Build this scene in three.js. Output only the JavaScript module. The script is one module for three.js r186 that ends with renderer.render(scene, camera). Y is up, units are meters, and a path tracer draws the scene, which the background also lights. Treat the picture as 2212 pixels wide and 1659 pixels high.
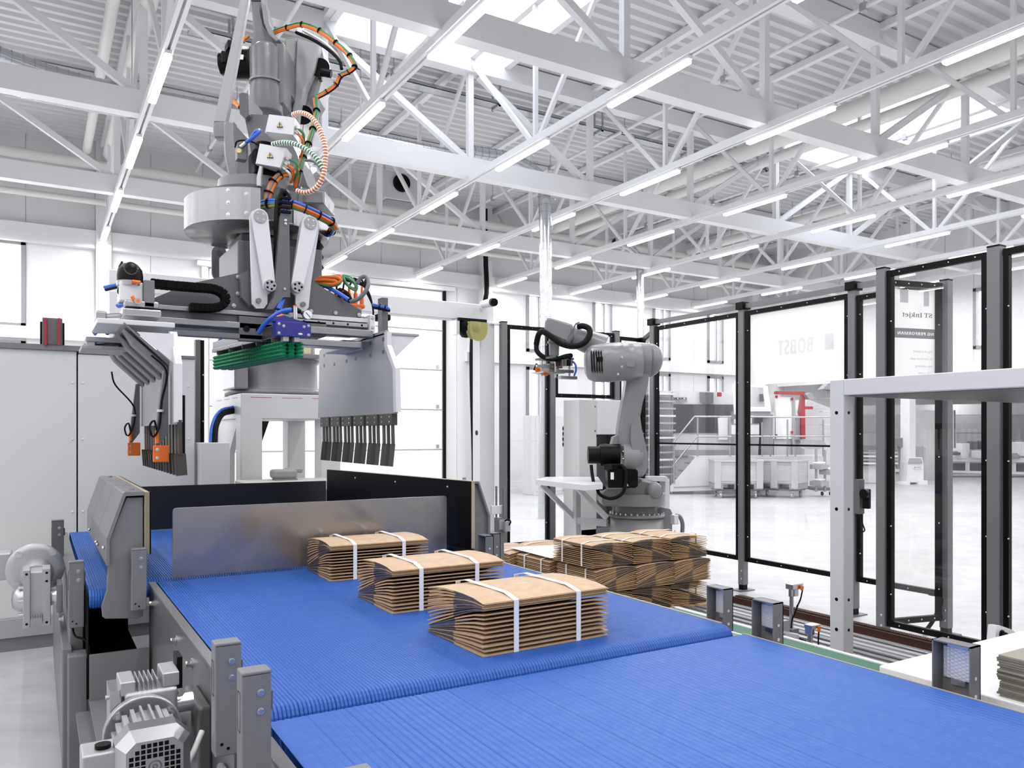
import * as THREE from 'three';
import { mergeGeometries } from 'three/addons/utils/BufferGeometryUtils.js';
import { RoundedBoxGeometry } from 'three/addons/geometries/RoundedBoxGeometry.js';
import { RectAreaLightUniformsLib } from 'three/addons/lights/RectAreaLightUniformsLib.js';
import { ImprovedNoise } from 'three/addons/math/ImprovedNoise.js';

// ---------- camera, sky, exposure ----------
const W = 2212, H = 1659;
const scene = new THREE.Scene();
const camera = new THREE.PerspectiveCamera(2 * Math.atan(H / 2 / 1710) * 180 / Math.PI, W / H, 0.05, 200);
camera.position.set(0, 1.6, 0);
camera.rotation.y = -31 * Math.PI / 180;
camera.setViewOffset(W, H, 0, -105.5, W, H);      // level camera with a shifted lens
camera.updateMatrixWorld();
scene.add(camera);
const renderer = new THREE.WebGLRenderer({ antialias: true });
renderer.toneMapping = THREE.LinearToneMapping;
renderer.toneMappingExposure = 1.4;
renderer.shadowMap.enabled = true;
RectAreaLightUniformsLib.init();
scene.background = new THREE.Color(0xf6f7fb);      // overcast white sky
scene.backgroundIntensity = 4;
const LAMP_POWER = 62;                             // radiance of the LED battens

// ---------- helpers ----------
let seed = 7;
const rnd = () => { seed = (seed * 1664525 + 1013904223) >>> 0; return seed / 4294967296; };
const rr = (a, b) => a + (b - a) * rnd();
const V = (a) => new THREE.Vector3(a[0], a[1], a[2]);
const taken = {};
const numbered = (n) => { const k = taken[n] = (taken[n] ?? -1) + 1; return k ? n + '_' + String(k).padStart(3, '0') : n; };
const offs = new WeakMap();

function uvBox(g) {                                  // uv in metres, by the way each triangle faces
  if (g.index) g = g.toNonIndexed();
  if (!g.attributes.normal) g.computeVertexNormals();
  const p = g.attributes.position, n = p.count, uv = new Float32Array(n * 2);
  const a = new THREE.Vector3(), b = new THREE.Vector3(), c = new THREE.Vector3();
  for (let i = 0; i < n; i += 3) {
    a.fromBufferAttribute(p, i); b.fromBufferAttribute(p, i + 1); c.fromBufferAttribute(p, i + 2);
    const m = b.clone().sub(a).cross(c.clone().sub(a)), x = Math.abs(m.x), y = Math.abs(m.y), z = Math.abs(m.z);
    const k = x > y && x > z ? 0 : y > z ? 1 : 2;
    [a, b, c].forEach((v, j) => { uv[(i + j) * 2] = k === 0 ? v.z : v.x; uv[(i + j) * 2 + 1] = k === 1 ? v.z : v.y; });
  }
  for (const key of Object.keys(g.attributes)) if (key !== 'position' && key !== 'normal') g.deleteAttribute(key);
  g.setAttribute('uv', new THREE.BufferAttribute(uv, 2));
  return g;
}
const flat = (g) => (g.index ? g.toNonIndexed() : g);
function soup(list) { const g = list.length === 1 ? uvBox(list[0]) : mergeGeometries(list.map(uvBox), false); return g; }
const box = (x0, x1, y0, y1, z0, z1, r = 0) => {
  const w = Math.abs(x1 - x0), h = Math.abs(y1 - y0), d = Math.abs(z1 - z0);
  const g = r ? new RoundedBoxGeometry(w, h, d, 2, Math.min(r, w / 2.02, h / 2.02, d / 2.02)) : new THREE.BoxGeometry(w, h, d);
  return g.translate((x0 + x1) / 2, (y0 + y1) / 2, (z0 + z1) / 2);
};
const cbox = (c, w, h, d, r = 0) => box(c[0] - w / 2, c[0] + w / 2, c[1] - h / 2, c[1] + h / 2, c[2] - d / 2, c[2] + d / 2, r);
const UPY = new THREE.Vector3(0, 1, 0);
function cyl(a, b, r, r2 = r, seg = 16, open = false) {
  const A = V(a), B = V(b), d = B.clone().sub(A), l = d.length();
  const g = new THREE.CylinderGeometry(r2, r, l, seg, 1, open);
  g.applyQuaternion(new THREE.Quaternion().setFromUnitVectors(UPY, d.normalize()));
  const m = A.add(B).multiplyScalar(0.5); return g.translate(m.x, m.y, m.z);
}
function bar(a, b, w, h, r = 0) {                    // a square bar from a to b: w across, h up
  const A = V(a), B = V(b), d = B.clone().sub(A), l = d.length(); d.normalize();
  const side = Math.abs(d.y) > 0.999 ? new THREE.Vector3(1, 0, 0) : new THREE.Vector3().crossVectors(UPY, d).normalize();
  const up = new THREE.Vector3().crossVectors(d, side);
  const g = r ? new RoundedBoxGeometry(w, h, l, 2, r) : new THREE.BoxGeometry(w, h, l);
  g.applyMatrix4(new THREE.Matrix4().makeBasis(side, up, d));
  const m = A.add(B).multiplyScalar(0.5); return g.translate(m.x, m.y, m.z);
}
function tube(pts, r, seg = 0, rad = 7, closed = false) {
  const c = new THREE.CatmullRomCurve3(pts.map(V), closed, 'centripetal');
  return new THREE.TubeGeometry(c, seg || Math.max(8, pts.length * 6), r, rad, closed);
}
function prism(pts, vec, bev = 0) {                  // a planar outline in space pushed along vec; bev chamfers both rims
  const P = pts.map(V), d = V(vec), o = P[0].clone(), N = P.length;
  const n = new THREE.Vector3();
  for (let i = 0; i < N; i++) { const a = P[i], b = P[(i + 1) % N]; n.x += (a.y - b.y) * (a.z + b.z); n.y += (a.z - b.z) * (a.x + b.x); n.z += (a.x - b.x) * (a.y + b.y); }
  n.normalize();
  const e1 = P[1].clone().sub(P[0]); e1.addScaledVector(n, -e1.dot(n)).normalize();
  const e2 = new THREE.Vector3().crossVectors(n, e1);
  const q = P.map((p) => { const t = p.clone().sub(o); return new THREE.Vector2(t.dot(e1), t.dot(e2)); });
  const tri = THREE.ShapeUtils.triangulateShape(q, []), pos = [];
  const front = n.dot(d) > 0, put = (...v) => v.forEach((p) => pos.push(p.x, p.y, p.z));
  let rings;
  if (bev) {
    const inner = q.map((c, i) => {
      const a = q[(i + N - 1) % N], b = q[(i + 1) % N], u = c.clone().sub(a).normalize(), w = b.clone().sub(c).normalize();
      const m = new THREE.Vector2(-u.y - w.y, u.x + w.x), l = m.lengthSq() || 1; m.multiplyScalar(Math.min(2 / l, 0.75) * bev);
      return P[i].clone().addScaledVector(e1, m.x).addScaledVector(e2, m.y);
    });
    const L = d.length(), k = Math.min(bev / L, 0.45);
    rings = [inner, P.map((p) => p.clone().addScaledVector(d, k)), P.map((p) => p.clone().addScaledVector(d, 1 - k)), inner.map((p) => p.clone().add(d))];
  } else rings = [P, P.map((p) => p.clone().add(d))];
  const A = rings[0], B = rings[rings.length - 1];
  for (const [a, b, c] of tri) { if (front) { put(A[a], A[c], A[b]); put(B[a], B[b], B[c]); } else { put(A[a], A[b], A[c]); put(B[a], B[c], B[b]); } }
  for (let r = 0; r + 1 < rings.length; r++) for (let i = 0; i < N; i++) {
    const j = (i + 1) % N, X = rings[r], Y = rings[r + 1];
    if (front) { put(X[i], X[j], Y[j]); put(X[i], Y[j], Y[i]); } else { put(X[i], Y[j], X[j]); put(X[i], Y[i], Y[j]); }
  }
  const g = new THREE.BufferGeometry(); g.setAttribute('position', new THREE.Float32BufferAttribute(pos, 3)); g.computeVertexNormals();
  return g;
}
function lathe(prof, c, seg = 40, axis = null, a0 = 0, al = Math.PI * 2) {
  const g = new THREE.LatheGeometry(prof.map((p) => new THREE.Vector2(p[0], p[1])), seg, a0, al);
  if (axis) g.applyQuaternion(new THREE.Quaternion().setFromUnitVectors(UPY, V(axis).normalize()));
  return g.translate(c[0], c[1], c[2]);
}
const ell = (c, rx, ry, rz, ws = 24, hs = 16) => new THREE.SphereGeometry(1, ws, hs).scale(rx, ry, rz).translate(c[0], c[1], c[2]);
const RT = [Math.cos(31 * Math.PI / 180), 0, Math.sin(31 * Math.PI / 180)];      // the robots' cell is set out square to this pair
const FW = [Math.sin(31 * Math.PI / 180), 0, -Math.cos(31 * Math.PI / 180)];
const add = (p, d, k) => [p[0] + d[0] * k, p[1] + d[1] * k, p[2] + d[2] * k];
const sc3 = (d, k) => [d[0] * k, d[1] * k, d[2] * k];

function thing(name, label, category, base = [0, 0, 0], group) {     // geometry of its parts is given in hall coordinates
  const o = new THREE.Group(); o.name = numbered(name); o.position.set(...base); scene.add(o);
  o.userData = { label, category }; if (group) o.userData.group = group;
  offs.set(o, base); return o;
}
function part(parent, name, geos, mat, label) {
  const list = Array.isArray(geos) ? geos : [geos];
  const g = soup(list), b = offs.get(parent) ?? [0, 0, 0];
  g.translate(-b[0], -b[1], -b[2]);
  const m = new THREE.Mesh(g, mat); m.name = name; m.castShadow = m.receiveShadow = true;
  if (label) m.userData.label = label;
  offs.set(m, b); parent.add(m); return m;
}
function piece(parent, name, geo, mat, p = [0, 0, 0], rot) {         // shares its geometry with its likes
  const b = offs.get(parent) ?? [0, 0, 0], m = new THREE.Mesh(geo, mat); m.name = name;
  m.position.set(p[0] - b[0], p[1] - b[1], p[2] - b[2]); if (rot) m.rotation.set(...rot);
  m.castShadow = m.receiveShadow = true; offs.set(m, p); parent.add(m); return m;
}
function solo(name, label, category, geos, mat, group, base) {       // a thing of one mesh
  const list = Array.isArray(geos) ? geos : [geos], g = soup(list);
  if (!base) { g.computeBoundingBox(); const q = g.boundingBox; base = [(q.min.x + q.max.x) / 2, q.min.y, (q.min.z + q.max.z) / 2]; }
  g.translate(-base[0], -base[1], -base[2]);
  const m = new THREE.Mesh(g, mat); m.name = numbered(name); m.position.set(...base); m.castShadow = m.receiveShadow = true;
  m.userData = { label, category }; if (group) m.userData.group = group; offs.set(m, base); scene.add(m); return m;
}
function struct(name, geos, mat, label, category = 'building') {
  let m;
  if (geos) { m = new THREE.Mesh(soup(Array.isArray(geos) ? geos : [geos]), mat); m.castShadow = m.receiveShadow = true; } else m = new THREE.Group();
  m.name = name; m.userData = { kind: 'structure', label, category }; scene.add(m); offs.set(m, [0, 0, 0]); return m;
}
function copyOf(root, pos, label, rotY = null) {
  const r = root.clone(); r.name = numbered(root.name.replace(/_\d{3}$/, '')); r.position.set(...pos); if (rotY !== null) r.rotation.y = rotY;
  r.userData = { ...root.userData, label }; scene.add(r); return r;
}

// ---------- materials ----------
const noise = new ImprovedNoise();
function noiseTex(fn, size = 256, rep = 1, color = false) {
  const d = new Uint8Array(size * size * 4);
  for (let y = 0; y < size; y++) for (let x = 0; x < size; x++) { const v = fn(x / size, y / size), i = (y * size + x) * 4; const c = Array.isArray(v) ? v : [v, v, v]; for (let k = 0; k < 3; k++) d[i + k] = Math.max(0, Math.min(255, c[k] * 255)); d[i + 3] = 255; }
  const t = new THREE.DataTexture(d, size, size); t.wrapS = t.wrapT = THREE.RepeatWrapping; t.magFilter = THREE.LinearFilter; t.minFilter = THREE.LinearMipmapLinearFilter; t.generateMipmaps = true;
  if (color) t.colorSpace = THREE.SRGBColorSpace; t.repeat.set(rep, rep); t.needsUpdate = true; return t;
}
// tiling noise: sums of waves on a torus
const tn = (u, v, f, s) => { const a = u * Math.PI * 2, b = v * Math.PI * 2, r = f / 6.283; return noise.noise(Math.cos(a) * r + s, Math.sin(a) * r + Math.cos(b) * r * 1.3 + s * 2, Math.sin(b) * r + s * 3); };
const peel = noiseTex((u, v) => 0.5 + 0.35 * tn(u, v, 40, 3) + 0.25 * tn(u, v, 90, 9), 256, 6);
const smudge = noiseTex((u, v) => 0.55 + 0.5 * tn(u, v, 5, 1) + 0.25 * tn(u, v, 17, 5), 256, 0.6);
const floorRough = noiseTex((u, v) => 0.72 + 0.12 * tn(u, v, 6, 4) + 0.08 * tn(u, v, 30, 8), 256, 0.22);
const floorCol = noiseTex((u, v) => { const k = 0.83 + 0.05 * tn(u, v, 4, 2) + 0.045 * tn(u, v, 24, 6) + 0.03 * tn(u * 1, v, 70, 11); return [k, k, k * 1.008]; }, 512, 0.16, true);
const std = (color, roughness = 0.5, metalness = 0, o = {}) => new THREE.MeshStandardMaterial({ color, roughness, metalness, ...o });
const matt = (color, roughness) => new THREE.MeshPhysicalMaterial({ color, roughness, specularIntensity: 0.3 });
const M = {
  steel: std(0xe8e8e9, 0.45), deck: std(0xd8d8d9, 0.5), wall: std(0xe6e6e7, 0.5), wallTrim: std(0xe9e9eb, 0.5), doorWhite: std(0xf3f3f4, 0.4),
  floor: std(0xe9e9ea, 0.5, 0, { map: floorCol, roughnessMap: floorRough }),
  frameGrey: std(0x96969a, 0.45), pipe: std(0xe4e3e0, 0.45), galv: std(0xc3c5c9, 0.32, 0.85, { roughnessMap: smudge }),
  cabinet: std(0xcfcfd0, 0.42, 0, { bumpMap: peel, bumpScale: 0.0002 }), plinth: std(0x77777b, 0.5),
  grey: std(0x747477, 0.42, 0, { bumpMap: peel, bumpScale: 0.0003 }),            // powder-coated conveyor grey
  greyMid: std(0x6f6f72, 0.28, 0.2, { bumpMap: peel, bumpScale: 0.0002 }),
  greyLight: std(0xa3a3a6, 0.42, 0, { bumpMap: peel, bumpScale: 0.0003 }),
  dark: std(0x636366, 0.42, 0, { bumpMap: peel, bumpScale: 0.0002 }),
  robot: std(0x828285, 0.2, 0, { bumpMap: peel, bumpScale: 0.0009 }),
  robotPale: std(0xa2a2a4, 0.24, 0, { bumpMap: peel, bumpScale: 0.0012 }),
  cast: std(0x6a6a6d, 0.3, 0, { bumpMap: peel, bumpScale: 0.0009 }),
  white: std(0xdcdcdf, 0.38, 0), whiteFrame: std(0xd2d2d6, 0.4, 0, { bumpMap: peel, bumpScale: 0.0002 }), machine: std(0xd6d6d8, 0.35),
  black: matt(0x09090a, 0.4), rubber: matt(0x101011, 0.6), blackSoft: matt(0x060607, 0.75), darkGlass: std(0x3a3b3f, 0.12),
  alu: std(0x9fa0a3, 0.32, 0.9), aluBright: std(0xb8b8bb, 0.28, 1), zinc: std(0xcfcfd0, 0.25, 1), steelPlate: std(0x9c9896, 0.55, 0.75, { roughnessMap: smudge }),
  ring: std(0x9b9b9e, 0.3, 1), castAlu: std(0xb6b7ba, 0.42, 0.75),
  orange: std(0xe3701a, 0.45), cableOrange: std(0xd9701f, 0.4), cableGreen: std(0x3f7f52, 0.4), cableBlue: std(0x2f63c9, 0.35), cableGrey: std(0x6f7278, 0.4), cableWhite: std(0xe6e6e6, 0.45),
  blueBlock: std(0x2b2c86, 0.4), green: std(0x0f8a58, 0.55), greenBelt: std(0x3d6a56, 0.6), red: std(0xab1d30, 0.45), khaki: std(0x9d9a5a, 0.3), cream: std(0xd9d3b0, 0.5),
  yellow: std(0xe6cf9a, 0.5), brownRack: std(0x4a2f25, 0.5, 0.3), wood: std(0x9b7b57, 0.8), strap: std(0xf2f2f4, 0.35),
  ply: std(0xb5a892, 0.7), screen: std(0x6c6e72, 0.25),
  glass: new THREE.MeshPhysicalMaterial({ color: 0xffffff, transmission: 1, roughness: 0, thickness: 0, ior: 1.45 }),
  sky: new THREE.MeshPhysicalMaterial({ color: 0xf2f4f8, transmission: 1, roughness: 0.0, thickness: 0, ior: 1.3 }),
};

// ================= the hall =================
const DECK = 8.15, ZB = -20.3, ZF = 9, XL = -13.5, XR = 23.6, XE = 34;
const FLOOR = struct('floor', [box(XL, XE, -0.2, 0, ZB - 0.3, ZF)], M.floor, 'pale grey polished industrial floor', 'floor');
// --- corrugated roof deck with two skylight openings ---
const SKY = [[4.0, 7.05, -12.0, -8.35], [14.3, 17.3, -12.0, -8.35]];
{
  const ceil = struct('ceiling', null, null, 'white corrugated steel roof deck', 'ceiling');
  const pitch = 0.25, prof = [[0, 0], [0.09, 0], [0.125, 0.075], [0.215, 0.075], [0.25, 0]];
  function sheet(x0, x1, z0, z1) {
    const pos = [];
    for (let z = z0; z < z1 - 0.01; z += pitch) for (let i = 0; i < 4; i++) {
      const za = Math.min(z + prof[i][0], z1), zb = Math.min(z + prof[i + 1][0], z1), a = DECK + prof[i][1], b = DECK + prof[i + 1][1];
      pos.push(x0, a, za, x1, a, za, x1, b, zb, x0, a, za, x1, b, zb, x0, b, zb);
      pos.push(x0, a + 0.03, za, x1, b + 0.03, zb, x1, a + 0.03, za, x0, a + 0.03, za, x0, b + 0.03, zb, x1, b + 0.03, zb);
    }
    const g = new THREE.BufferGeometry(); g.setAttribute('position', new THREE.Float32BufferAttribute(pos, 3)); g.computeVertexNormals();
    part(ceil, 'deck_sheet', [g], M.deck);
  }
  for (const [z0, z1] of [[ZB, -16.3], [-16.3, -12], [-8.35, -3.7], [-3.7, 0.5], [0.5, ZF]]) { sheet(XL, XR, z0, z1); }
  sheet(XL, 4.0, -12, -8.35); sheet(7.05, 14.3, -12, -8.35); sheet(17.3, XR, -12, -8.35);
  const rt = [box(XL, 3.95, 8.3, 8.4, ZB, ZF), box(7.1, 14.25, 8.3, 8.4, ZB, ZF), box(17.35, XR + 0.15, 8.3, 8.4, ZB, ZF), box(XR + 0.15, XE, 3.7, 3.9, ZB, ZF)];
  for (const [a, b] of [[3.95, 7.1], [14.25, 17.35]]) rt.push(box(a, b, 8.3, 8.4, ZB, -12.05), box(a, b, 8.3, 8.4, -8.3, ZF));
  part(ceil, 'roof_slab', rt, M.deck);
  SKY.forEach(([x0, x1, z0, z1], i) => {
    const s = struct('window_' + (i + 1), null, null, i ? 'bright skylight above the fence on the far side of the roof' : 'bright skylight over the arm of the palletizing robot', 'skylight');
    part(s, 'kerb', [box(x0 - 0.1, x1 + 0.1, 8.0, 8.6, z0 - 0.1, z0 + 0.01), box(x0 - 0.1, x1 + 0.1, 8.0, 8.6, z1 - 0.01, z1 + 0.1), box(x0 - 0.1, x0 + 0.01, 8.0, 8.6, z0, z1), box(x1 - 0.01, x1 + 0.1, 8.0, 8.6, z0, z1)], M.steel);
    for (let k = 0; k < 3; k++) { const a = x0 + (x1 - x0) * k / 3, b = x0 + (x1 - x0) * (k + 1) / 3; part(s, 'pane', [prism([[a, 8.5, z0], [b, 8.5, z0], [b, 8.5, z1], [a, 8.5, z1]], [0, 0.004, 0])], M.sky); if (k) part(s, 'glazing_bar', [box(a - 0.02, a + 0.02, 8.44, 8.52, z0, z1)], M.steel); }
  });
}
// --- walls of upright panels, cut for the windows ---
function panelWall(wall, u0, u1, y0, y1, holes, place, step = 1.15) {
  const cuts = new Set([u0, u1]); for (let u = Math.ceil(u0 / step) * step; u < u1; u += step) cuts.add(+u.toFixed(3));
  for (const h of holes) { for (const c of [...cuts]) if (c > h[0] - 0.35 && c < h[1] + 0.35 && c !== u0 && c !== u1) cuts.delete(c); cuts.add(h[0]); cuts.add(h[1]); }
  const cs = [...cuts].sort((a, b) => a - b);
  for (let i = 0; i + 1 < cs.length; i++) {
    const a = cs[i], b = cs[i + 1], m = (a + b) / 2; let ys = [[y0, y1]];
    for (const h of holes) if (m > h[0] && m < h[1]) ys = ys.flatMap(([p, q]) => [[p, Math.min(q, h[2])], [Math.max(p, h[3]), q]].filter(([s, t]) => t - s > 0.02));
    for (const [p, q] of ys) part(wall, 'wall_panel', [place(a, b, p, q, -0.12), place(a + 0.007, b - 0.007, p, q, 0)], M.wall);
  }
}
const WIN = [[-3.9, -0.2, 3.9, 5.78], [-3.9, -0.2, 1.9, 3.6], ...[12.7, 15.2, 17.7, 20.2].flatMap((x, i) => [[x, x + 0.76, 4.06, 5.83], [x, x + 0.76, 1.9, 3.6]])];
const WINL = ['broad window beside the tall cabinet', 'broad window behind the tall cabinet top', ...['first', 'second', 'third', 'fourth'].flatMap((o) => ['upper narrow window, ' + o + ' right of the sliding gate', 'lower narrow window, ' + o + ' right of the sliding gate'])];
{
  const wb = struct('wall_back', [box(XL, XE, 0, 0.15, ZB, ZB + 0.03)], M.wallTrim, 'white panelled long wall behind the robots', 'wall');
  panelWall(wb, XR + 0.15, XE, 0, 3.7, [], (a, b, p, q, t) => box(a, b, p, q, ZB - 0.15, ZB - (t ? 0.02 : 0)), 1.15);
  panelWall(wb, XL, XR + 0.15, 0, 8.3, WIN, (a, b, p, q, t) => box(a, b, p, q, ZB - 0.15, ZB - (t ? 0.02 : 0)), 1.15);
  const wl = struct('wall_left', [box(XL - 0.2, XL, 0, 8.3, ZB, ZF)], M.wall, 'white side wall out of view', 'wall');
  const wf = struct('wall_front', [box(XL, XR + 0.15, 0, 8.3, ZF, ZF + 0.2), box(XR + 0.15, XE, 0, 3.8, ZF, ZF + 0.2)], M.wall, 'white wall behind the photographer', 'wall');
  const we = struct('wall_end', [box(XE, XE + 0.2, 0, 3.9, ZB, ZF)], M.wall, 'end wall of the neighbouring bay', 'wall');
  const wr = struct('wall_right', [box(XR, XR + 0.15, 3.45, 3.65, ZB, ZF), box(XR - 0.15, XR, 3.3, 3.65, ZB, ZF)], M.wallTrim, 'white upper wall over the open passage to the next bay', 'wall');
  const WR = [[-18.2, -17.2, 4.06, 5.83], [-12.95, -12.2, 4.06, 5.83], [-8.0, -7.2, 4.06, 5.83]];
  panelWall(wr, ZB, ZF, 3.65, 8.3, WR, (a, b, p, q, t) => box(XR + (t ? 0.02 : 0), XR + 0.15, p, q, a, b), 1.15);
  let nw = 3;
  WIN.forEach(([x0, x1, y0, y1], i) => {
    const w = struct('window_' + nw++, null, null, 'grey framed ' + WINL[i], 'window');
    const t = 0.09, n = x1 - x0 > 2 ? 3 : 1;
    part(w, 'window_frame', [box(x0, x1, y0, y0 + t, ZB - 0.14, ZB + 0.04), box(x0, x1, y1 - t, y1, ZB - 0.14, ZB + 0.04), box(x0, x0 + t, y0, y1, ZB - 0.14, ZB + 0.04), box(x1 - t, x1, y0, y1, ZB - 0.14, ZB + 0.04), ...(n > 1 ? [1, 2].map((k) => box(x0 + (x1 - x0) * k / n - 0.04, x0 + (x1 - x0) * k / n + 0.04, y0, y1, ZB - 0.12, ZB + 0.03)) : [box((x0 + x1) / 2 + 0.05, (x0 + x1) / 2 + 0.1, y0, y1, ZB - 0.12, ZB + 0.0)])], M.frameGrey);
    for (let k = 0; k < n; k++) part(w, 'pane', [box(x0 + (x1 - x0) * k / n + 0.05, x0 + (x1 - x0) * (k + 1) / n - 0.05, y0 + t, y1 - t, ZB - 0.1, ZB - 0.095)], M.glass);
  });
  for (const [z0, z1, y0, y1] of WR) {
    const w = struct('window_' + nw++, null, null, 'narrow grey framed window in the upper wall of the passage, ' + (z0 < -15 ? 'nearest the corner' : z0 < -10 ? 'between fence posts' : 'past the picture edge'), 'window'), t = 0.09;
    part(w, 'window_frame', [box(XR - 0.04, XR + 0.14, y0, y0 + t, z0, z1), box(XR - 0.04, XR + 0.14, y1 - t, y1, z0, z1), box(XR - 0.04, XR + 0.14, y0, y1, z0, z0 + t), box(XR - 0.04, XR + 0.14, y0, y1, z1 - t, z1)], M.frameGrey);
    part(w, 'pane', [box(XR + 0.095, XR + 0.1, y0 + t, y1 - t, z0 + t, z1 - t)], M.glass);
  }
  // girts, wall beam, columns
  struct('trim_1', [box(XL, XR, 5.75, 6.15, ZB, ZB + 0.22)], M.steel, 'white horizontal wall beam under the roof', 'beam');
  struct('trim_2', [box(XL, 1.9, 3.66, 3.92, ZB, ZB + 0.16), box(10.6, XR, 3.66, 3.92, ZB, ZB + 0.16)], M.steel, 'white rail along the wall under the upper windows', 'beam');
  [-8.9, 1.3, 11.2, 22.3, 23.45].forEach((x, i) => struct('trim_' + (3 + i), [box(x - 0.15, x + 0.15, 0, DECK, ZB, ZB + 0.3)], M.steel, 'white steel wall column ' + ['out of view', 'beside the first lamp row', 'beside the sliding gate', 'between narrow windows', 'in the corner of the bays'][i], 'column'));
  [-14.9, -10.2, -5.5, -0.8].forEach((z, i) => struct('trim_' + (8 + i), [box(XR - 0.3, XR + 0.02, 0, DECK, z - 0.15, z + 0.15)], M.steel, ['second', 'third', 'fourth', 'fifth'][i] + ' column of the passage to the next bay, counted from the corner', 'column'));
}
// --- main girders: box chords with posts and diagonals, along x ---
const ROW = (k) => 1.28 + 2.57 * k, ROWS = []; for (let k = -5; k <= 8; k++) ROWS.push(k);
const ORD = ['first', 'second', 'third', 'fourth', 'fifth', 'sixth', 'seventh', 'eighth', 'ninth', 'tenth', 'eleventh', 'twelfth', 'thirteenth', 'fourteenth'];
const GZ = [4.7, 0.5, -3.7, -7.9, -12.1, -16.3];
GZ.forEach((z, j) => {
  const g = thing('roof_girder', 'white steel roof girder with diagonals, ' + ORD[5 - j] + ' counted from the long back wall', 'girder', [5, 6, z], 'roof girders');
  part(g, 'bottom_chord', [box(XL, XR, 6.0, 6.33, z - 0.1, z + 0.1)], M.steel);
  part(g, 'top_chord', [box(XL, XR, 7.8, 8.12, z - 0.12, z + 0.12)], M.steel);
  for (const k of ROWS) {
    const x = ROW(k);
    part(g, 'post', [box(x - 0.05, x + 0.05, 6.33, 7.8, z - 0.05, z + 0.05)], M.steel);
    if (k < 3 && k > -5) part(g, 'diagonal', [bar([x - 2.45, 7.8, z], [x - 0.1, 6.33, z], 0.1, 0.1)], M.steel);
    if (k > 3) part(g, 'diagonal', [bar([x + 2.45, 7.8, z], [x + 0.1, 6.33, z], 0.1, 0.1)], M.steel);
    if (k === 3) part(g, 'diagonal', [bar([x - 2.4, 7.8, z], [x - 0.1, 6.33, z], 0.1, 0.1)], M.steel);
  }
});
// --- joists along z under which the lamps run ---
const lampMat = std(0xffffff, 0.5, 0, { emissive: 0xffffff, emissiveIntensity: 3.2 });
const ZS = [4.7, 0.5, -3.7, -7.9, -12.1, -16.3, ZB + 0.2];
for (const k of ROWS) {
  const x = ROW(k), t = thing('roof_joist', `white lattice joist over the ${k < 0 ? ORD[-k - 1] + ' lamp row past left picture edge' : k === 0 ? 'lamp row left of palletizing robot' : ORD[k - 1] + ' lamp row right of palletizing robot'}`, 'joist', [x, 5.95, -8], 'lattice roof joists');
  part(t, 'bottom_chord', [box(x - 0.06, x - 0.015, 5.93, 6.03, ZB + 0.2, ZF), box(x + 0.015, x + 0.06, 5.93, 6.03, ZB + 0.2, ZF)], M.steel);
  part(t, 'top_chord', [box(x - 0.05, x + 0.05, 8.02, 8.13, ZB, ZF)], M.steel);
  for (let i = 0; i + 1 < ZS.length; i++) {
    const a = ZS[i], b = ZS[i + 1], m = (a + b) / 2;
    part(t, 'upright', [box(x - 0.03, x + 0.03, 6.0, 8.05, m - 0.03, m + 0.03)], M.steel);
    part(t, 'diagonal', [bar([x, 7.95, a - 0.1], [x, 6.02, m + 0.12], 0.055, 0.07)], M.steel);
    part(t, 'diagonal', [bar([x, 7.95, b + 0.1], [x, 6.02, m - 0.12], 0.055, 0.07)], M.steel);
  }
}
// --- lamps ---
{
  const hg = soup([box(-0.035, 0.035, 0.012, 0.05, -0.76, 0.76)]), dg = soup([box(-0.045, 0.045, -0.03, 0.012, -0.735, 0.735, 0.012)]);
  for (const k of ROWS) for (let j = 0; j < 9; j++) {
    const x = ROW(k), z = -19.97 + 2.94 * j + 0.735;
    const t = thing('lamp_batten', `${ORD[j]} lamp from the back wall, ${k < 0 ? ORD[-k - 1] + ' row past left picture edge' : k === 0 ? 'row left of palletizing robot' : ORD[k - 1] + ' row right of palletizing robot'}`, 'lamp', [x, 5.875, z], 'lamps in rows under the joists');
    piece(t, 'housing', hg, M.steel, [x, 5.875, z]); piece(t, 'diffuser', dg, lampMat, [x, 5.875, z]);
    const l = new THREE.RectAreaLight(0xffffff, LAMP_POWER, 0.09, 1.46); l.position.set(0, -0.034, 0); l.rotation.x = -Math.PI / 2; l.name = 'lamp_glow'; t.add(l);
  }
}
// unseen lamps added to brighten the neighbouring bay
{
  const dg = soup([box(-0.05, 0.05, -0.03, 0.03, -1.4, 1.4, 0.012)]);
  [26.5, 30.5].forEach((x, i) => { for (let j = 0; j < 4; j++) {
    const z = -17 + 5.6 * j, t = thing('lamp_batten', `${ORD[j]} lamp from the back wall, ${i ? 'outer' : 'inner'} row added to brighten the next bay`, 'lamp', [x, 3.3, z], 'lamps added in the next bay');
    piece(t, 'diffuser', dg, lampMat, [x, 3.3, z]); part(t, 'hanger', [cyl([x, 3.32, z], [x, 3.69, z], 0.008, 0.008, 6)], M.galv);
    const l = new THREE.RectAreaLight(0xffffff, LAMP_POWER * 0.6, 0.1, 2.8); l.position.set(0, -0.034, 0); l.rotation.x = -Math.PI / 2; l.name = 'lamp_glow'; t.add(l);
  } });
}
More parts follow.
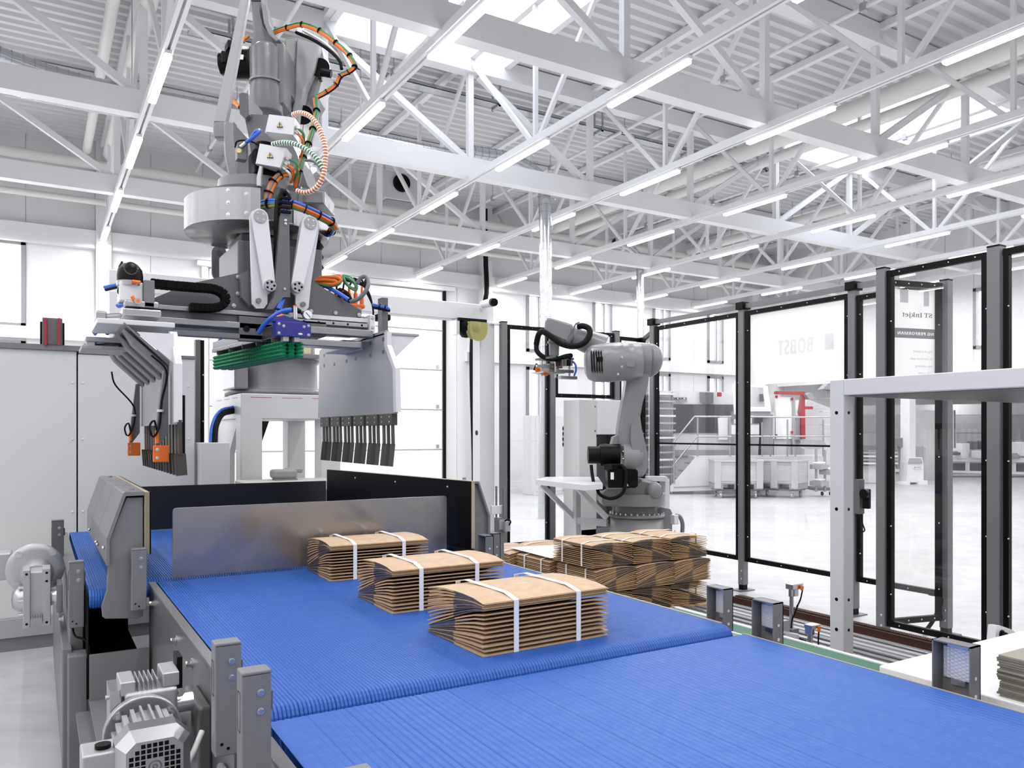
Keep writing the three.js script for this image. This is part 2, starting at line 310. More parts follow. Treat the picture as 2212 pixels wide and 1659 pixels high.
// sectional gate in the back wall
{
  const d = struct('door_1', null, null, 'tall white sectional gate behind the palletizing robot', 'door');
  for (let k = 0; k < 5; k++) part(d, 'door_section', [box(3.6, 9.85, 0.02 + 1.12 * k, 1.11 + 1.12 * k, ZB, ZB + 0.06, 0.01)], M.doorWhite);
  part(d, 'guide_rail', [box(9.9, 9.96, 0, 6, ZB, ZB + 0.1)], M.black); part(d, 'guide_rail', [box(3.42, 3.55, 0, 5.75, ZB, ZB + 0.12)], M.steel);
  part(d, 'lintel', [box(3.3, 10.2, 5.62, 5.74, ZB, ZB + 0.2)], M.steel);
  for (let k = 0; k < 5; k++) part(d, 'hinge', [cbox([9.7, 1.12 * k + 0.1, ZB + 0.08], 0.08, 0.1, 0.04)], M.galv);
}
// roof services
const spiral = (pts, r, mat = M.galv) => {
  const c = new THREE.CatmullRomCurve3(pts.map(V), false, 'centripetal'), L = c.getLength(), out = [new THREE.TubeGeometry(c, Math.ceil(L * 4), r, 16)];
  for (let s = 0.1; s < L; s += 0.14) { const u = s / L, p = c.getPointAt(u), t = c.getTangentAt(u); out.push(cyl(p.clone().addScaledVector(t, -0.008).toArray(), p.clone().addScaledVector(t, 0.008).toArray(), r + 0.006, r + 0.006, 14, true)); }
  return out;
};
const duct = (label, pts, r) => { const t = thing('spiral_duct', label, 'duct', pts[0], 'spiral air ducts'); part(t, 'duct_pipe', spiral(pts, r), M.galv); return t; };
{
  const a = duct('long bright spiral duct lying along the second main girder', [[-7, 6.9, -11.0], [-3.5, 6.75, -11.4], [-1.2, 6.7, -12.3], [0.4, 6.6, -12.8], [3, 6.6, -12.8], [7.2, 6.6, -12.8]], 0.11);
  for (const x of [1.2, 3.1, 4.7]) part(a, 'hanger', [cyl([x, 6.6, -12.8], [x, 8.1, -12.8], 0.008, 0.008, 6)], M.galv);
  duct('second spiral duct running below the bright one at upper left', [[-7, 6.6, -11.4], [-3.5, 6.5, -11.8], [-1.4, 6.45, -12.6], [-0.2, 6.42, -13.1], [2.0, 6.42, -13.1]], 0.1);
  duct('upright spiral duct dropping beside the fence from the second girder', [[6.6, 6.62, -12.5], [7.6, 6.6, -12.45], [8.1, 6.35, -12.42], [8.16, 5.9, -12.4], [8.16, 0.0, -12.4]], 0.115);
  duct('farther upright spiral duct with an elbow at its top', [[13.2, 6.7, -16.7], [13.7, 6.62, -16.65], [13.98, 6.3, -16.6], [14.02, 5.9, -16.6], [14.02, 0.0, -16.6]], 0.1);
  const pipes = [[0.92, 7.62, 0.085], [1.34, 7.6, 0.12], [12.9, 7.55, 0.16], [13.6, 7.5, 0.11], [18.2, 7.5, 0.12], [-4.2, 7.5, 0.1]];
  const pl = ['slimmer white roof pipe at upper left', 'thicker white roof pipe at upper left', 'thickest white roof pipe over the robot fence', 'white roof pipe below the thickest one', 'white roof pipe near the passage', 'white roof pipe past the picture edge'];
  pipes.forEach(([x, y, r], i) => { const t = thing('roof_pipe', pl[i], 'pipe', [x, y, -12], 'white roof pipes'); part(t, 'pipe_run', [cyl([x, y, ZB + 1.2], [x, y, 6], r, r, 16)], M.pipe); for (const z of [-15, -10.5, -6]) part(t, 'clamp', [cyl([x, y, z - 0.02], [x, y, z + 0.02], r + 0.012, r + 0.012, 16), cyl([x, y + r, z], [x, 8.1, z], 0.01, 0.01, 6)], M.galv); });
  for (const [i, z, y] of [[0, ZB + 1.1, 7.0], [1, ZB + 1.0, 7.4], [2, ZB + 0.6, 6.7]]) solo('roof_pipe', ['lowest', 'upper', 'middle'][[0, 1, 2][i]] + ' white pipe running along the top of the back wall', 'pipe', [cyl([XL, y, z], [XR - 0.3, y, z], [0.11, 0.11, 0.07][i], undefined, 14)], M.pipe, 'white roof pipes');
  for (const [x, l] of [[3.2, 'left of the air heater'], [5.2, 'above the centre lamps'], [10.2, 'past the air heater'], [15.4, 'above the fence corner'], [18.9, 'near the passage']]) { const t = thing('sprinkler_pipe', 'thin white sprinkler pipe under the deck ' + l, 'pipe', [x, 7.7, -12], 'sprinkler pipes'); part(t, 'pipe_run', [cyl([x, 7.72, ZB + 0.6], [x, 7.72, -5], 0.035, undefined, 10)], M.pipe); for (let k = 0; k < 5; k++) part(t, 'bracket', [box(x - 0.04, x + 0.04, 7.66, 7.78, -18 + 2.7 * k, -17.9 + 2.7 * k), cyl([x, 7.75, -17.95 + 2.7 * k], [x, 8.05, -17.95 + 2.7 * k], 0.008, undefined, 6)], M.galv); }
  const tr = thing('cable_tray', 'perforated galvanized cable tray under the roof deck', 'cable tray', [7, 7.75, -12.9]);
  part(tr, 'tray_channel', [box(2.0, 15, 7.74, 7.75, -13.05, -12.8), box(2.0, 15, 7.74, 7.81, -13.05, -13.04), box(2.0, 15, 7.74, 7.81, -12.81, -12.8)], M.galv);
  for (let k = 0; k < 6; k++) part(tr, 'hanger', [box(2.6 + k * 2.4, 2.64 + k * 2.4, 7.7, 8.15, -13.07, -13.05), box(2.6 + k * 2.4, 2.64 + k * 2.4, 7.7, 8.15, -12.8, -12.78), box(2.6 + k * 2.4, 2.64 + k * 2.4, 7.7, 7.73, -13.07, -12.78)], M.galv);
  const tr2 = thing('cable_tray', 'second cable tray along the top left of the roof', 'cable tray', [0, 7.8, -9.2]);
  part(tr2, 'tray_channel', [box(-6, 3.9, 7.74, 7.75, -9.45, -9.2), box(-6, 3.9, 7.74, 7.81, -9.45, -9.44), box(-6, 3.9, 7.74, 7.81, -9.21, -9.2)], M.galv);
  const h = thing('air_heater', 'white ceiling air heater with round black fan', 'heater', [7.45, 7.1, -17.5]);
  part(h, 'casing', [box(7.0, 8.0, 7.12, 7.78, -18.0, -17.45, 0.02)], M.cabinet);
  part(h, 'fan', [cyl([7.42, 7.52, -17.45], [7.42, 7.52, -17.4], 0.21, 0.21, 28), cyl([7.42, 7.52, -17.4], [7.42, 7.52, -17.37], 0.04, 0.03, 14)], M.rubber);
  part(h, 'fan_guard', [0.08, 0.14, 0.2].map((r) => new THREE.TorusGeometry(r, 0.006, 6, 28).translate(7.42, 7.52, -17.385)), M.black);
  part(h, 'outlet_grille', Array.from({ length: 7 }, (_, i) => box(7.05, 7.95, 7.09, 7.11, -17.95 + i * 0.07, -17.91 + i * 0.07)), M.frameGrey);
  part(h, 'drain_pipe', [tube([[7.9, 7.3, -17.4], [8.2, 7.25, -17.35], [8.25, 7.0, -17.4], [8.6, 6.98, -17.5]], 0.025)], M.galv);
  part(h, 'hanger', [7.1, 7.9].map((x) => cyl([x, 7.78, -17.7], [x, 8.15, -17.7], 0.012, undefined, 6)), M.galv);
  solo('downpipe', 'black drain pipe falling down the back wall column', 'pipe', [tube([[11.0, 8.0, ZB + 0.5], [11.0, 7.2, ZB + 0.5], [11.05, 6.5, ZB + 0.45], [11.05, 5.4, ZB + 0.42], [10.8, 5.0, ZB + 0.3], [10.75, 0.1, ZB + 0.3]], 0.07, 40, 10)], M.rubber);
  // far wall furniture
  const lk = thing('steel_cabinet', 'pale grey steel cabinet against the far wall, seen left of fence post', 'cabinet', [12.0, 0, -17.2]);
  part(lk, 'body', [box(10.9, 11.75, 0.0, 2.05, -17.6, -17.0, 0.01)], M.cabinet); part(lk, 'door', [box(10.92, 11.73, 0.1, 2.02, -17.0, -16.98, 0.005)], M.cabinet);
  const sh = thing('storage_cupboard', 'white cupboard with pallets stacked on its top', 'cabinet', [12.3, 0, -18]); part(sh, 'body', [box(11.9, 12.8, 0, 1.22, -18.7, -17.9, 0.01)], M.cabinet); part(sh, 'door', [box(11.92, 12.78, 0.05, 1.2, -17.9, -17.88)], M.white);
  const pm = std(0x9a98a8, 0.8);
  for (let k = 0; k < 4; k++) { const y = 1.22 + k * 0.145, p = thing('pallet', `${['lowest', 'second', 'third', 'topmost'][k]} wooden pallet stacked on the far white cupboard`, 'pallet', [12.3, y, -18.2], 'pallets on the cupboard'); for (const x of [11.95, 12.3, 12.65]) part(p, 'block', [box(x - 0.06, x + 0.06, y + 0.02, y + 0.1, -18.6, -17.92)], pm); part(p, 'deck_board', [box(11.88, 12.76, y + 0.1, y + 0.14, -18.65, -17.9)], pm); part(p, 'base_board', [box(11.88, 12.76, y, y + 0.02, -18.65, -17.9)], pm); }
}

// ================= conveyors =================
const belt = std(0x2458a9, 0.68, 0, { roughnessMap: noiseTex((u, v) => 0.78 + 0.12 * tn(u, v, 20, 2) + 0.08 * tn(u, v, 60, 7), 256, 1.5) });
function beltStrip(x0, x1, ribs, z0, z1, y, r, t = 0.006) {      // ribbed belt strip running round two end rollers
  const path = []; // [z, y, nz, ny]
  for (let i = 0; i <= 8; i++) { const a = -Math.PI / 2 + Math.PI * i / 8; path.unshift([z0 + r - Math.cos(a) * r, y - r + Math.sin(a) * r, -Math.cos(a), Math.sin(a)]); }
  path.reverse();
  for (let i = 0; i <= 8; i++) { const a = Math.PI / 2 - Math.PI * i / 8; path.push([z1 - r + Math.cos(a) * r, y - r + Math.sin(a) * r, Math.cos(a), Math.sin(a)]); }
  path.push(path[0].slice());
  const w = (x1 - x0 - 0.0006) / ribs, sec = [];
  for (let i = 0; i < ribs; i++) { const a = x0 + 0.0003 + i * w; sec.push([a, -t], [a + w * 0.2, 0], [a + w * 0.8, 0]); }
  sec.push([x1 - 0.0003, -t]);
  const pos = [], P = (s, q) => [s[0], q[1] + q[3] * s[1], q[0] + q[2] * s[1]];
  for (let j = 0; j + 1 < path.length; j++) for (let i = 0; i + 1 < sec.length; i++) {
    const a = P(sec[i], path[j]), b = P(sec[i + 1], path[j]), c = P(sec[i + 1], path[j + 1]), d = P(sec[i], path[j + 1]);
    pos.push(...a, ...c, ...b, ...a, ...d, ...c);
  }
  const g = new THREE.BufferGeometry(); g.setAttribute('position', new THREE.Float32BufferAttribute(pos, 3)); g.computeVertexNormals(); return g;
}
const screw = (c, ax, r = 0.008, l = 0.006) => [cyl(c, add(c, ax, l * 0.35), r * 1.35, r * 1.35, 12), cyl(add(c, ax, l * 0.35), add(c, ax, l), r, r * 0.7, 12)];
const hexbolt = (c, ax, r = 0.011, l = 0.02) => [cyl(c, add(c, ax, l * 0.25), r * 1.6, r * 1.6, 16), cyl(add(c, ax, l * 0.25), add(c, ax, l), r, r, 6)];
{ // far belt that meets the bundles under the gripper
  const t = thing('infeed_conveyor', 'blue ribbed belt conveyor under the gripper with two bumper guards', 'conveyor', [1.45, 0, -5.2]);
  for (let i = 0; i < 21; i++) { const a = 0.2 + i * 0.101; part(t, 'belt_strip', [beltStrip(a, a + 0.101, 9, -6.42, a < 0.38 ? -3.97 : -4.11, 0.9, 0.045, 0.0028)], belt); }
  part(t, 'side_frame', [box(0.13, 0.19, 0.56, 0.895, -6.45, -4.2, 0.008)], M.grey); part(t, 'side_frame', [box(2.325, 2.38, 0.56, 0.895, -6.45, -4.13, 0.008)], M.greyLight);
  part(t, 'side_cover', [box(0.1, 0.14, 0.06, 0.62, -6.42, -4.12, 0.006)], M.grey);
  part(t, 'end_post', [box(0.12, 0.2, 0.0, 0.6, -4.16, -4.05, 0.008)], M.grey); part(t, 'end_post', [box(0.12, 0.2, 0.0, 0.6, -6.42, -6.33, 0.008)], M.grey); part(t, 'end_post', [box(2.33, 2.41, 0.0, 0.6, -4.3, -4.2, 0.008)], M.grey); part(t, 'end_post', [box(2.33, 2.41, 0.0, 0.6, -6.42, -6.33, 0.008)], M.grey);
  part(t, 'cavity_shade', [box(0.2, 0.44, 0.48, 0.5, -4.9, -4.0), box(0.2, 0.44, 0.48, 0.8, -4.92, -4.9), box(0.195, 0.2, 0.44, 0.87, -4.9, -3.98), box(0.19, 0.22, 0.42, 0.6, -3.99, -3.97)], M.blackSoft);  // black sheets paint the shade inside the cavity at the belt end
  part(t, 'under_tray', [box(0.2, 0.9, 0.4, 0.42, -4.0, -3.2), box(0.2, 0.44, 0.42, 0.62, -3.96, -3.94)], M.grey);
  part(t, 'machine_foot', [cyl([0.16, 0.0, -4.62], [0.16, 0.015, -4.62], 0.05, 0.045, 20), cyl([0.16, 0.015, -4.62], [0.16, 0.1, -4.62], 0.009, undefined, 8)], M.zinc);
  for (const z of [-4.3, -5.0, -5.8]) part(t, 'bolt', hexbolt([0.11, 0.72, z], [-1, 0, 0]), M.zinc);
  part(t, 'sensor_cable', [tube([[0.14, 0.76, -4.15], [0.15, 0.68, -4.1], [0.19, 0.66, -4.08], [0.205, 0.6, -4.05], [0.205, 0.53, -4.04], [0.215, 0.47, -4.03]], 0.005)], M.black);
}
{ // outfeed belt with the moving bundles
  const t = thing('bundle_conveyor', 'blue ribbed belt conveyor carrying the carton bundles', 'conveyor', [1.3, 0, -3.05]);
  for (let i = 0; i < 17; i++) { const a = 0.485 + i * 0.098; part(t, 'belt_strip', [beltStrip(a, a + 0.098, 9, -4.08, -2.03, 0.9, 0.042, 0.0028)], belt); }
  part(t, 'side_frame', [box(0.452, 0.472, 0.36, 0.89, -4.05, -2.2, 0.004), box(0.446, 0.48, 0.885, 0.902, -4.05, -2.04, 0.004)], M.greyMid);
  part(t, 'side_frame', [box(2.165, 2.2, 0.5, 0.84, -4.05, -2.15, 0.006), box(2.155, 2.165, 0.8, 0.902, -4.05, -2.1)], M.greyLight);
  part(t, 'lower_rail', [box(0.38, 0.43, 0.42, 0.46, -3.9, -1.6, 0.004), box(0.375, 0.38, 0.432, 0.448, -3.9, -1.6)], M.alu);
  part(t, 'floor_tray', [box(0.15, 2.2, 0.34, 0.36, -4.0, -1.2)], M.grey);
  for (const z of [-3.85, -3.2, -2.85]) part(t, 'bolt', hexbolt([0.452, z < -3.5 ? 0.84 : 0.82, z], [-1, 0, 0], 0.012, 0.022), M.zinc);
  part(t, 'bolt', hexbolt([0.452, 0.72, -3.25], [-1, 0, 0], 0.014, 0.03), M.zinc); part(t, 'bolt', hexbolt([0.452, 0.66, -2.62], [-1, 0, 0], 0.014, 0.03), M.zinc);
  part(t, 'bearing_housing', [box(0.41, 0.452, 0.56, 0.78, -2.75, -2.5, 0.01), cyl([0.452, 0.67, -2.62], [0.36, 0.67, -2.62], 0.085, 0.08, 24)], M.dark);
  part(t, 'weld_plate', [box(0.43, 0.452, 0.52, 0.68, -2.32, -2.12, 0.01)], M.greyLight);
  for (const [x, z] of [[0.45, -3.95], [0.45, -2.3], [2.18, -3.95], [2.18, -2.3]]) part(t, 'leg', [box(x - 0.03, x + 0.03, 0, 0.36, z - 0.03, z + 0.03, 0.004)], M.grey);
}
{ // the near belt
  const t = thing('near_conveyor', 'wide blue belt conveyor closest to the camera', 'conveyor', [1.3, 0, -0.8]);
  for (let i = 0; i < 17; i++) { const a = 0.49 + i * 0.098; part(t, 'belt_strip', [beltStrip(a, a + 0.098, 5, -2.02, 0.6, 0.885, 0.042, 0.0014)], belt); }
  part(t, 'side_frame', [box(0.452, 0.472, 0.4, 0.87, -1.95, 0.55, 0.004), box(0.446, 0.48, 0.866, 0.882, -1.9, 0.55, 0.004)], M.greyMid);
  part(t, 'side_frame', [box(2.165, 2.2, 0.4, 0.8, -2.1, 0.55, 0.006), box(2.16, 2.166, 0.78, 0.885, -2.0, 0.55)], M.greyLight);
  for (const [x, z] of [[0.45, -1.5], [0.45, 0.4], [2.18, -1.5], [2.18, 0.4]]) part(t, 'leg', [box(x - 0.03, x + 0.03, 0, 0.5, z - 0.03, z + 0.03, 0.004)], M.grey);
  part(t, 'bolt', hexbolt([0.452, 0.79, -1.63], [-1, 0, 0], 0.011, 0.02), M.zinc);
  part(t, 'clamp_block', [box(0.37, 0.452, 0.74, 0.78, -1.75, -1.5, 0.006)], M.grey);
}
// steel stop plate between the belts
{
  const t = thing('stop_plate', 'bare steel stop plate standing across the blue belt', 'plate', [1.28, 0.9, -4.1]);
  const s = new THREE.Shape(); const x0 = 0.56, x1 = 2.02, y0 = 0.905, y1 = 1.238, r = 0.02;
  s.moveTo(x0, y0); s.lineTo(x0, y1 - r); s.quadraticCurveTo(x0, y1, x0 + r, y1); s.lineTo(x1 - r, y1); s.quadraticCurveTo(x1, y1, x1, y1 - r); s.lineTo(x1, y0);
  part(t, 'sheet', [new THREE.ExtrudeGeometry(s, { depth: 0.004, bevelEnabled: true, bevelSize: 0.001, bevelThickness: 0.001, bevelSegments: 1 }).translate(0, 0, -4.095)], M.steelPlate);
  const b = thing('back_plate', 'black stop plate at the far end of the infeed belt', 'plate', [1.3, 0.9, -6.14]);
  part(b, 'sheet', [box(0.56, 1.97, 0.91, 1.22, -6.15, -6.144, 0.002)], std(0x1b1b1d, 0.3)); part(b, 'bracket', [box(1.94, 1.99, 0.91, 1.15, -6.2, -6.15)], M.grey);
}
// bumper guards on the infeed belt
{
  const t = thing('bumper_guard', 'sloped grey sheet-metal guard with plywood facing, beside the left gear motor', 'guard', [0.36, 0.9, -4.7], 'bumper guards');
  const prof = [[0.266,1.013,-3.92],[0.266,1.13,-3.92],[0.332,1.329,-3.92],[0.339,1.335,-3.92],[0.418,1.334,-3.92],[0.418,1.318,-3.92],[0.343,1.317,-3.92],[0.278,1.123,-3.92],[0.278,1.012,-3.92]];
  [0, 1, 2].forEach((k) => part(t, 'cover_panel', [prism(prof.map((p) => [p[0], p[1], p[2] - 0.525 * k]), [0, 0, -0.518])], M.grey));
  const ep = part(t, 'end_plate', [prism([[0.347,1.309,-3.94],[0.415,1.308,-3.94],[0.415,0.771,-3.94],[0.398,0.76,-3.94],[0.263,0.774,-3.94],[0.25,0.786,-3.94],[0.247,0.832,-3.94],[0.267,0.901,-3.94],[0.278,1.124,-3.94]], [0, 0, -0.012], 0.003)], M.grey);
  part(t, 'inner_core', [box(0.34, 0.41, 1.0, 1.27, -5.46, -3.98)], M.blackSoft);
  part(t, 'support_bracket', [box(0.36, 0.43, 0.905, 1.06, -4.3, -4.15, 0.004)], M.dark); part(t, 'support_bracket', [box(0.36, 0.43, 0.905, 1.06, -5.2, -5.05, 0.004)], M.dark);
  const pb = part(t, 'plywood_board', [box(0.42, 0.44, 1.05, 1.332, -5.5, -3.92, 0.002)], M.ply);
  for (let k = 0; k < 4; k++) part(pb, 'veneer_edge', [box(0.4215 + k * 0.005, 0.423 + k * 0.005, 1.05, 1.333, -3.921, -3.918)], std(0x7c715f, 0.8));
  part(t, 'black_facing', [box(0.44, 0.446, 1.05, 1.332, -5.5, -3.92)], M.black);
  for (const [z, y, x] of [[-4.02, 1.08, 0.26], [-4.4, 1.27, 0.325], [-4.48, 1.27, 0.325], [-4.95, 1.27, 0.325], [-4.4, 1.05, 0.258], [-4.5, 1.05, 0.258], [-5.1, 1.05, 0.258]]) part(t, 'screw', [ell([x, y, z], 0.008, 0.008, 0.008, 10, 8)], M.zinc);
  for (const z of [-4.05, -5.3]) part(t, 'top_bolt', [cyl([0.38, 1.33, z], [0.38, 1.342, z], 0.012, 0.009, 10)], M.grey);
  const g = thing('bumper_guard', 'dark guard with black facing board, in front of the white portal post', 'guard', [2.1, 0.9, -3.93], 'bumper guards');
  g.rotation.y = 0.13;
  part(g, 'black_facing', [box(2.08, 2.088, 0.95, 1.328, -5.75, -3.92)], M.black);
  part(g, 'plywood_board', [box(2.088, 2.112, 0.95, 1.33, -5.75, -3.92, 0.002)], M.ply);
  part(g, 'end_plate', [prism([[2.117,1.31,-3.94],[2.156,1.309,-3.94],[2.225,1.124,-3.94],[2.225,0.886,-3.94],[2.117,0.895,-3.94]], [0, 0, -0.012], 0.003)], M.grey);
  part(g, 'cover', [prism([[2.089,1.325,-3.92],[2.142,1.326,-3.92],[2.22,1.129,-3.92],[2.22,0.87,-3.92],[2.208,0.871,-3.92],[2.208,1.124,-3.92],[2.136,1.313,-3.92],[2.089,1.315,-3.92]], [0, 0, -1.8])], M.grey);
  part(g, 'inner_core', [box(2.112, 2.15, 0.94, 1.3, -5.7, -3.98)], M.blackSoft);
  for (const z of [-4.15, -4.75, -5.3]) part(g, 'screw', [ell([2.08, 1.285, z], 0.005, 0.008, 0.008, 10, 8)], M.zinc);
  part(g, 'top_bolt', [cyl([2.13, 1.33, -4.05], [2.13, 1.342, -4.05], 0.012, 0.009, 10)], M.grey);
}
// light-barrier posts and reflector brackets
function sensorPost(label, x, z, y0, y1, w = 0.062, d = 0.05, mat = M.grey) {
  const t = thing('sensor_post', label, 'sensor bracket', [x, y0, z], 'grey light barrier posts');
  const h = part(t, 'housing', [box(x - w / 2, x + w / 2, y0, y1, z - d / 2, z + d / 2, 0.004)], mat);
  part(t, 'back_tab', [box(x + w / 2, x + w / 2 + 0.006, y1 - 0.09, y1 - 0.05, z - 0.012, z + 0.012)], M.dark);
  for (const k of [0.045, 0.085]) part(h, 'screw', screw([x + 0.008, y1 - k, z + d / 2], [0, 0, 1], 0.0065, 0.007), M.zinc);
  const s = 0.004; part(h, 'slot', [box(x - w / 2 - 0.0006, x - w / 2 + 0.001, y1 - 0.13, y1 - 0.045, z - 0.012, z - 0.0105), box(x - w / 2 - 0.0006, x - w / 2 + 0.001, y1 - 0.13, y1 - 0.045, z + 0.0105, z + 0.012), box(x - w / 2 - 0.0006, x - w / 2 + 0.001, y1 - 0.0465, y1 - 0.045, z - 0.012, z + 0.012), box(x - w / 2 - 0.0006, x - w / 2 + 0.001, y1 - 0.13, y1 - 0.1285, z - 0.012, z + 0.012)], M.black);
  part(h, 'cap_seam', [box(x - w / 2 + 0.002, x + w / 2 - 0.002, y1 - 0.0075, y1 - 0.0065, z + d / 2 - 0.0005, z + d / 2 + 0.0004)], M.black);
  for (const [dx, dy] of [[-0.015, 0.02], [0.0, 0.008]]) part(h, 'hole', [cyl([x + dx, y0 + dy + 0.01, z + d / 2 - 0.001], [x + dx, y0 + dy + 0.01, z + d / 2 + 0.0005], 0.004, undefined, 10)], M.black);
  return t;
}
sensorPost('grey sensor post nearest the camera beside the blue belt', 0.4, -1.74, 0.8, 1.095);
sensorPost('grey sensor post just behind the foremost post', 0.4, -2.03, 0.815, 1.09);
sensorPost('grey post whose top peeks in at the bottom picture edge', 0.4, -1.12, 0.8, 1.1);
sensorPost('grey sensor post in front of the left gear motor', 0.155, -4.1, 0.72, 1.02);
sensorPost('grey sensor post mounted on the end of the sloped guard', 0.392, -3.9, 0.81, 1.085);
sensorPost('dark sensor post standing against the tall cabinet panel', 0.105, -5.25, 0.88, 1.1, 0.062, 0.05, M.dark);
const prismTex = noiseTex((u, v) => { const a = (u * 12) % 1, b = ((v * 12) + (Math.floor(u * 12) % 2) * 0.5) % 1; return 0.35 + 0.6 * Math.hypot(a - 0.5, b - 0.5); }, 256, 8);
const reflexMat = std(0xd9dadd, 0.25, 0.3, { bumpMap: prismTex, bumpScale: 0.003 });
function reflector(label, x, z, y0, y1, s = 0.1, shut = false) {
  const t = thing('reflector_bracket', label, 'reflector', [x, y0, z], 'reflector brackets'), w = s, d = 0.05, th = 0.004, zc = z;
  const br = part(t, 'bracket', [box(x, x + d, y1 - th, y1, zc - w / 2, zc + w / 2), box(x, x + d, y0, y1, zc - w / 2, zc - w / 2 + th), box(x, x + d, y0, y1, zc + w / 2 - th, zc + w / 2), box(x + d - th, x + d, y0, y1, zc - w / 2, zc + w / 2)], M.grey);
  part(t, 'mounting_arm', [box(x < 2.15 ? 2.15 : x < 2.3 ? 2.2 : 2.33, x + 0.02, y0 - 0.04, y0 + 0.004, zc - 0.03, zc + 0.03)], M.grey);
  if (!shut) { const rp = part(t, 'reflector_prism', [box(x + d - 0.014, x + d - th, y0 + 0.06, y1 - 0.02, zc - w / 2 + 0.012, zc + w / 2 - 0.012, 0.003)], reflexMat);
    part(rp, 'clip', [box(x + d - 0.016, x + d - 0.004, y0 + 0.045, y0 + 0.06, zc - 0.02, zc + 0.02)], M.zinc); part(rp, 'clip', [box(x + d - 0.016, x + d - 0.004, y1 - 0.02, y1 - 0.008, zc - 0.03, zc + 0.03)], M.zinc); }
  for (const [dy, e] of [[0.03, 0.006], [0.08, 0.005]]) part(br, 'hole', [cyl([x + 0.025, y0 + dy, zc + w / 2 - 0.001], [x + 0.025, y0 + dy, zc + w / 2 + 0.001], e, undefined, 10)], M.white);
}
reflector('large reflector bracket on the near belt edge by the white table', 2.2, -1.27, 0.84, 1.01, 0.11);
reflector('reflector bracket near the belt corner, right one of the pair', 2.22, -1.96, 0.84, 1.0, 0.1);
reflector('reflector bracket in front of the palletized cartons, left of the pair', 2.24, -2.21, 0.84, 1.005, 0.09);
reflector('dark bracket at the foot of the guard by the white portal', 2.09, -3.8, 0.89, 1.04, 0.09, true);
reflector('dark bracket beside the portal post below the small sensor box', 2.33, -4.14, 0.84, 1.0, 0.09, true);

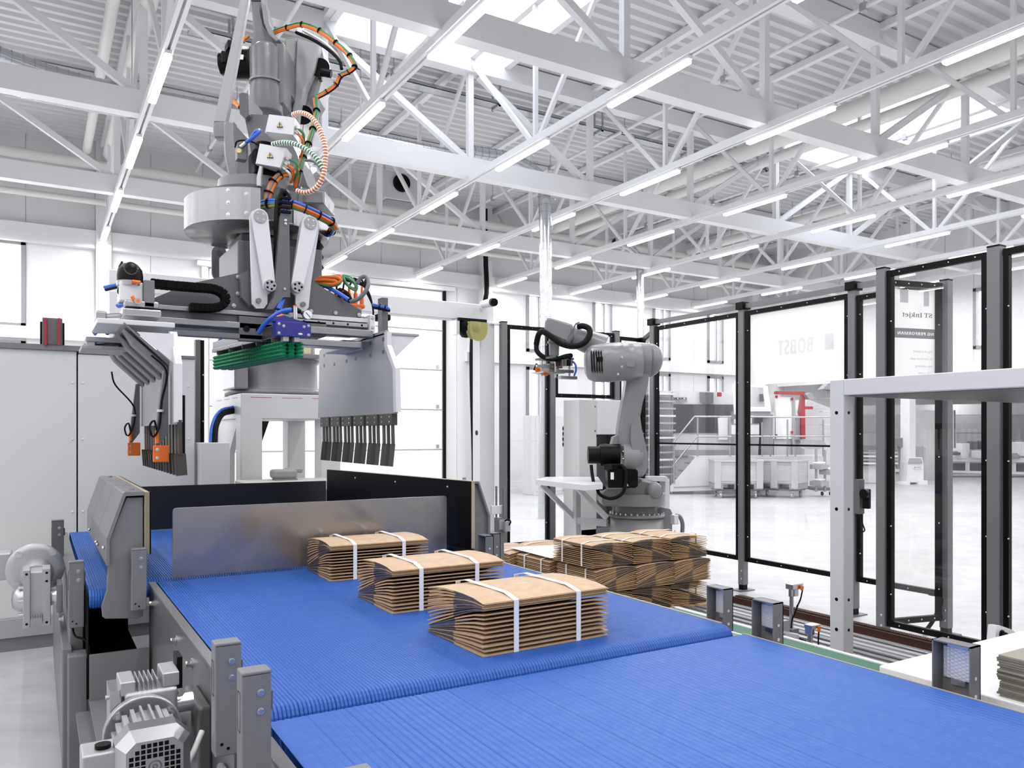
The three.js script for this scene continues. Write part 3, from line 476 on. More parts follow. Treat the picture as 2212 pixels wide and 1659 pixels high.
// gear motors
{ // near one: axis along z, shaft towards the belt
  const t = thing('gear_motor', 'cast aluminium gear motor with fan cowl beside the near belt', 'motor', [0.25, 0.62, -2.4], 'gear motors');
  const c = [0.255, 0.765], mz = -2.16, oct = (r, q, z) => { const o = []; for (const [a, b] of [[1, q], [q, 1], [-q, 1], [-1, q], [-1, -q], [-q, -1], [q, -1], [1, -q]]) o.push([c[0] + a * r, c[1] + b * r, z]); return o; };
  const loft = (A, B) => { const p = []; for (let i = 0; i < 8; i++) { const j = (i + 1) % 8; p.push(...A[i], ...B[j], ...A[j], ...A[i], ...B[i], ...B[j]); } const g = new THREE.BufferGeometry(); g.setAttribute('position', new THREE.Float32BufferAttribute(p, 3)); g.computeVertexNormals(); return g; };
  const A = oct(0.088, 0.62, mz - 0.09), B = oct(0.088, 0.62, mz - 0.035), D = oct(0.066, 0.66, mz);
  const fc = part(t, 'fan_cowl', [loft(B, A), loft(D, B), prism(oct(0.0875, 0.62, mz - 0.09), [0, 0, -0.004])], M.aluBright);
  part(fc, 'cowl_face', [prism(D, [0, 0, -0.003])], M.castAlu);
  const cell = []; for (let i = -4; i <= 4; i++) for (let j = -4; j <= 4; j++) if (i * i + j * j > 3.2 && i * i + j * j < 21) cell.push(box(c[0] + i * 0.0135 - 0.005, c[0] + i * 0.0135 + 0.005, c[1] + j * 0.0135 - 0.005, c[1] + j * 0.0135 + 0.005, mz - 0.002, mz + 0.0006));
  part(fc, 'grille_hole', cell, M.black); part(fc, 'face_badge', [new THREE.TorusGeometry(0.014, 0.002, 6, 24).translate(c[0], c[1], mz), new THREE.TorusGeometry(0.005, 0.002, 6, 16).translate(c[0], c[1], mz)], M.dark);
  part(t, 'stator', [cyl([c[0], c[1], mz - 0.09], [c[0], c[1], mz - 0.24], 0.068, 0.068, 32)], M.castAlu);
  for (let k = 0; k < 22; k++) { const a = k * Math.PI * 2 / 22; part(t, 'cooling_fin', [bar([c[0] + Math.cos(a) * 0.076, c[1] + Math.sin(a) * 0.076, mz - 0.095], [c[0] + Math.cos(a) * 0.076, c[1] + Math.sin(a) * 0.076, mz - 0.235], 0.003 + 0.016 * Math.abs(Math.cos(a)), 0.003 + 0.016 * Math.abs(Math.sin(a)))], M.castAlu); }
  const mf = part(t, 'motor_flange', [lathe([[0.06, 0], [0.1, 0.004], [0.102, 0.012], [0.096, 0.016], [0.09, 0.008], [0.06, 0.006]], [c[0], c[1], mz - 0.27], 40, [0, 0, 1]), cyl([c[0], c[1], mz - 0.285], [c[0], c[1], mz - 0.268], 0.1, 0.1, 40)], M.castAlu);
  for (const a of [0.6, 2.4, 3.9, 5.4]) part(mf, 'flange_bolt', hexbolt([c[0] + Math.cos(a) * 0.084, c[1] + Math.sin(a) * 0.084, mz - 0.262], [0, 0, 1], 0.009, 0.014), M.zinc);
  part(t, 'terminal_box', [box(c[0] - 0.16, c[0] - 0.075, c[1] - 0.09, c[1] + 0.035, mz - 0.16, mz - 0.06, 0.006)], M.castAlu); part(t, 'blind_plug', [cyl([c[0] - 0.11, c[1] + 0.035, mz - 0.1], [c[0] - 0.11, c[1] + 0.045, mz - 0.1], 0.019, 0.019, 20)], M.black);
  const gz = mz - 0.36;
  part(t, 'gear_case', [box(0.21, 0.35, 0.72, 0.87, gz - 0.07, gz + 0.07, 0.012), box(0.2, 0.24, 0.86, 0.9, gz - 0.06, gz + 0.06, 0.004), box(0.31, 0.355, 0.87, 0.91, gz - 0.06, gz + 0.06, 0.004)], M.castAlu);
  for (let k = 0; k < 5; k++) part(t, 'case_rib', [box(0.247 + k * 0.012, 0.25 + k * 0.012, 0.86, 0.895, gz - 0.06, gz + 0.06)], M.castAlu);
  part(t, 'side_cover', [prism([[0.2, 0.88, gz - 0.06], [0.2, 0.88, gz + 0.06], [0.2, 0.75, gz + 0.08], [0.2, 0.7, gz + 0.03], [0.2, 0.7, gz - 0.05]], [-0.025, 0, 0])], M.aluBright);
  for (const [dy, dz] of [[0.86, 0.04], [0.77, 0.06], [0.72, -0.02]]) part(t, 'cover_screw', [cyl([0.175, dy, gz + dz], [0.165, dy, gz + dz], 0.007, undefined, 8)], M.zinc);
  part(t, 'output_shaft', [cyl([0.35, 0.8, gz], [0.4, 0.8, gz], 0.028, undefined, 20), ...hexbolt([0.36, 0.84, gz + 0.03], [0, 0, 1], 0.008, 0.02)], M.zinc);
  part(t, 'torque_arm', [box(0.36, 0.375, 0.78, 0.93, gz - 0.1, gz - 0.02)], M.black);
  part(t, 'power_cable', [tube([[0.345, 0.7, mz - 0.12], [0.37, 0.72, mz - 0.16], [0.4, 0.76, mz - 0.2]], 0.008)], M.cableWhite);
}
{ // far one at the left edge
  const t = thing('gear_motor', 'aluminium gear motor at the left picture edge against the cabinet', 'motor', [0.0, 0.62, -4.5], 'gear motors');
  const mf = part(t, 'motor_flange', [lathe([[0.0, 0.02], [0.1, 0.02], [0.128, 0.012], [0.132, 0], [0.128, -0.012], [0, -0.012]], [-0.005, 0.9, -4.75], 40, [0, 0, 1])], M.castAlu);
  part(t, 'motor_body', [cyl([-0.005, 0.9, -5.05], [-0.005, 0.9, -4.77], 0.1, 0.1, 28)], M.castAlu);
  part(t, 'terminal_box', [box(-0.2, -0.11, 0.84, 0.98, -5.0, -4.84, 0.01)], M.castAlu);
  for (const a of [0.8, 2.3, 3.9, 5.5]) part(mf, 'flange_bolt', hexbolt([-0.005 + Math.cos(a) * 0.11, 0.9 + Math.sin(a) * 0.11, -4.73], [0, 0, 1], 0.01, 0.014), M.zinc);
  part(t, 'gear_case', [box(-0.055, 0.06, 0.7, 0.93, -4.62, -4.48, 0.012), box(-0.055, -0.025, 0.66, 0.94, -4.6, -4.46, 0.003), box(0.025, 0.06, 0.66, 0.94, -4.6, -4.46, 0.003), cyl([0.0, 0.88, -4.74], [0.0, 0.88, -4.6], 0.08, 0.06, 24)], M.castAlu);
  for (let k = 0; k < 5; k++) part(t, 'case_rib', [box(-0.02 + k * 0.01, -0.017 + k * 0.01, 0.68, 0.72, -4.6, -4.45)], M.castAlu);
  part(t, 'end_cover', [lathe([[0, 0.05], [0.04, 0.045], [0.06, 0.02], [0.066, 0]], [-0.055, 0.79, -4.54], 24, [-1, 0, 0])], M.aluBright);
  for (const [y, z] of [[0.85, -4.5], [0.79, -4.48], [0.72, -4.5]]) part(t, 'cover_screw', [cyl([-0.055, y, z], [-0.075, y, z], 0.009, undefined, 8)], M.zinc);
  part(t, 'output_flange', [cyl([0.06, 0.79, -4.54], [0.11, 0.79, -4.54], 0.045, 0.05, 24)], M.zinc); part(t, 'bearing_block', [box(0.085, 0.11, 0.72, 0.86, -4.62, -4.46, 0.006)], M.grey);
  for (const [x, y] of [[-0.04, 0.92], [0.043, 0.92], [0.043, 0.88], [-0.04, 0.68], [0.043, 0.68]]) part(t, 'case_hole', [cyl([x, y, -4.461], [x, y, -4.458], 0.006, undefined, 10)], M.black);
}

// ================= carton bundles =================
const cardTex = noiseTex((u, v) => { const k = 0.93 + 0.06 * tn(u, v, 8, 3) + 0.05 * tn(u, v, 60, 12); return [k, k * 0.995, k * 0.985]; }, 256, 3, true);
const card = std(0xcdb296, 0.75, 0, { map: cardTex }), cardEdge = std(0xbd9a74, 0.85), flap = std(0x6a6059, 0.3, 0.3);
const BL = 0.38, BW = 0.5, BH = 0.18, NC = 10;
const cartonGeos = [];
{
  const thick = 0.855 * BH / NC, thin = 0.145 * BH / NC, SEG = 6;
  for (let s = 0; s < 2; s++) for (let i = 0; i < NC; i++) {                 // s = 0: lower set, thick at +z; s = 1: upper set, thick at -z
    const yAt = (z, k) => { const f = z / BL + 0.5, a = s ? thick + (thin - thick) * f : thin + (thick - thin) * f; return s ? BH - a * (NC - k) : a * k; };
    const sag = (z, y) => y - 0.014 * Math.pow(Math.abs(2 * z / BL), 3) * (y / BH) + (s ? 0 : 0);
    const pos = [], uv = [], grp = [[], [], []], jx = rr(-0.006, 0.006), jz = rr(-0.004, 0.004), hw = BW / 2;
    const lo = (z) => sag(z, yAt(z, i) + 0.0004), hi = (z) => { const f = s ? 0.5 - z / BL : 0.5 + z / BL; const a = yAt(z, i), b = yAt(z, i + 1); return sag(z, a + (b - a) * (0.9 - 0.55 * f)); };
    const quad = (g, a, b, c, d) => grp[g].push(a, b, c, a, c, d);
    for (let k = 0; k < SEG; k++) {
      const z0 = -BL / 2 + BL * k / SEG, z1 = z0 + BL / SEG, X = hw + jx, N = -hw + jx, f = s ? k >= SEG / 2 : k < SEG / 2;
      quad(0, [N, hi(z0), z0 + jz], [N, hi(z1), z1 + jz], [X, hi(z1), z1 + jz], [X, hi(z0), z0 + jz]);
      quad(0, [N, lo(z0), z0 + jz], [X, lo(z0), z0 + jz], [X, lo(z1), z1 + jz], [N, lo(z1), z1 + jz]);
      quad(f ? 2 : 1, [N, lo(z0), z0 + jz], [N, lo(z1), z1 + jz], [N, hi(z1), z1 + jz], [N, hi(z0), z0 + jz]);
      quad(f ? 2 : 1, [X, lo(z0), z0 + jz], [X, hi(z0), z0 + jz], [X, hi(z1), z1 + jz], [X, lo(z1), z1 + jz]);
    }
    for (const e of [-1, 1]) { const z = e * BL / 2, X = hw + jx, N = -hw + jx; const q = [[N, lo(z), z + jz], [X, lo(z), z + jz], [X, hi(z), z + jz], [N, hi(z), z + jz]]; if (e > 0) quad(1, ...q); else quad(1, q[0], q[3], q[2], q[1]); }
    const g = new THREE.BufferGeometry(); let n = 0;
    grp.forEach((list, m) => { for (const p of list) { pos.push(...p); uv.push(p[0], p[2] + p[1]); } g.addGroup(n, list.length, m); n += list.length; });
    g.setAttribute('position', new THREE.Float32BufferAttribute(pos, 3)); g.setAttribute('uv', new THREE.Float32BufferAttribute(uv, 2)); g.computeVertexNormals(); cartonGeos.push(g);
  }
}
const strapGeo = soup([box(-0.009, 0.009, BH - 0.001, BH + 0.0015, -BL / 2 + 0.06, BL / 2 - 0.06), bar([0, BH, BL / 2 - 0.06], [0, BH - 0.014, BL / 2 + 0.003], 0.018, 0.002), bar([0, BH, -BL / 2 + 0.06], [0, BH - 0.014, -BL / 2 - 0.003], 0.018, 0.002), box(-0.009, 0.009, 0, BH - 0.014, BL / 2 + 0.002, BL / 2 + 0.0045), box(-0.009, 0.009, 0, BH - 0.014, -BL / 2 - 0.0045, -BL / 2 - 0.002)]);
function bundle(label, group, x, y, z, ry) {
  const t = thing('carton_bundle', label, 'carton bundle', [x, y, z], group); t.rotation.y = ry;
  cartonGeos.forEach((g) => piece(t, 'carton', g, [card, cardEdge, flap], [x, y, z]));
  for (const sx of [-0.13, 0.12]) piece(t, 'strap', strapGeo, M.strap, [x + sx, y, z]);
  return t;
}
bundle('strapped carton bundle on the belt nearest the camera', 'bundles riding the blue belt', 1.44, 0.9, -2.36, 0.03);
bundle('middle one of three carton bundles riding the blue belt', 'bundles riding the blue belt', 1.43, 0.9, -3.05, 0);
bundle('carton bundle on the belt right in front of steel plate', 'bundles riding the blue belt', 1.44, 0.9, -3.82, -0.02);
{ // the pallet
  const py = 0.235, t = thing('pallet', 'wooden pallet under the stacked carton bundles', 'pallet', [4.0, 0.08, -5.3]);
  const wm = [std(0xa98c68, 0.85), std(0x97774f, 0.85), std(0xb59a78, 0.85)];
  for (let i = 0; i < 9; i++) part(t, 'deck_board', [box(3.4 + i * 0.14, 3.51 + i * 0.14, py - 0.024, py, -6.2, -4.62, 0.003)], wm[i % 3]);
  for (const z of [-6.1, -5.4, -4.7]) { part(t, 'cross_board', [box(3.4, 4.64, py - 0.046, py - 0.024, z - 0.07, z + 0.07)], wm[1]); for (const x of [3.47, 4.02, 4.57]) part(t, 'block', [box(x - 0.07, x + 0.07, 0.105, py - 0.046, z - 0.07, z + 0.07)], wm[0]); }
  for (const x of [3.47, 4.02, 4.57]) part(t, 'base_board', [box(x - 0.07, x + 0.07, 0.085, 0.105, -6.2, -4.62)], wm[2]);
  const c = thing('pallet_conveyor', 'low pallet conveyor under the carton stack', 'conveyor', [4, 0, -5.4]);
  part(c, 'side_rail', [box(3.36, 3.42, 0, 0.08, -6.3, -4.4)], M.alu); part(c, 'side_rail', [box(4.62, 4.68, 0, 0.08, -6.3, -4.4)], M.alu);
  for (let k = 0; k < 12; k++) part(c, 'roller', [cyl([3.42, 0.055, -6.2 + k * 0.15], [4.62, 0.055, -6.2 + k * 0.15], 0.03, undefined, 14)], M.zinc);
  const pos3 = ['left', 'middle', 'right'], lay = ['bottom', 'middle', 'top'];
  for (let k = 0; k < 3; k++) for (let i = 0; i < 3; i++) bundle(`${lay[k]} layer ${pos3[i]} bundle in the front row on the pallet`, 'bundles stacked on the pallet', 3.68 + i * 0.387 + (k === 1 ? 0.02 : 0), py + 0.185 * k, -4.92 + (k === 1 ? 0.015 : 0), (k === 1 ? 1 : -1) * Math.PI / 2 + rr(-0.015, 0.015));
  for (let k = 0; k < 2; k++) for (let i = 0; i < 3; i++) bundle(`${lay[k]} layer ${pos3[i]} bundle in the rear row on the pallet`, 'bundles stacked on the pallet', 3.66 + i * 0.387, py + 0.185 * k, -5.45, (k ? 1 : -1) * Math.PI / 2);
  for (let i = 0; i < 2; i++) bundle(`${['left', 'middle'][i]} bundle at the back behind the white interleaf sheet`, 'bundles stacked on the pallet', 3.6 + i * 0.39, py + 0.185, -5.97, Math.PI / 2);
  for (let i = 0; i < 2; i++) bundle(`${['left', 'middle'][i]} bottom bundle at the back of the pallet`, 'bundles stacked on the pallet', 3.6 + i * 0.39, py, -5.97, -Math.PI / 2);
  solo('interleaf_sheet', 'white paper sheet lying over the rear bundles', 'sheet', [prism([[3.48, py + 0.374, -5.2], [4.5, py + 0.374, -5.2], [4.6, py + 0.374, -5.7], [3.5, py + 0.374, -5.86]], [0, 0.002, 0])], M.strap);
}

// ================= gripper and palletizing robot =================
const GRIP = [1.2, 2.0, -5.1];
const cap = (a, b, r1, r2, vec, n = 10) => {            // outline round two points in the plane z = const, pushed along vec
  const dx = b[0] - a[0], dy = b[1] - a[1], th = Math.atan2(dy, dx), o = [];
  for (let i = 0; i <= n; i++) { const t = th + Math.PI / 2 + Math.PI * i / n; o.push([a[0] + Math.cos(t) * r1, a[1] + Math.sin(t) * r1, a[2]]); }
  for (let i = 0; i <= n; i++) { const t = th - Math.PI / 2 + Math.PI * i / n; o.push([b[0] + Math.cos(t) * r2, b[1] + Math.sin(t) * r2, a[2]]); }
  return prism(o, vec);
};
function cables(t, pts, mats, r, spread, name = 'cable') {   // several cables laid side by side along one run
  mats.forEach((m, i) => { const r0 = r; r = m === cG ? r * 0.75 : r; const a = i * 2.399, k = Math.sqrt(i / Math.max(1, mats.length - 1)) * spread; part(t, name, [tube(pts.map((p, j) => [p[0] + Math.cos(a) * k * RT[0] + rr(-0.2, 0.2) * r, p[1] + Math.sin(a) * k + rr(-0.2, 0.2) * r, p[2] + Math.cos(a) * k * RT[2]]), r)], m); r = r0; });
  for (let j = 1; j + 1 < pts.length; j++) { const p = V(pts[j]), d = V(pts[j + 1]).sub(V(pts[j - 1])).normalize(); part(t, 'cable_tie', [cyl(p.clone().addScaledVector(d, -0.003).toArray(), p.clone().addScaledVector(d, 0.003).toArray(), spread + r * 1.1, undefined, 12)], M.black); }
}
const { cableOrange: cO, cableGreen: cG, cableBlue: cB, cableGrey: cY } = M;
const cK = M.rubber;
{
  const t = thing('bundle_gripper', 'clamping gripper with two finger claws hanging from the palletizing robot', 'gripper', GRIP);
  // turntable ring
  const dc = [1.2, 0, -5.11];
  part(t, 'turntable_plate', [lathe([[0, 2.83], [0.428, 2.83], [0.431, 2.834], [0.431, 2.842], [0.424, 2.845], [0, 2.845]], dc, 72)], M.steelPlate);
  const hoop = (h, a0, al, n) => {                   // rolled sheet: slightly uneven from plate to plate
    const pos = [], R = Array.from({ length: n + 1 }, () => 0.432 + rr(-0.0016, 0.0016)), at = (i, r, y) => { const a = a0 + al * i / n; return [dc[0] + Math.sin(a) * r, y, dc[2] + Math.cos(a) * r]; };
    for (let i = 0; i < n; i++) { const q = (a, b, c, d) => pos.push(...a, ...b, ...c, ...a, ...c, ...d), A = R[i], B = R[i + 1];
      q(at(i, A, 2.832), at(i + 1, B, 2.832), at(i + 1, B, h), at(i, A, h)); q(at(i, A, h), at(i + 1, B, h), at(i + 1, B - 0.012, h), at(i, A - 0.012, h)); q(at(i, A - 0.012, h), at(i + 1, B - 0.012, h), at(i + 1, B - 0.012, 2.832), at(i, A - 0.012, 2.832)); }
    const g = new THREE.BufferGeometry(); g.setAttribute('position', new THREE.Float32BufferAttribute(pos, 3)); g.computeVertexNormals(); return g;
  };
  part(t, 'ring_wall', [hoop(3.02, -1.9, 1.7, 28)], M.ring); part(t, 'ring_wall', [hoop(2.92, 0.25, 1.57, 26)], M.ring); part(t, 'ring_wall', [hoop(3.01, 1.82, 2.56, 30)], M.ring);
  part(t, 'hub', [cyl([1.2, 2.74, -5.11], [1.2, 2.832, -5.11], 0.1, 0.14, 28)], M.dark); part(t, 'hub_rim', [cyl([1.2, 2.815, -5.11], [1.2, 2.83, -5.11], 0.19, 0.19, 32)], M.alu);
  for (const [a, y] of [[-0.62, 3.0], [-0.62, 2.93], [-0.62, 2.86], [-0.38, 2.98], [-0.38, 2.87]]) part(t, 'ring_screw', screw([dc[0] + Math.sin(a) * 0.432, y, dc[2] + Math.cos(a) * 0.432], [Math.sin(a), 0, Math.cos(a)], 0.009, 0.006), M.zinc);
  part(t, 'top_flange', [cyl([1.2, 2.845, -5.11], [1.2, 3.08, -5.11], 0.28, 0.3, 36)], M.dark);
  // centre body and masts
  part(t, 'centre_body', [box(1.0, 1.5, 2.3, 2.72, -5.3, -4.75, 0.01), box(1.05, 1.42, 2.72, 2.8, -5.25, -4.9, 0.01)], M.dark);
  part(t, 'lift_plate', [prism([[1.035,2.817,-4.6],[1.048,2.856,-4.6],[1.082,2.876,-4.6],[1.12,2.863,-4.6],[1.131,2.817,-4.6],[1.165,2.463,-4.6],[1.154,2.409,-4.6],[1.133,2.389,-4.6],[1.133,2.339,-4.6],[1.113,2.31,-4.6],[1.071,2.307,-4.6],[1.048,2.331,-4.6]], [0, 0, -0.02])], M.white);
  part(t, 'lift_plate', [prism([[1.322,2.825,-4.6],[1.344,2.866,-4.6],[1.385,2.883,-4.6],[1.424,2.866,-4.6],[1.435,2.818,-4.6],[1.385,2.48,-4.6],[1.371,2.337,-4.6],[1.352,2.314,-4.6],[1.314,2.313,-4.6],[1.295,2.352,-4.6],[1.295,2.401,-4.6],[1.263,2.425,-4.6]], [0, 0, -0.02])], M.white);
  const la = [1.082,2.819,-4.58], lb = [1.134,2.433,-4.58], ra = [1.368,2.821,-4.58], rb = [1.29,2.44,-4.58];
  part(t, 'link_arm', [cap(la, lb, 0.045, 0.034, [0, 0, 0.022])], M.white); part(t, 'link_arm', [cap(ra, rb, 0.048, 0.034, [0, 0, 0.022])], M.white);
  for (const [c, r] of [[la, 0.036], [ra, 0.036]]) { const pc = part(t, 'pivot_cap', [cyl(add(c, [0, 0, 1], 0.022), add(c, [0, 0, 1], 0.03), r, r, 24)], M.greyLight); for (let k = 0; k < 4; k++) part(pc, 'pivot_screw', screw([c[0] + Math.cos(k * 1.57 + 0.78) * 0.023, c[1] + Math.sin(k * 1.57 + 0.78) * 0.023, c[2] + 0.03], [0, 0, 1], 0.005, 0.004), M.zinc); }
  for (const c of [lb, rb]) { const kn = part(t, 'pivot_knob', [cyl(add(c, [0, 0, 1], 0.022), add(c, [0, 0, 1], 0.045), 0.034, 0.033, 24)], M.greyLight); for (let k = 0; k < 5; k++) part(kn, 'knob_hole', [cyl([c[0] + Math.cos(k * 1.257) * 0.021, c[1] + Math.sin(k * 1.257) * 0.021, c[2] + 0.044], [c[0] + Math.cos(k * 1.257) * 0.021, c[1] + Math.sin(k * 1.257) * 0.021, c[2] + 0.046], 0.007, undefined, 10)], M.black); }
  for (const c of [[1.077,2.347,-4.58], [1.33,2.347,-4.58]]) part(t, 'foot_bolt', [cyl(c, add(c, [0, 0, 1], 0.014), 0.016, 0.015, 18)], M.grey);
  part(t, 'mast', [prism([[1.194,2.844,-4.55],[1.244,2.851,-4.55],[1.249,2.379,-4.55],[1.21,2.375,-4.55],[1.152,2.302,-4.55],[1.121,2.299,-4.55],[1.157,2.376,-4.55]], [0, 0, -0.05])], M.dark);
  for (const c of [[1.221,2.815,-4.545], [1.221,2.796,-4.545], [1.216,2.422,-4.545]]) part(t, 'mast_screw', screw(c, [0, 0, 1], 0.006, 0.005), M.zinc);
  part(t, 'energy_chain', [tube([[1.186,2.386,-4.6],[1.188,2.599,-4.6],[1.191,2.839,-4.6],[1.202,2.953,-4.6],[1.223,2.993,-4.6],[1.244,2.98,-4.6],[1.249,2.928,-4.6]], 0.022, 60, 4)], M.black, 'black plastic energy chain');
  part(t, 'chain_hose', [tube([[1.211,2.953,-4.555],[1.213,2.898,-4.555],[1.213,2.853,-4.555]], 0.006)], cB); part(t, 'chain_hose', [tube([[1.229,2.956,-4.555],[1.232,2.901,-4.555],[1.232,2.855,-4.555]], 0.006)], cB);
  for (const y of [428, 438, 448, 458]) { const p = { 428: [1.219,2.941,-4.545], 438: [1.219,2.915,-4.545], 448: [1.219,2.888,-4.545], 458: [1.219,2.862,-4.545] }[y]; part(t, 'chain_link', [cbox(p, 0.062, 0.012, 0.03)], M.black); }
  // side plates and rails
  part(t, 'side_plate', [prism([[0.721,2.429,-4.72],[1.052,2.539,-4.72],[1.083,2.529,-4.72],[1.083,2.249,-4.72],[0.723,2.233,-4.72],[0.545,2.296,-4.72],[0.545,2.334,-4.72]], [0, 0, -0.015])], M.dark);
  part(t, 'side_plate', [prism([[1.413,2.501,-4.7],[1.449,2.499,-4.7],[1.73,2.362,-4.7],[1.73,2.311,-4.7],[1.326,2.311,-4.7],[1.326,2.493,-4.7]], [0, 0, -0.015])], M.dark);
  for (const c of [[1.412,2.33,-4.69], [1.564,2.331,-4.69], [1.714,2.331,-4.69], [0.993,2.496,-4.71], [0.993,2.401,-4.71], [0.97,2.33,-4.71]]) part(t, 'plate_screw', screw(c, [0, 0, 1], 0.009, 0.006), M.zinc);
  part(t, 'corner_block', [prism([[0.998,2.504,-4.66],[1.044,2.536,-4.66],[1.07,2.522,-4.66],[1.07,2.358,-4.66],[1.049,2.324,-4.66],[1.003,2.373,-4.66]], [0, 0, -0.05])], M.dark);
  part(t, 'cross_beam', [box(0.42, 1.5, 2.18, 2.27, -4.95, -4.66, 0.006)], M.dark); part(t, 'cross_beam', [box(1.3, 1.76, 2.22, 2.33, -5.0, -4.72, 0.006)], M.alu);
  part(t, 'guide_rail', [box(0.4, 1.28, 2.268, 2.292, -4.69, -4.64, 0.003)], M.alu); part(t, 'guide_rail', [box(0.4, 1.28, 2.19, 2.225, -4.665, -4.62, 0.004)], M.alu); part(t, 'guide_rail', [box(0.45, 1.25, 2.13, 2.16, -4.68, -4.62, 0.004)], M.grey);
  part(t, 'guide_rail', [box(1.28, 1.77, 2.285, 2.31, -4.72, -4.68, 0.003)], M.white); part(t, 'guide_rail', [box(1.28, 1.76, 2.25, 2.275, -4.7, -4.66, 0.004)], M.aluBright); part(t, 'guide_rail', [box(1.28, 1.79, 2.19, 2.235, -4.72, -4.64, 0.006)], M.alu); part(t, 'guide_rail', [box(1.28, 1.72, 2.12, 2.16, -4.8, -4.66, 0.006)], M.alu);
  for (let k = 0; k < 5; k++) part(t, 'rail_hole', [cyl([1.36 + k * 0.09, 2.2625, -4.6605], [1.36 + k * 0.09, 2.2625, -4.6585], 0.007, undefined, 12)], M.black);
  part(t, 'end_block', [box(1.765, 1.8, 2.22, 2.33, -4.75, -4.64, 0.005)], M.white); for (const y of [2.25, 2.31]) part(t, 'block_screw', screw([1.782, y, -4.64], [0, 0, 1], 0.009, 0.006), M.zinc);
  for (const x of [1.02, 1.09]) part(t, 'body_hole', [cyl([x, 2.19, -4.62], [x, 2.19, -4.614], 0.018, undefined, 16)], M.black);
  part(t, 'web_plate', [box(0.98, 1.3, 2.12, 2.26, -4.66, -4.62, 0.004)], M.dark);
  // cable-carrier loop on the left rail
  { const c = new THREE.CatmullRomCurve3([[0.518,2.395,-4.6],[0.6,2.393,-4.6],[0.74,2.394,-4.6],[0.851,2.392,-4.6],[0.895,2.367,-4.6],[0.903,2.329,-4.6],[0.871,2.299,-4.6],[0.812,2.286,-4.6],[0.716,2.283,-4.6]].map(V), false, 'centripetal'), n = 26;
    for (let k = 0; k < n; k++) { const a = c.getPointAt(k / n), b = c.getPointAt((k + 1.12) / n > 1 ? 1 : (k + 1.12) / n); part(t, 'carrier_link', [bar(a.toArray(), b.toArray(), 0.07, 0.046, 0.006)], M.blackSoft); } }
  // left carriage
  part(t, 'carriage_motor', [lathe([[0, 0.095], [0.035, 0.09], [0.058, 0.06], [0.062, 0.03], [0.062, 0]], [0.413,2.376,-4.5], 28), ], M.black, 'black domed servo cap');
  part(t, 'encoder_ring', [cyl([0.413,2.376,-4.5], [0.413,2.352,-4.5], 0.064, undefined, 28)], M.aluBright);
  part(t, 'lens_ring', [new THREE.TorusGeometry(0.03, 0.004, 8, 28).translate(...[0.412,2.434,-4.44])], M.darkGlass);
  part(t, 'carriage_body', [box(0.36, 0.47, 2.27, 2.37, -4.58, -4.45, 0.008)], M.white); part(t, 'carriage_bracket', [box(0.47, 0.52, 2.24, 2.38, -4.5, -4.42, 0.004)], M.grey);
  part(t, 'carriage_slide', [box(0.38, 0.54, 2.238, 2.272, -4.6, -4.42, 0.008), box(0.37, 0.55, 2.19, 2.228, -4.6, -4.4, 0.008)], M.aluBright);
  part(t, 'clamp_plate', [box(0.25, 0.6, 2.13, 2.155, -4.75, -4.3, 0.004)], M.white);
  part(t, 'cylinder_rod', [cyl([0.288,2.19,-4.5], [0.372,2.201,-4.5], 0.012, undefined, 14), cbox([0.28,2.19,-4.5], 0.05, 0.05, 0.05, 0.01)], M.aluBright); part(t, 'cylinder_rod', [cyl([0.236,2.068,-4.7], [0.307,2.077,-4.7], 0.012, undefined, 14), cbox([0.245,2.069,-4.7], 0.05, 0.05, 0.05, 0.01)], M.aluBright);
  part(t, 'lower_arm', [box(0.22, 0.42, 2.075, 2.1, -4.95, -4.65, 0.004), box(0.2, 0.42, 2.035, 2.055, -4.95, -4.65, 0.004)], M.greyLight);
  part(t, 'connector', [cyl([0.416,2.366,-4.42], [0.453,2.364,-4.42], 0.009, undefined, 10)], M.orange); part(t, 'connector', [cyl([0.414,2.29,-4.42], [0.431,2.264,-4.42], 0.009, undefined, 10)], M.orange); part(t, 'indicator', [cyl([0.442,2.269,-4.42], [0.44,2.266,-4.4], 0.017, undefined, 18)], M.zinc); part(t, 'indicator_lens', [cyl([0.44,2.266,-4.4], [0.44,2.266,-4.397], 0.009, undefined, 14)], M.orange);
  cables(t, [[0.311,2.36,-4.655],[0.373,2.365,-4.559],[0.455,2.365,-4.51],[0.513,2.369,-4.533]], [cB, cB, cK], 0.008, 0.009, 'hose'); cables(t, [[0.363,2.255,-4.565],[0.399,2.251,-4.485],[0.45,2.251,-4.455],[0.496,2.264,-4.485]], [cB, cB], 0.008, 0.009, 'hose'); part(t, 'hose', [tube([[0.364,2.346,-4.506],[0.36,2.318,-4.508],[0.381,2.299,-4.496],[0.393,2.322,-4.489],[0.372,2.351,-4.501],[0.377,2.403,-4.557],[0.373,2.462,-4.617],[0.39,2.506,-4.665]], 0.006)], cK);
  cables(t, [[0.279,2.148,-4.966],[0.298,2.16,-4.896],[0.331,2.146,-4.818],[0.37,2.151,-4.794]], [cB, cK], 0.007, 0.007, 'hose');
  // left claw
  part(t, 'claw_plate', [prism([[0.56,2.098,-4.197],[0.56,1.929,-4.045],[0.56,1.64,-4.045],[0.56,1.641,-5.548],[0.56,1.995,-5.496],[0.56,2.034,-4.846]], [0.02, 0, 0])], M.greyLight); part(t, 'claw_edge', [prism([[0.555,2.097,-4.191],[0.555,2.09,-4.129],[0.555,1.923,-3.965],[0.555,1.65,-3.965],[0.555,1.65,-4.023],[0.555,1.925,-4.023]], [0.03, 0, 0])], M.white);
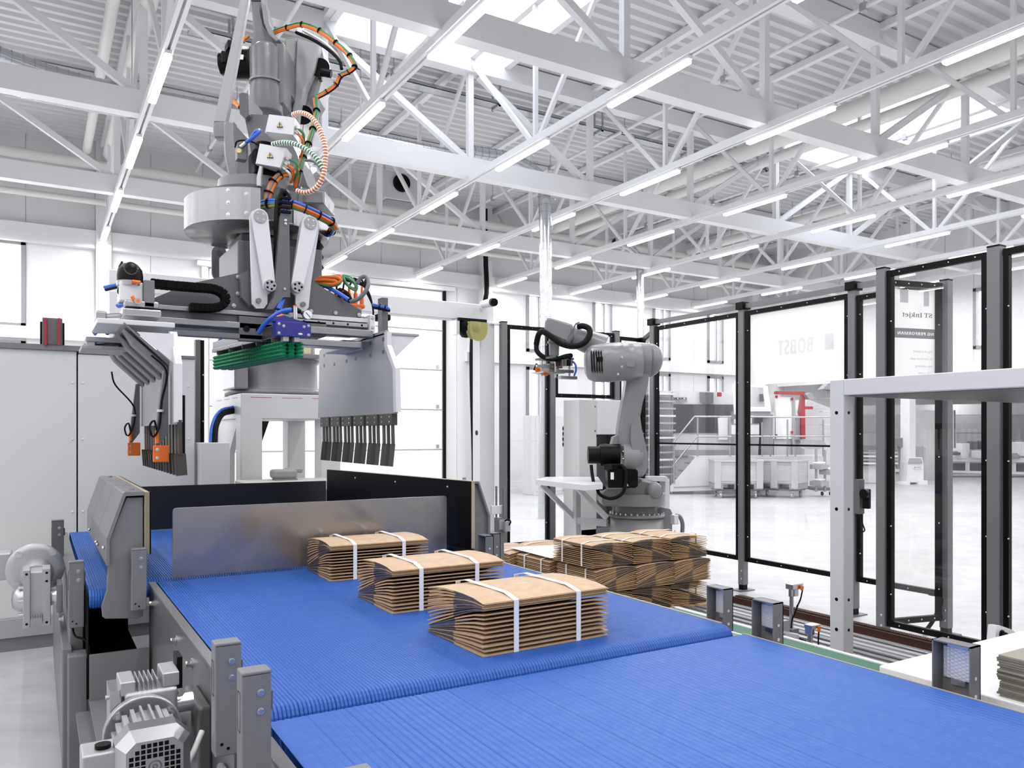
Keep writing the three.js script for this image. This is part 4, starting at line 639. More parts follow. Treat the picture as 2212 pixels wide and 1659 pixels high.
  part(t, 'claw_web', [prism([[0.56, 2.07, -4.05], [0.56, 1.93, -4.05], [0.4, 2.07, -4.05]], [0, 0, -0.012])], M.white);
  part(t, 'slope_plate', [prism([[0.56, 1.93, -4.2], [0.36, 2.12, -4.2], [0.36, 2.13, -4.2], [0.56, 1.95, -4.2]], [0, 0, -1.25])], M.grey);
  for (let k = 0; k < 5; k++) part(t, 'slope_rib', [prism([[0.56, 1.88, -4.22 - k * 0.26], [0.4, 2.03, -4.22 - k * 0.26], [0.36, 2.1, -4.22 - k * 0.26], [0.56, 1.93, -4.22 - k * 0.26]], [0, 0, -0.12], 0.01)], M.grey);
  for (let k = 0; k < 14; k++) { const z = -3.98 - k * 0.103; part(t, 'finger', [bar([0.575, 1.66, z], [0.577, 1.5, z], 0.014, 0.05), bar([0.577, 1.5, z], [0.584, 1.4, z], 0.012, 0.05)], std([0x4c4843, 0x57524b, 0x423f3b][k % 3], 0.35, 0.5)); }
  part(t, 'end_bar', [box(0.59, 0.61, 1.5, 1.78, -4.1, -4.05)], M.black);
  for (const [z, k] of [[-4.12, 0], [-5.35, 1]]) {
    part(t, 'sensor_holder', [prism([[0.545, 1.9, z], [0.545, 1.6, z], [0.49, 1.52, z], [0.49, 1.6, z], [0.525, 1.9, z]], [0, 0, -0.05])], M.dark);
    part(t, 'sensor_plate', [box(0.478, 0.548, 1.46, 1.54, z - 0.012, z + 0.006, 0.003)], M.orange, 'orange sensor plate'); for (const y of [1.48, 1.52]) part(t, 'sensor_screw', screw([0.495, y, z + 0.006], [0, 0, 1], 0.006, 0.004), M.zinc);
    part(t, 'sensor_plug', [cyl([0.495, 1.55, z], [0.495, 1.61, z], 0.011, 0.009, 12)], M.orange); part(t, 'plug_collar', [cyl([0.51, 1.7, z + 0.0], [0.51, 1.712, z], 0.018, undefined, 14)], M.zinc);
    part(t, 'sensor_cable', [tube([[0.495, 1.6, z], [0.48, 1.66, z + 0.01], [0.46, 1.63, z + 0.02], [0.475, 1.58, z + 0.02], [0.5, 1.62, z + 0.01], [0.515, 1.75, z], [0.535 - k * 0.13, 1.9, z], [0.47 - k * 0.08, 1.97, z]], 0.005)], cK);
  }
  // right claw
  const cp = part(t, 'claw_plate', [prism([[1.8,2.211,-5.77],[1.8,2.22,-5.681],[1.8,2.218,-4.471],[1.8,2.129,-4.471],[1.8,1.978,-4.342],[1.8,1.714,-4.328],[1.8,1.71,-5.803]], [0.02, 0, 0])], M.greyLight);
  part(t, 'claw_edge', [prism([[1.795,2.205,-4.481],[1.795,2.205,-4.437],[1.795,2.125,-4.437],[1.795,1.978,-4.309],[1.795,1.721,-4.295],[1.795,1.722,-4.337],[1.795,1.976,-4.351],[1.795,2.121,-4.481]], [0.03, 0, 0])], M.white);
  part(t, 'claw_web', [prism([[1.82, 2.19, -4.46], [2.0, 2.19, -4.46], [1.82, 2.02, -4.46]], [0, 0, -0.012])], M.white); part(t, 'claw_flange', [box(1.8, 2.01, 2.19, 2.205, -5.6, -4.45, 0.003)], M.greyLight);
  for (const p of [[1.8,2.164,-5.659], [1.8,2.09,-5.659], [1.8,2.165,-5.429], [1.8,2.083,-5.429], [1.8,2.165,-5.176], [1.8,2.086,-5.176], [1.8,2.167,-4.994], [1.8,2.087,-4.994], [1.8,2.165,-4.725], [1.8,2.086,-4.725], [1.8,2.166,-4.508], [1.8,2.09,-4.508]]) part(cp, 'square_hole', [cbox(p, 0.004, 0.022, 0.03)], M.dark);
  for (let b = 0; b < 6; b++) {
    const z = -4.46 - b * 0.235, fb = part(t, 'finger_block', [box(1.795, 1.83, 1.645, 1.715, z - 0.1, z + 0.1, 0.003)], std(0x4b4944, 0.45, 0.4));
    for (const [dy, dz] of [[0.01, 0.06], [-0.02, 0.06], [0.01, -0.06], [-0.02, -0.06]]) part(fb, 'block_screw', screw([1.795, 1.685 + dy, z + dz], [-1, 0, 0], 0.005, 0.004), M.zinc);
    for (let f = 0; f < 3; f++) { const zz = z - 0.07 + f * 0.07; part(t, 'finger', [bar([1.812, 1.65, zz], [1.815, 1.53, zz], 0.014, 0.026, 0.003), bar([1.815, 1.535, zz], [1.803, 1.4, zz - 0.006], 0.014, 0.026, 0.003)], std([0x5b5751, 0x4d4a45][f % 2], 0.35, 0.5)); }
  }
  part(t, 'claw_carriage', [box(1.66, 1.8, 2.13, 2.19, -5.2, -4.85, 0.006)], M.white); part(t, 'back_column', [box(1.86, 1.9, 2.15, 2.45, -4.75, -4.68)], M.dark);
  // suction bar
  const b0 = [1.06, 2.14, -5.5], b1 = [1.21, 2.14, -4.36];
  part(t, 'suction_bar', [bar(add(b0, [0, 1, 0], 0.035), add(b1, [0, 1, 0], 0.035), 0.13, 0.05, 0.006), bar(b0, b1, 0.14, 0.025, 0.004)], M.alu);
  for (let k = 0; k < 5; k++) part(t, 'bar_joint', [cbox([b0[0] + (b1[0] - b0[0]) * (k + 0.5) / 5, 2.12, b0[2] + (b1[2] - b0[2]) * (k + 0.5) / 5], 0.145, 0.03, 0.008)], M.dark);
  for (let r = 0; r < 4; r++) { const gs = []; for (let k = 0; k < 26; k++) { const f = (k + 0.5) / 26, c = [b0[0] + (b1[0] - b0[0]) * f, 2.105 - r * 0.022, b0[2] + (b1[2] - b0[2]) * f]; for (const e of [-0.045, 0, 0.045]) gs.push(cyl([c[0] + e, c[1], c[2]], [c[0] + e, c[1] - 0.011, c[2]], 0.016, 0.026, 9), cyl([c[0] + e, c[1] - 0.011, c[2]], [c[0] + e, c[1] - 0.022, c[2]], 0.026, 0.016, 9)); } const m = part(t, 'suction_bellows', gs, M.green, 'green rubber suction bellows'); m.userData.kind = 'stuff'; }
  const vb = part(t, 'valve_block', [box(1.1, 1.29, 2.12, 2.2, -4.36, -4.28, 0.004)], M.blueBlock, 'dark blue vacuum valve block'); part(t, 'valve_block_top', [prism([[1.09, 2.2, -4.3], [1.09, 2.22, -4.3], [1.15, 2.235, -4.3], [1.2, 2.22, -4.3], [1.29, 2.2, -4.3]], [0, 0, -0.06])], M.blueBlock);
  for (const [x, y] of [[1.115, 2.185], [1.115, 2.135], [1.275, 2.185], [1.275, 2.135], [1.14, 2.175], [1.25, 2.178]]) part(vb, 'valve_screw', screw([x, y, -4.28], [0, 0, 1], 0.006, 0.004), M.zinc);
  part(vb, 'maker_plate', [ell([1.23, 2.137, -4.279], 0.013, 0.006, 0.002, 16, 8)], M.white); part(t, 'pad_bracket', [box(1.14, 1.17, 2.095, 2.12, -4.34, -4.29), box(1.2, 1.23, 2.095, 2.12, -4.34, -4.29)], M.greyLight);
  const ga = part(t, 'gauge', [cyl([1.27, 2.245, -4.3], [1.27, 2.245, -4.275], 0.026, undefined, 28)], M.zinc); part(ga, 'gauge_dial', [cyl([1.27, 2.245, -4.275], [1.27, 2.245, -4.273], 0.0225, undefined, 28)], M.strap); part(ga, 'gauge_needle', [bar([1.258, 2.256, -4.272], [1.282, 2.232, -4.272], 0.002, 0.003)], M.black);
  part(t, 'fitting', [cyl([1.213, 2.2, -4.32], [1.213, 2.29, -4.32], 0.012, 0.011, 14)], M.zinc); part(t, 'fitting_cap', [cyl([1.213, 2.29, -4.32], [1.213, 2.296, -4.32], 0.012, undefined, 14)], M.orange); part(t, 'fitting', [cyl([1.12, 2.225, -4.34], [1.15, 2.24, -4.34], 0.01, undefined, 12)], M.orange);
  cables(t, [[1.217,2.372,-4.577],[1.181,2.297,-4.54],[1.154,2.218,-4.557]], [cB, cB, cB], 0.009, 0.012, 'hose'); part(t, 'hose', [tube([[1.058,2.153,-4.498],[1.083,2.202,-4.459],[1.118,2.24,-4.415],[1.166,2.271,-4.386],[1.215,2.281,-4.38]], 0.013)], cB); part(t, 'hose_sleeve', [tube([[1.211,2.281,-4.382],[1.233,2.281,-4.369],[1.25,2.269,-4.359]], 0.014)], M.rubber); part(t, 'hose', [tube([[1.246,2.274,-4.361],[1.263,2.253,-4.351],[1.268,2.238,-4.348]], 0.006)], cK); part(t, 'hose', [tube([[1.06,2.216,-5.663],[1.073,2.238,-5.655],[1.108,2.244,-5.634],[1.13,2.216,-5.562],[1.117,2.194,-5.57],[1.077,2.185,-5.595],[1.06,2.209,-5.663]], 0.007)], cB);
  // cables and plugs on the right end
  for (const [c, o] of [[cO, 0], [cO, 3], [cO, 6], [cG, 9]]) part(t, 'cable', [tube({ 0: [[1.453,2.542,-4.785],[1.505,2.549,-4.731],[1.574,2.544,-4.677],[1.591,2.527,-4.667],[1.56,2.51,-4.686],[1.508,2.526,-4.741]], 3: [[1.451,2.529,-4.763],[1.514,2.53,-4.714],[1.566,2.517,-4.671],[1.551,2.503,-4.679],[1.484,2.517,-4.755]], 6: [[1.496,2.556,-4.794],[1.553,2.558,-4.737],[1.595,2.554,-4.688],[1.59,2.52,-4.691]], 9: [[1.446,2.535,-4.801],[1.484,2.509,-4.755],[1.538,2.496,-4.699],[1.581,2.51,-4.673],[1.6,2.548,-4.685]] }[o], 0.011)], c);
  for (const o of [0, 1, 2]) part(t, 'cable', [tube({ 0: [[1.625,2.571,-4.74],[1.647,2.55,-4.703],[1.683,2.511,-4.67],[1.69,2.486,-4.666],[1.664,2.491,-4.682],[1.63,2.527,-4.714],[1.627,2.563,-4.739]], 1: [[1.621,2.562,-4.719],[1.631,2.518,-4.69],[1.665,2.481,-4.669],[1.685,2.478,-4.658],[1.675,2.518,-4.664],[1.647,2.556,-4.703]], 2: [[1.636,2.578,-4.757],[1.669,2.56,-4.714],[1.703,2.503,-4.693]] }[o], 0.008)], cG);
  part(t, 'hose', [tube([[1.506,2.502,-4.753],[1.544,2.48,-4.719],[1.589,2.445,-4.68],[1.63,2.409,-4.644]], 0.013)], cB); part(t, 'hose', [tube([[1.639,2.398,-4.638],[1.676,2.414,-4.593],[1.712,2.462,-4.571],[1.733,2.516,-4.582],[1.73,2.556,-4.619],[1.709,2.552,-4.643],[1.689,2.518,-4.655]], 0.013)], cY);
  part(t, 'junction_bar', [box(1.5, 1.78, 2.385, 2.41, -4.83, -4.76, 0.008)], M.orange, 'orange sensor distributor'); for (let k = 0; k < 7; k++) { const x = 1.52 + k * 0.042; part(t, 'plug', [cyl([x, 2.41, -4.8], [x, 2.45 + (k > 3 ? 0.03 : 0), -4.8], 0.013, 0.012, 10), cyl([x, 2.45 + (k > 3 ? 0.03 : 0), -4.8], [x, 2.49 + (k > 3 ? 0.04 : 0), -4.8], 0.009, 0.007, 8)], M.orange); part(t, 'plug_cable', [tube([[x, 2.48 + (k > 3 ? 0.04 : 0), -4.8], [x + 0.01, 2.54, -4.8], [x + 0.04, 2.56 + 0.005 * k, -4.82], [1.8, 2.53, -4.82], [1.85, 2.42, -4.82], [1.85, 2.32, -4.8]], 0.006)], cK); }
  part(t, 'bar_bracket', [box(1.55, 1.75, 2.34, 2.385, -4.85, -4.74, 0.004)], M.greyLight); cables(t, [[1.805,2.396,-4.69],[1.84,2.387,-4.669],[1.87,2.379,-4.651],[1.894,2.373,-4.637]], [cB, cB, cK], 0.009, 0.011, 'hose'); part(t, 'cable_box', [box(1.86, 1.95, 2.32, 2.36, -4.85, -4.75, 0.01)], M.rubber); part(t, 'drag_chain', [tube([[1.633,2.486,-4.852],[1.664,2.459,-4.81],[1.681,2.415,-4.8],[1.658,2.398,-4.837]], 0.035, 30, 6)], M.blackSoft);
  // rear link, bellows and the cables round the turntable
  part(t, 'rear_link', [cap([1.06,2.813,-5.6], [1.066,2.679,-5.6], 0.05, 0.055, [0, 0, -0.02])], M.grey); part(t, 'link_bolt', [cyl([1.056,2.812,-5.58], [1.05,2.805,-5.55], 0.02, undefined, 16)], M.dark);
  { const c = [1.533,2.725,-5], pr = []; for (let k = 0; k <= 8; k++) pr.push([k % 2 ? 0.032 : 0.055, -0.13 + k * 0.033]); part(t, 'bellows', [lathe(pr, c, 24)], M.rubber, 'black rubber bellows'); }
  cables(t, [[1.041,2.68,-5.441],[1.057,2.671,-5.315],[1.087,2.657,-5.238],[1.123,2.663,-5.217]], [cB, cO, cK], 0.009, 0.011); cables(t, [[1.103,2.629,-5.287],[1.118,2.678,-5.22],[1.133,2.743,-5.211],[1.149,2.793,-5.259]], [cO, cG, cB], 0.008, 0.01);
  cables(t, [[1.115,2.933,-4.766],[1.156,2.932,-4.672],[1.206,2.928,-4.618],[1.271,2.923,-4.58],[1.341,2.902,-4.561],[1.422,2.875,-4.559],[1.499,2.853,-4.582],[1.547,2.841,-4.647]], [cO, cB, cO, cB, cG, cO, cB, cG], 0.0085, 0.021);
  cables(t, [[1.548,2.849,-4.67],[1.582,2.859,-4.824],[1.604,2.892,-5.044]], [cK, cO, cB], 0.01, 0.016);
}
{
  const t = thing('palletizing_robot', 'large grey palletizing robot on a white pedestal reaching over the belt', 'robot', [1.95, 1.94, -7.6]);
  const bc = [1.95, 0, -7.6];
  part(t, 'base_flange', [lathe([[0, 1.94], [0.46, 1.94], [0.46, 1.985], [0.43, 1.995], [0, 1.995]], bc, 56)], M.robot);
  part(t, 'base_drum', [lathe([[0.41, 1.99], [0.385, 2.03], [0.38, 2.24], [0.4, 2.27], [0.4, 2.3], [0, 2.31]], bc, 56)], M.robot);
  part(t, 'base_gusset', [box(1.5, 1.62, 1.99, 2.23, -7.8, -7.25, 0.02)], M.robot);
  part(t, 'turret', [lathe([[0.37, 2.31], [0.36, 2.36], [0.36, 2.56], [0.33, 2.6], [0, 2.6]], bc, 48)], M.cast); part(t, 'turret_deck', [box(1.75, 2.35, 2.28, 2.32, -7.5, -7.15, 0.008)], M.robot);
  for (const x of [1.96, 2.1]) part(t, 'stop_pad', [box(x, x + 0.07, 2.32, 2.42, -7.28, -7.2, 0.012)], M.cream);
  // lower arm from the shoulder to the elbow
  const sh = [2.02, 2.75, -7.55];
  part(t, 'shoulder', [cyl(add(sh, RT, -0.32), add(sh, RT, 0.32), 0.22, 0.22, 40)], M.cast); part(t, 'shoulder_motor', [cyl(add(sh, RT, 0.32), add(sh, RT, 0.62), 0.12, 0.12, 24)], M.black);
  part(t, 'lower_arm', [prism([[1.654,4.679,-6.181],[1.731,4.697,-6.135],[1.83,4.668,-6.075],[1.891,4.625,-6.038],[1.922,4.459,-6.02],[1.897,4.344,-6.035],[1.867,4.225,-6.053],[1.805,4.114,-6.09],[1.777,4.02,-6.107],[1.762,3.776,-6.116],[1.805,3.452,-6.09],[1.793,3.236,-6.098],[1.608,3.236,-6.209],[1.62,3.524,-6.201],[1.589,3.776,-6.22],[1.598,4.02,-6.214],[1.632,4.279,-6.194],[1.645,4.531,-6.187]], sc3(FW, 0.3), 0.02), bar([1.803,3.482,-6.5], add(sh, FW, 0), 0.34, 0.3, 0.05)], M.robot, 'light grey hammered casting');
  part(t, 'arm_rib', [prism([[1.647,4.636,-6.127],[1.717,4.65,-6.085],[1.698,4.222,-6.096],[1.662,3.758,-6.118],[1.607,3.758,-6.151],[1.631,4.222,-6.136]], sc3(FW, 0.06), 0.012)], M.robotPale);
  part(t, 'arm_face', [prism([[1.709,4.63,-6.043],[1.857,4.573,-5.954],[1.821,4.382,-5.976],[1.766,4.24,-6.008],[1.736,4.063,-6.027],[1.706,3.744,-6.045],[1.654,3.744,-6.076],[1.69,4.205,-6.054]], sc3(FW, 0.1), 0.015)], M.robotPale);
  for (const p of [[1.882,4.417,-6.009], [1.766,4.044,-6.055]]) part(t, 'arm_pocket', [cyl(p, add(p, FW, -0.015), 0.07, 0.075, 24)], M.blackSoft);
  // elbow casting with its lever and levelling rod
  part(t, 'elbow_casting', [prism([[1.333,4.744,-5.907],[1.396,4.744,-5.869],[1.408,4.643,-5.862],[1.434,4.549,-5.847],[1.474,4.488,-5.822],[1.52,4.455,-5.795],[1.541,4.394,-5.783],[1.541,4.139,-5.783],[1.503,4.105,-5.805],[1.388,4.105,-5.874],[1.324,4.139,-5.912],[1.321,4.394,-5.914],[1.347,4.495,-5.899],[1.342,4.61,-5.902]], sc3(FW, 0.32), 0.02), lathe([[0, -0.31], [0.105, -0.305], [0.118, -0.285], [0.118, -0.12], [0.108, -0.1], [0.112, 0.16], [0.07, 0.2]], [1.424,4.199,-5.818], 32)], M.cast);
  part(t, 'elbow_band', [cyl([1.424,4.132,-5.818], [1.424,4.119,-5.818], 0.121, undefined, 32)], M.robot); part(t, 'elbow_block', [prism([[1.473,4.4,-5.741],[1.519,4.393,-5.714],[1.522,3.968,-5.712],[1.479,3.948,-5.738],[1.468,4.041,-5.745]], sc3(FW, 0.2), 0.01)], M.cast); part(t, 'elbow_rib', [prism([[1.384,4.717,-5.818],[1.416,4.683,-5.799],[1.433,4.55,-5.789],[1.467,4.47,-5.768],[1.501,4.43,-5.748],[1.479,4.417,-5.761],[1.433,4.47,-5.789],[1.404,4.55,-5.806]], sc3(FW, 0.1), 0.006)], M.robot);
  part(t, 'elbow_lever', [prism([[1.333,4.744,-5.907],[1.396,4.744,-5.869],[1.373,5.148,-5.883],[1.316,5.248,-5.918],[1.272,5.181,-5.944]], sc3(FW, 0.2), 0.01)], M.cast);
  { const a = [1.181,4.35,-6.173], b = [1.38,4.35,-6.054]; part(t, 'elbow_motor', [cyl(add(a, RT, 0.08), b, 0.115, 0.12, 8), cyl(a, add(a, RT, 0.08), 0.085, 0.085, 8)], M.black, 'black servo motor'); part(t, 'motor_plate', [bar([1.26,4.343,-5.975], [1.294,4.337,-5.954], 0.006, 0.035)], M.white); part(t, 'motor_box', [cbox([1.244,4.448,-6.089], 0.09, 0.06, 0.12, 0.008)], M.black); part(t, 'motor_plug', [cbox([1.189,4.361,-6.11], 0.05, 0.09, 0.08, 0.008)], M.black); }
  part(t, 'levelling_rod', [prism([[0.959,3.539,-5.257],[0.966,3.562,-5.253],[1.016,3.556,-5.223],[1.021,3.539,-5.22],[1.147,4.334,-5.144],[1.167,4.685,-5.132],[1.117,4.685,-5.162],[1.101,4.334,-5.171]], sc3(FW, 0.05), 0.01)], M.robotPale, 'long flat levelling rod');
  part(t, 'rod_knuckle', [prism([[0.95,3.531,-5.239],[0.96,3.557,-5.233],[1.062,3.56,-5.172],[1.067,3.537,-5.169],[1.067,3.473,-5.169],[1.052,3.455,-5.178],[0.96,3.458,-5.233],[0.95,3.478,-5.239]], sc3(FW, 0.07), 0.01)], M.robot);
  // forearm down to the wrist
  part(t, 'forearm', [prism([[1.169,3.695,-5.364],[1.359,3.683,-5.25],[1.464,3.44,-5.187],[1.526,3.227,-5.15],[1.359,3.215,-5.25],[1.234,3.215,-5.325],[1.198,3.531,-5.347]], sc3(FW, 0.45)), prism([[1.129,3.802,-5.33],[1.145,3.814,-5.32],[1.181,3.808,-5.299],[1.186,3.669,-5.295],[1.165,3.645,-5.308],[1.135,3.675,-5.326]], sc3(FW, 0.3))], M.cast);
  part(t, 'wrist_fork', [prism([[0.999,3.531,-5.175],[1.011,3.548,-5.167],[1.051,3.545,-5.143],[1.053,3.438,-5.142],[1.078,3.264,-5.127],[1.095,3.149,-5.117],[1.229,3.14,-5.036],[1.289,3.149,-5],[1.418,3.137,-4.923],[1.542,3.114,-4.848],[1.542,3.033,-4.848],[1.046,3.033,-5.146],[1.026,3.207,-5.158],[1.004,3.34,-5.172]], sc3(FW, 0.3), 0.012), cyl([1.2, 3.03, -5.11], [1.2, 3.16, -5.11], 0.24, 0.24, 36)], M.robot);
  part(t, 'wrist_block', [prism([[1.281,3.139,-4.947],[1.404,3.127,-4.873],[1.404,3.018,-4.873],[1.296,3.018,-4.938],[1.271,3.076,-4.953]], sc3(FW, 0.2))], M.robot); part(t, 'wrist_cheek', [prism([[1.497,3.124,-5.05],[1.553,3.118,-5.017],[1.563,3.166,-5.011],[1.589,3.16,-4.995],[1.589,3.076,-4.995],[1.497,3.076,-5.05]], sc3(FW, 0.15))], M.cast);
  part(t, 'wrist_motor', [box(1.12, 1.27, 3.16, 3.31, -5.02, -4.86, 0.01), cyl([1.2, 3.31, -4.94], [1.2, 3.37, -4.94], 0.06, 0.055, 20)], M.black, 'black servo on the wrist');
  part(t, 'motor_connector', [prism([[1.129,3.179,-4.781],[1.144,3.176,-4.773],[1.137,3.103,-4.777],[1.137,3.059,-4.777],[1.115,3.059,-4.79],[1.115,3.108,-4.79]], sc3(FW, 0.03), 0.004)], M.castAlu);
  { const c = [1.065,3.298,-4.96]; part(t, 'air_block', [cbox(c, 0.06, 0.1, 0.06, 0.006)], M.grey); part(t, 'brass_port', [cyl(add(c, FW, -0.03), add(c, FW, -0.04), 0.016, 0.014, 18)], M.yellow); part(t, 'air_elbow', [cyl([1.051,3.314,-4.91], [1.075,3.339,-4.896], 0.013, undefined, 12)], M.zinc); part(t, 'air_hose', [tube([[1.075,3.339,-4.896],[1.104,3.358,-4.843],[1.139,3.394,-4.822],[1.149,3.41,-4.84],[1.137,3.42,-4.893],[1.11,3.377,-4.933]], 0.011)], cB); part(t, 'air_hose', [tube([[1.033,3.332,-4.979],[1.034,3.351,-4.932],[1.077,3.359,-4.906],[1.137,3.334,-4.87],[1.166,3.27,-4.853],[1.166,3.241,-4.876]], 0.005)], cK); }
  // junction boxes with warning triangles
  const tri = (p, s) => { const c = V(p), R3 = V(RT), U = new THREE.Vector3(-0.06, 1, 0).normalize(); return [[-0.58, -0.4], [0.58, -0.4], [0, 0.62]].map(([a, b]) => c.clone().addScaledVector(R3, a * s).addScaledVector(U, b * s).toArray()); };
  for (const [out, lid, c] of [[[[1.189,3.499,-4.792],[1.321,3.48,-4.713],[1.314,3.372,-4.717],[1.168,3.391,-4.805]], [[1.189,3.488,-4.769],[1.313,3.469,-4.694],[1.306,3.37,-4.698],[1.167,3.389,-4.782]], [1.235,3.424,-4.729]], [[[1.142,3.325,-4.821],[1.279,3.298,-4.738],[1.248,3.176,-4.757],[1.12,3.204,-4.833]], [[1.141,3.315,-4.797],[1.271,3.288,-4.719],[1.24,3.175,-4.738],[1.12,3.2,-4.81]], [1.186,3.243,-4.759]]]) {
    const b = part(t, 'junction_box', [prism(out, sc3(FW, 0.12)), prism(lid, sc3(FW, 0.02))], M.white, 'pale electrical junction box');
    part(b, 'warning_sign', [prism(tri(c, 0.032), sc3(FW, 0.005))], M.black); part(b, 'warning_face', [prism(tri(add(c, FW, -0.001), 0.026), sc3(FW, 0.003))], M.yellow);
    const z = (a, d) => add(add(add(c, FW, -0.002), RT, a), [0, 1, 0], d); part(b, 'lightning_bolt', [bar(z(0.004, 0.013), z(-0.003, 0.001), 0.003, 0.002), bar(z(-0.003, 0.001), z(0.004, 0.002), 0.003, 0.002), bar(z(0.004, 0.002), z(-0.002, -0.01), 0.003, 0.002)], M.black);
  }
  for (const [p, q] of [[[1.329,3.429,-4.731], [1.348,3.421,-4.72]], [[1.325,3.405,-4.734], [1.344,3.391,-4.723]], [[1.279,3.244,-4.761], [1.298,3.233,-4.75]], [[1.272,3.216,-4.765], [1.291,3.202,-4.754]], [[1.263,3.188,-4.771], [1.282,3.174,-4.76]]]) part(t, 'cable_gland', [cyl(p, q, 0.013, 0.011, 8)], M.zinc);
  part(t, 'cable_clamp', [prism([[1.761,4.144,-5.942],[1.797,4.158,-5.92],[1.809,4.144,-5.913],[1.809,4.081,-5.913],[1.785,4.067,-5.927],[1.773,4.102,-5.935]], sc3(FW, 0.06))], M.cast);
  part(t, 'lifting_lug', [prism([[1.548,4.509,-5.953],[1.578,4.509,-5.935],[1.578,4.446,-5.935],[1.542,4.453,-5.956]], sc3(FW, 0.05))], M.yellow); part(t, 'cable_post', [prism([[1.666,4.619,-5.882],[1.684,4.647,-5.871],[1.702,4.64,-5.861],[1.702,4.585,-5.861],[1.666,4.578,-5.882]], sc3(FW, 0.03))], M.white); part(t, 'plug', [prism([[1.797,4.308,-5.804],[1.82,4.315,-5.789],[1.82,4.233,-5.789],[1.802,4.233,-5.8]], sc3(FW, 0.04)), cyl([1.82,4.288,-5.789], [1.885,4.274,-5.75], 0.03, undefined, 12)], M.black);
  cables(t, [[1.493,4.534,-5.869],[1.561,4.542,-5.77],[1.639,4.54,-5.665],[1.732,4.471,-5.551],[1.815,4.361,-5.443],[1.882,4.245,-5.344],[1.895,4.144,-5.278],[1.857,4.106,-5.301],[1.81,4.08,-5.329],[1.785,4.022,-5.344],[1.73,3.97,-5.377],[1.669,3.932,-5.413]], [cO, cG, cO, cG, cO, cK, cG, cO], 0.0065, 0.015);
  cables(t, [[1.664,3.925,-5.417],[1.639,3.795,-5.315],[1.557,3.592,-5.131],[1.487,3.44,-4.998],[1.43,3.322,-4.915],[1.394,3.219,-4.879],[1.379,3.133,-4.888]], [cO, cG, cO, cG, cO, cY, cG, cO], 0.007, 0.018);
  cables(t, [[1.365,3.225,-4.838],[1.308,3.175,-4.814],[1.251,3.147,-4.79],[1.21,3.099,-4.779],[1.181,3.029,-4.773],[1.167,2.961,-4.782]], [cO, cO, cB, cY, cG, cO], 0.009, 0.018);
  part(t, 'cable', [tube([[1.632,4.534,-5.786],[1.719,4.423,-5.617],[1.803,4.319,-5.508],[1.843,4.22,-5.426],[1.851,4.171,-5.421]], 0.012)], cK); part(t, 'cable', [tube([[1.676,4.547,-5.759],[1.782,4.42,-5.602],[1.843,4.298,-5.496],[1.863,4.187,-5.437]], 0.01)], M.cableWhite);
  part(t, 'cable', [tube([[1.359,4.557,-6.067],[1.329,4.529,-6.084],[1.323,4.509,-6.088]], 0.012)], cO); part(t, 'cable', [tube([[1.177,3.968,-5.826],[1.195,3.914,-5.757],[1.212,3.861,-5.688]], 0.014)], cO);
  for (const [pts, a] of [[[[1.31,3.496,-4.72],[1.341,3.491,-4.654],[1.379,3.457,-4.596],[1.416,3.375,-4.539],[1.438,3.26,-4.503],[1.438,3.174,-4.503],[1.424,3.08,-4.511],[1.393,3.024,-4.553],[1.352,3.008,-4.601],[1.312,3.025,-4.648]], 0], [[[1.205,3.32,-4.782],[1.251,3.316,-4.708],[1.306,3.29,-4.629],[1.358,3.248,-4.574],[1.401,3.187,-4.525],[1.428,3.133,-4.508]], 1]]) {
    part(t, 'wrapped_cable', [tube(pts, 0.013)], a ? cG : cO); const c = new THREE.CatmullRomCurve3(pts.map(V), false, 'centripetal'), n = a ? 22 : 44;
    for (let k = 0; k < n; k++) { const p = c.getPointAt((k + 0.5) / n), d = c.getTangentAt((k + 0.5) / n); part(t, 'spiral_wrap', [cyl(p.clone().addScaledVector(d, -0.0034).toArray(), p.clone().addScaledVector(d, 0.0034).toArray(), 0.0155, undefined, 10)], M.strap); }
  }
  for (const [p, m] of [[[[1.348,3.416,-4.72],[1.37,3.393,-4.707],[1.378,3.354,-4.725],[1.375,3.326,-4.774]], cG], [[[1.344,3.388,-4.723],[1.363,3.36,-4.711],[1.379,3.325,-4.748],[1.389,3.288,-4.823]], cO], [[[1.301,3.233,-4.748],[1.328,3.209,-4.708],[1.339,3.161,-4.725],[1.337,3.13,-4.797]], cG], [[[1.291,3.199,-4.754],[1.31,3.176,-4.72],[1.325,3.145,-4.757],[1.322,3.116,-4.805]], cO], [[[1.282,3.172,-4.76],[1.301,3.15,-4.748],[1.317,3.124,-4.808]], M.cableWhite], [[[1.399,3.251,-4.759],[1.42,3.231,-4.688],[1.441,3.18,-4.618],[1.447,3.112,-4.567]], cY]]) part(t, 'cable', [tube(p, 0.008)], m);
}
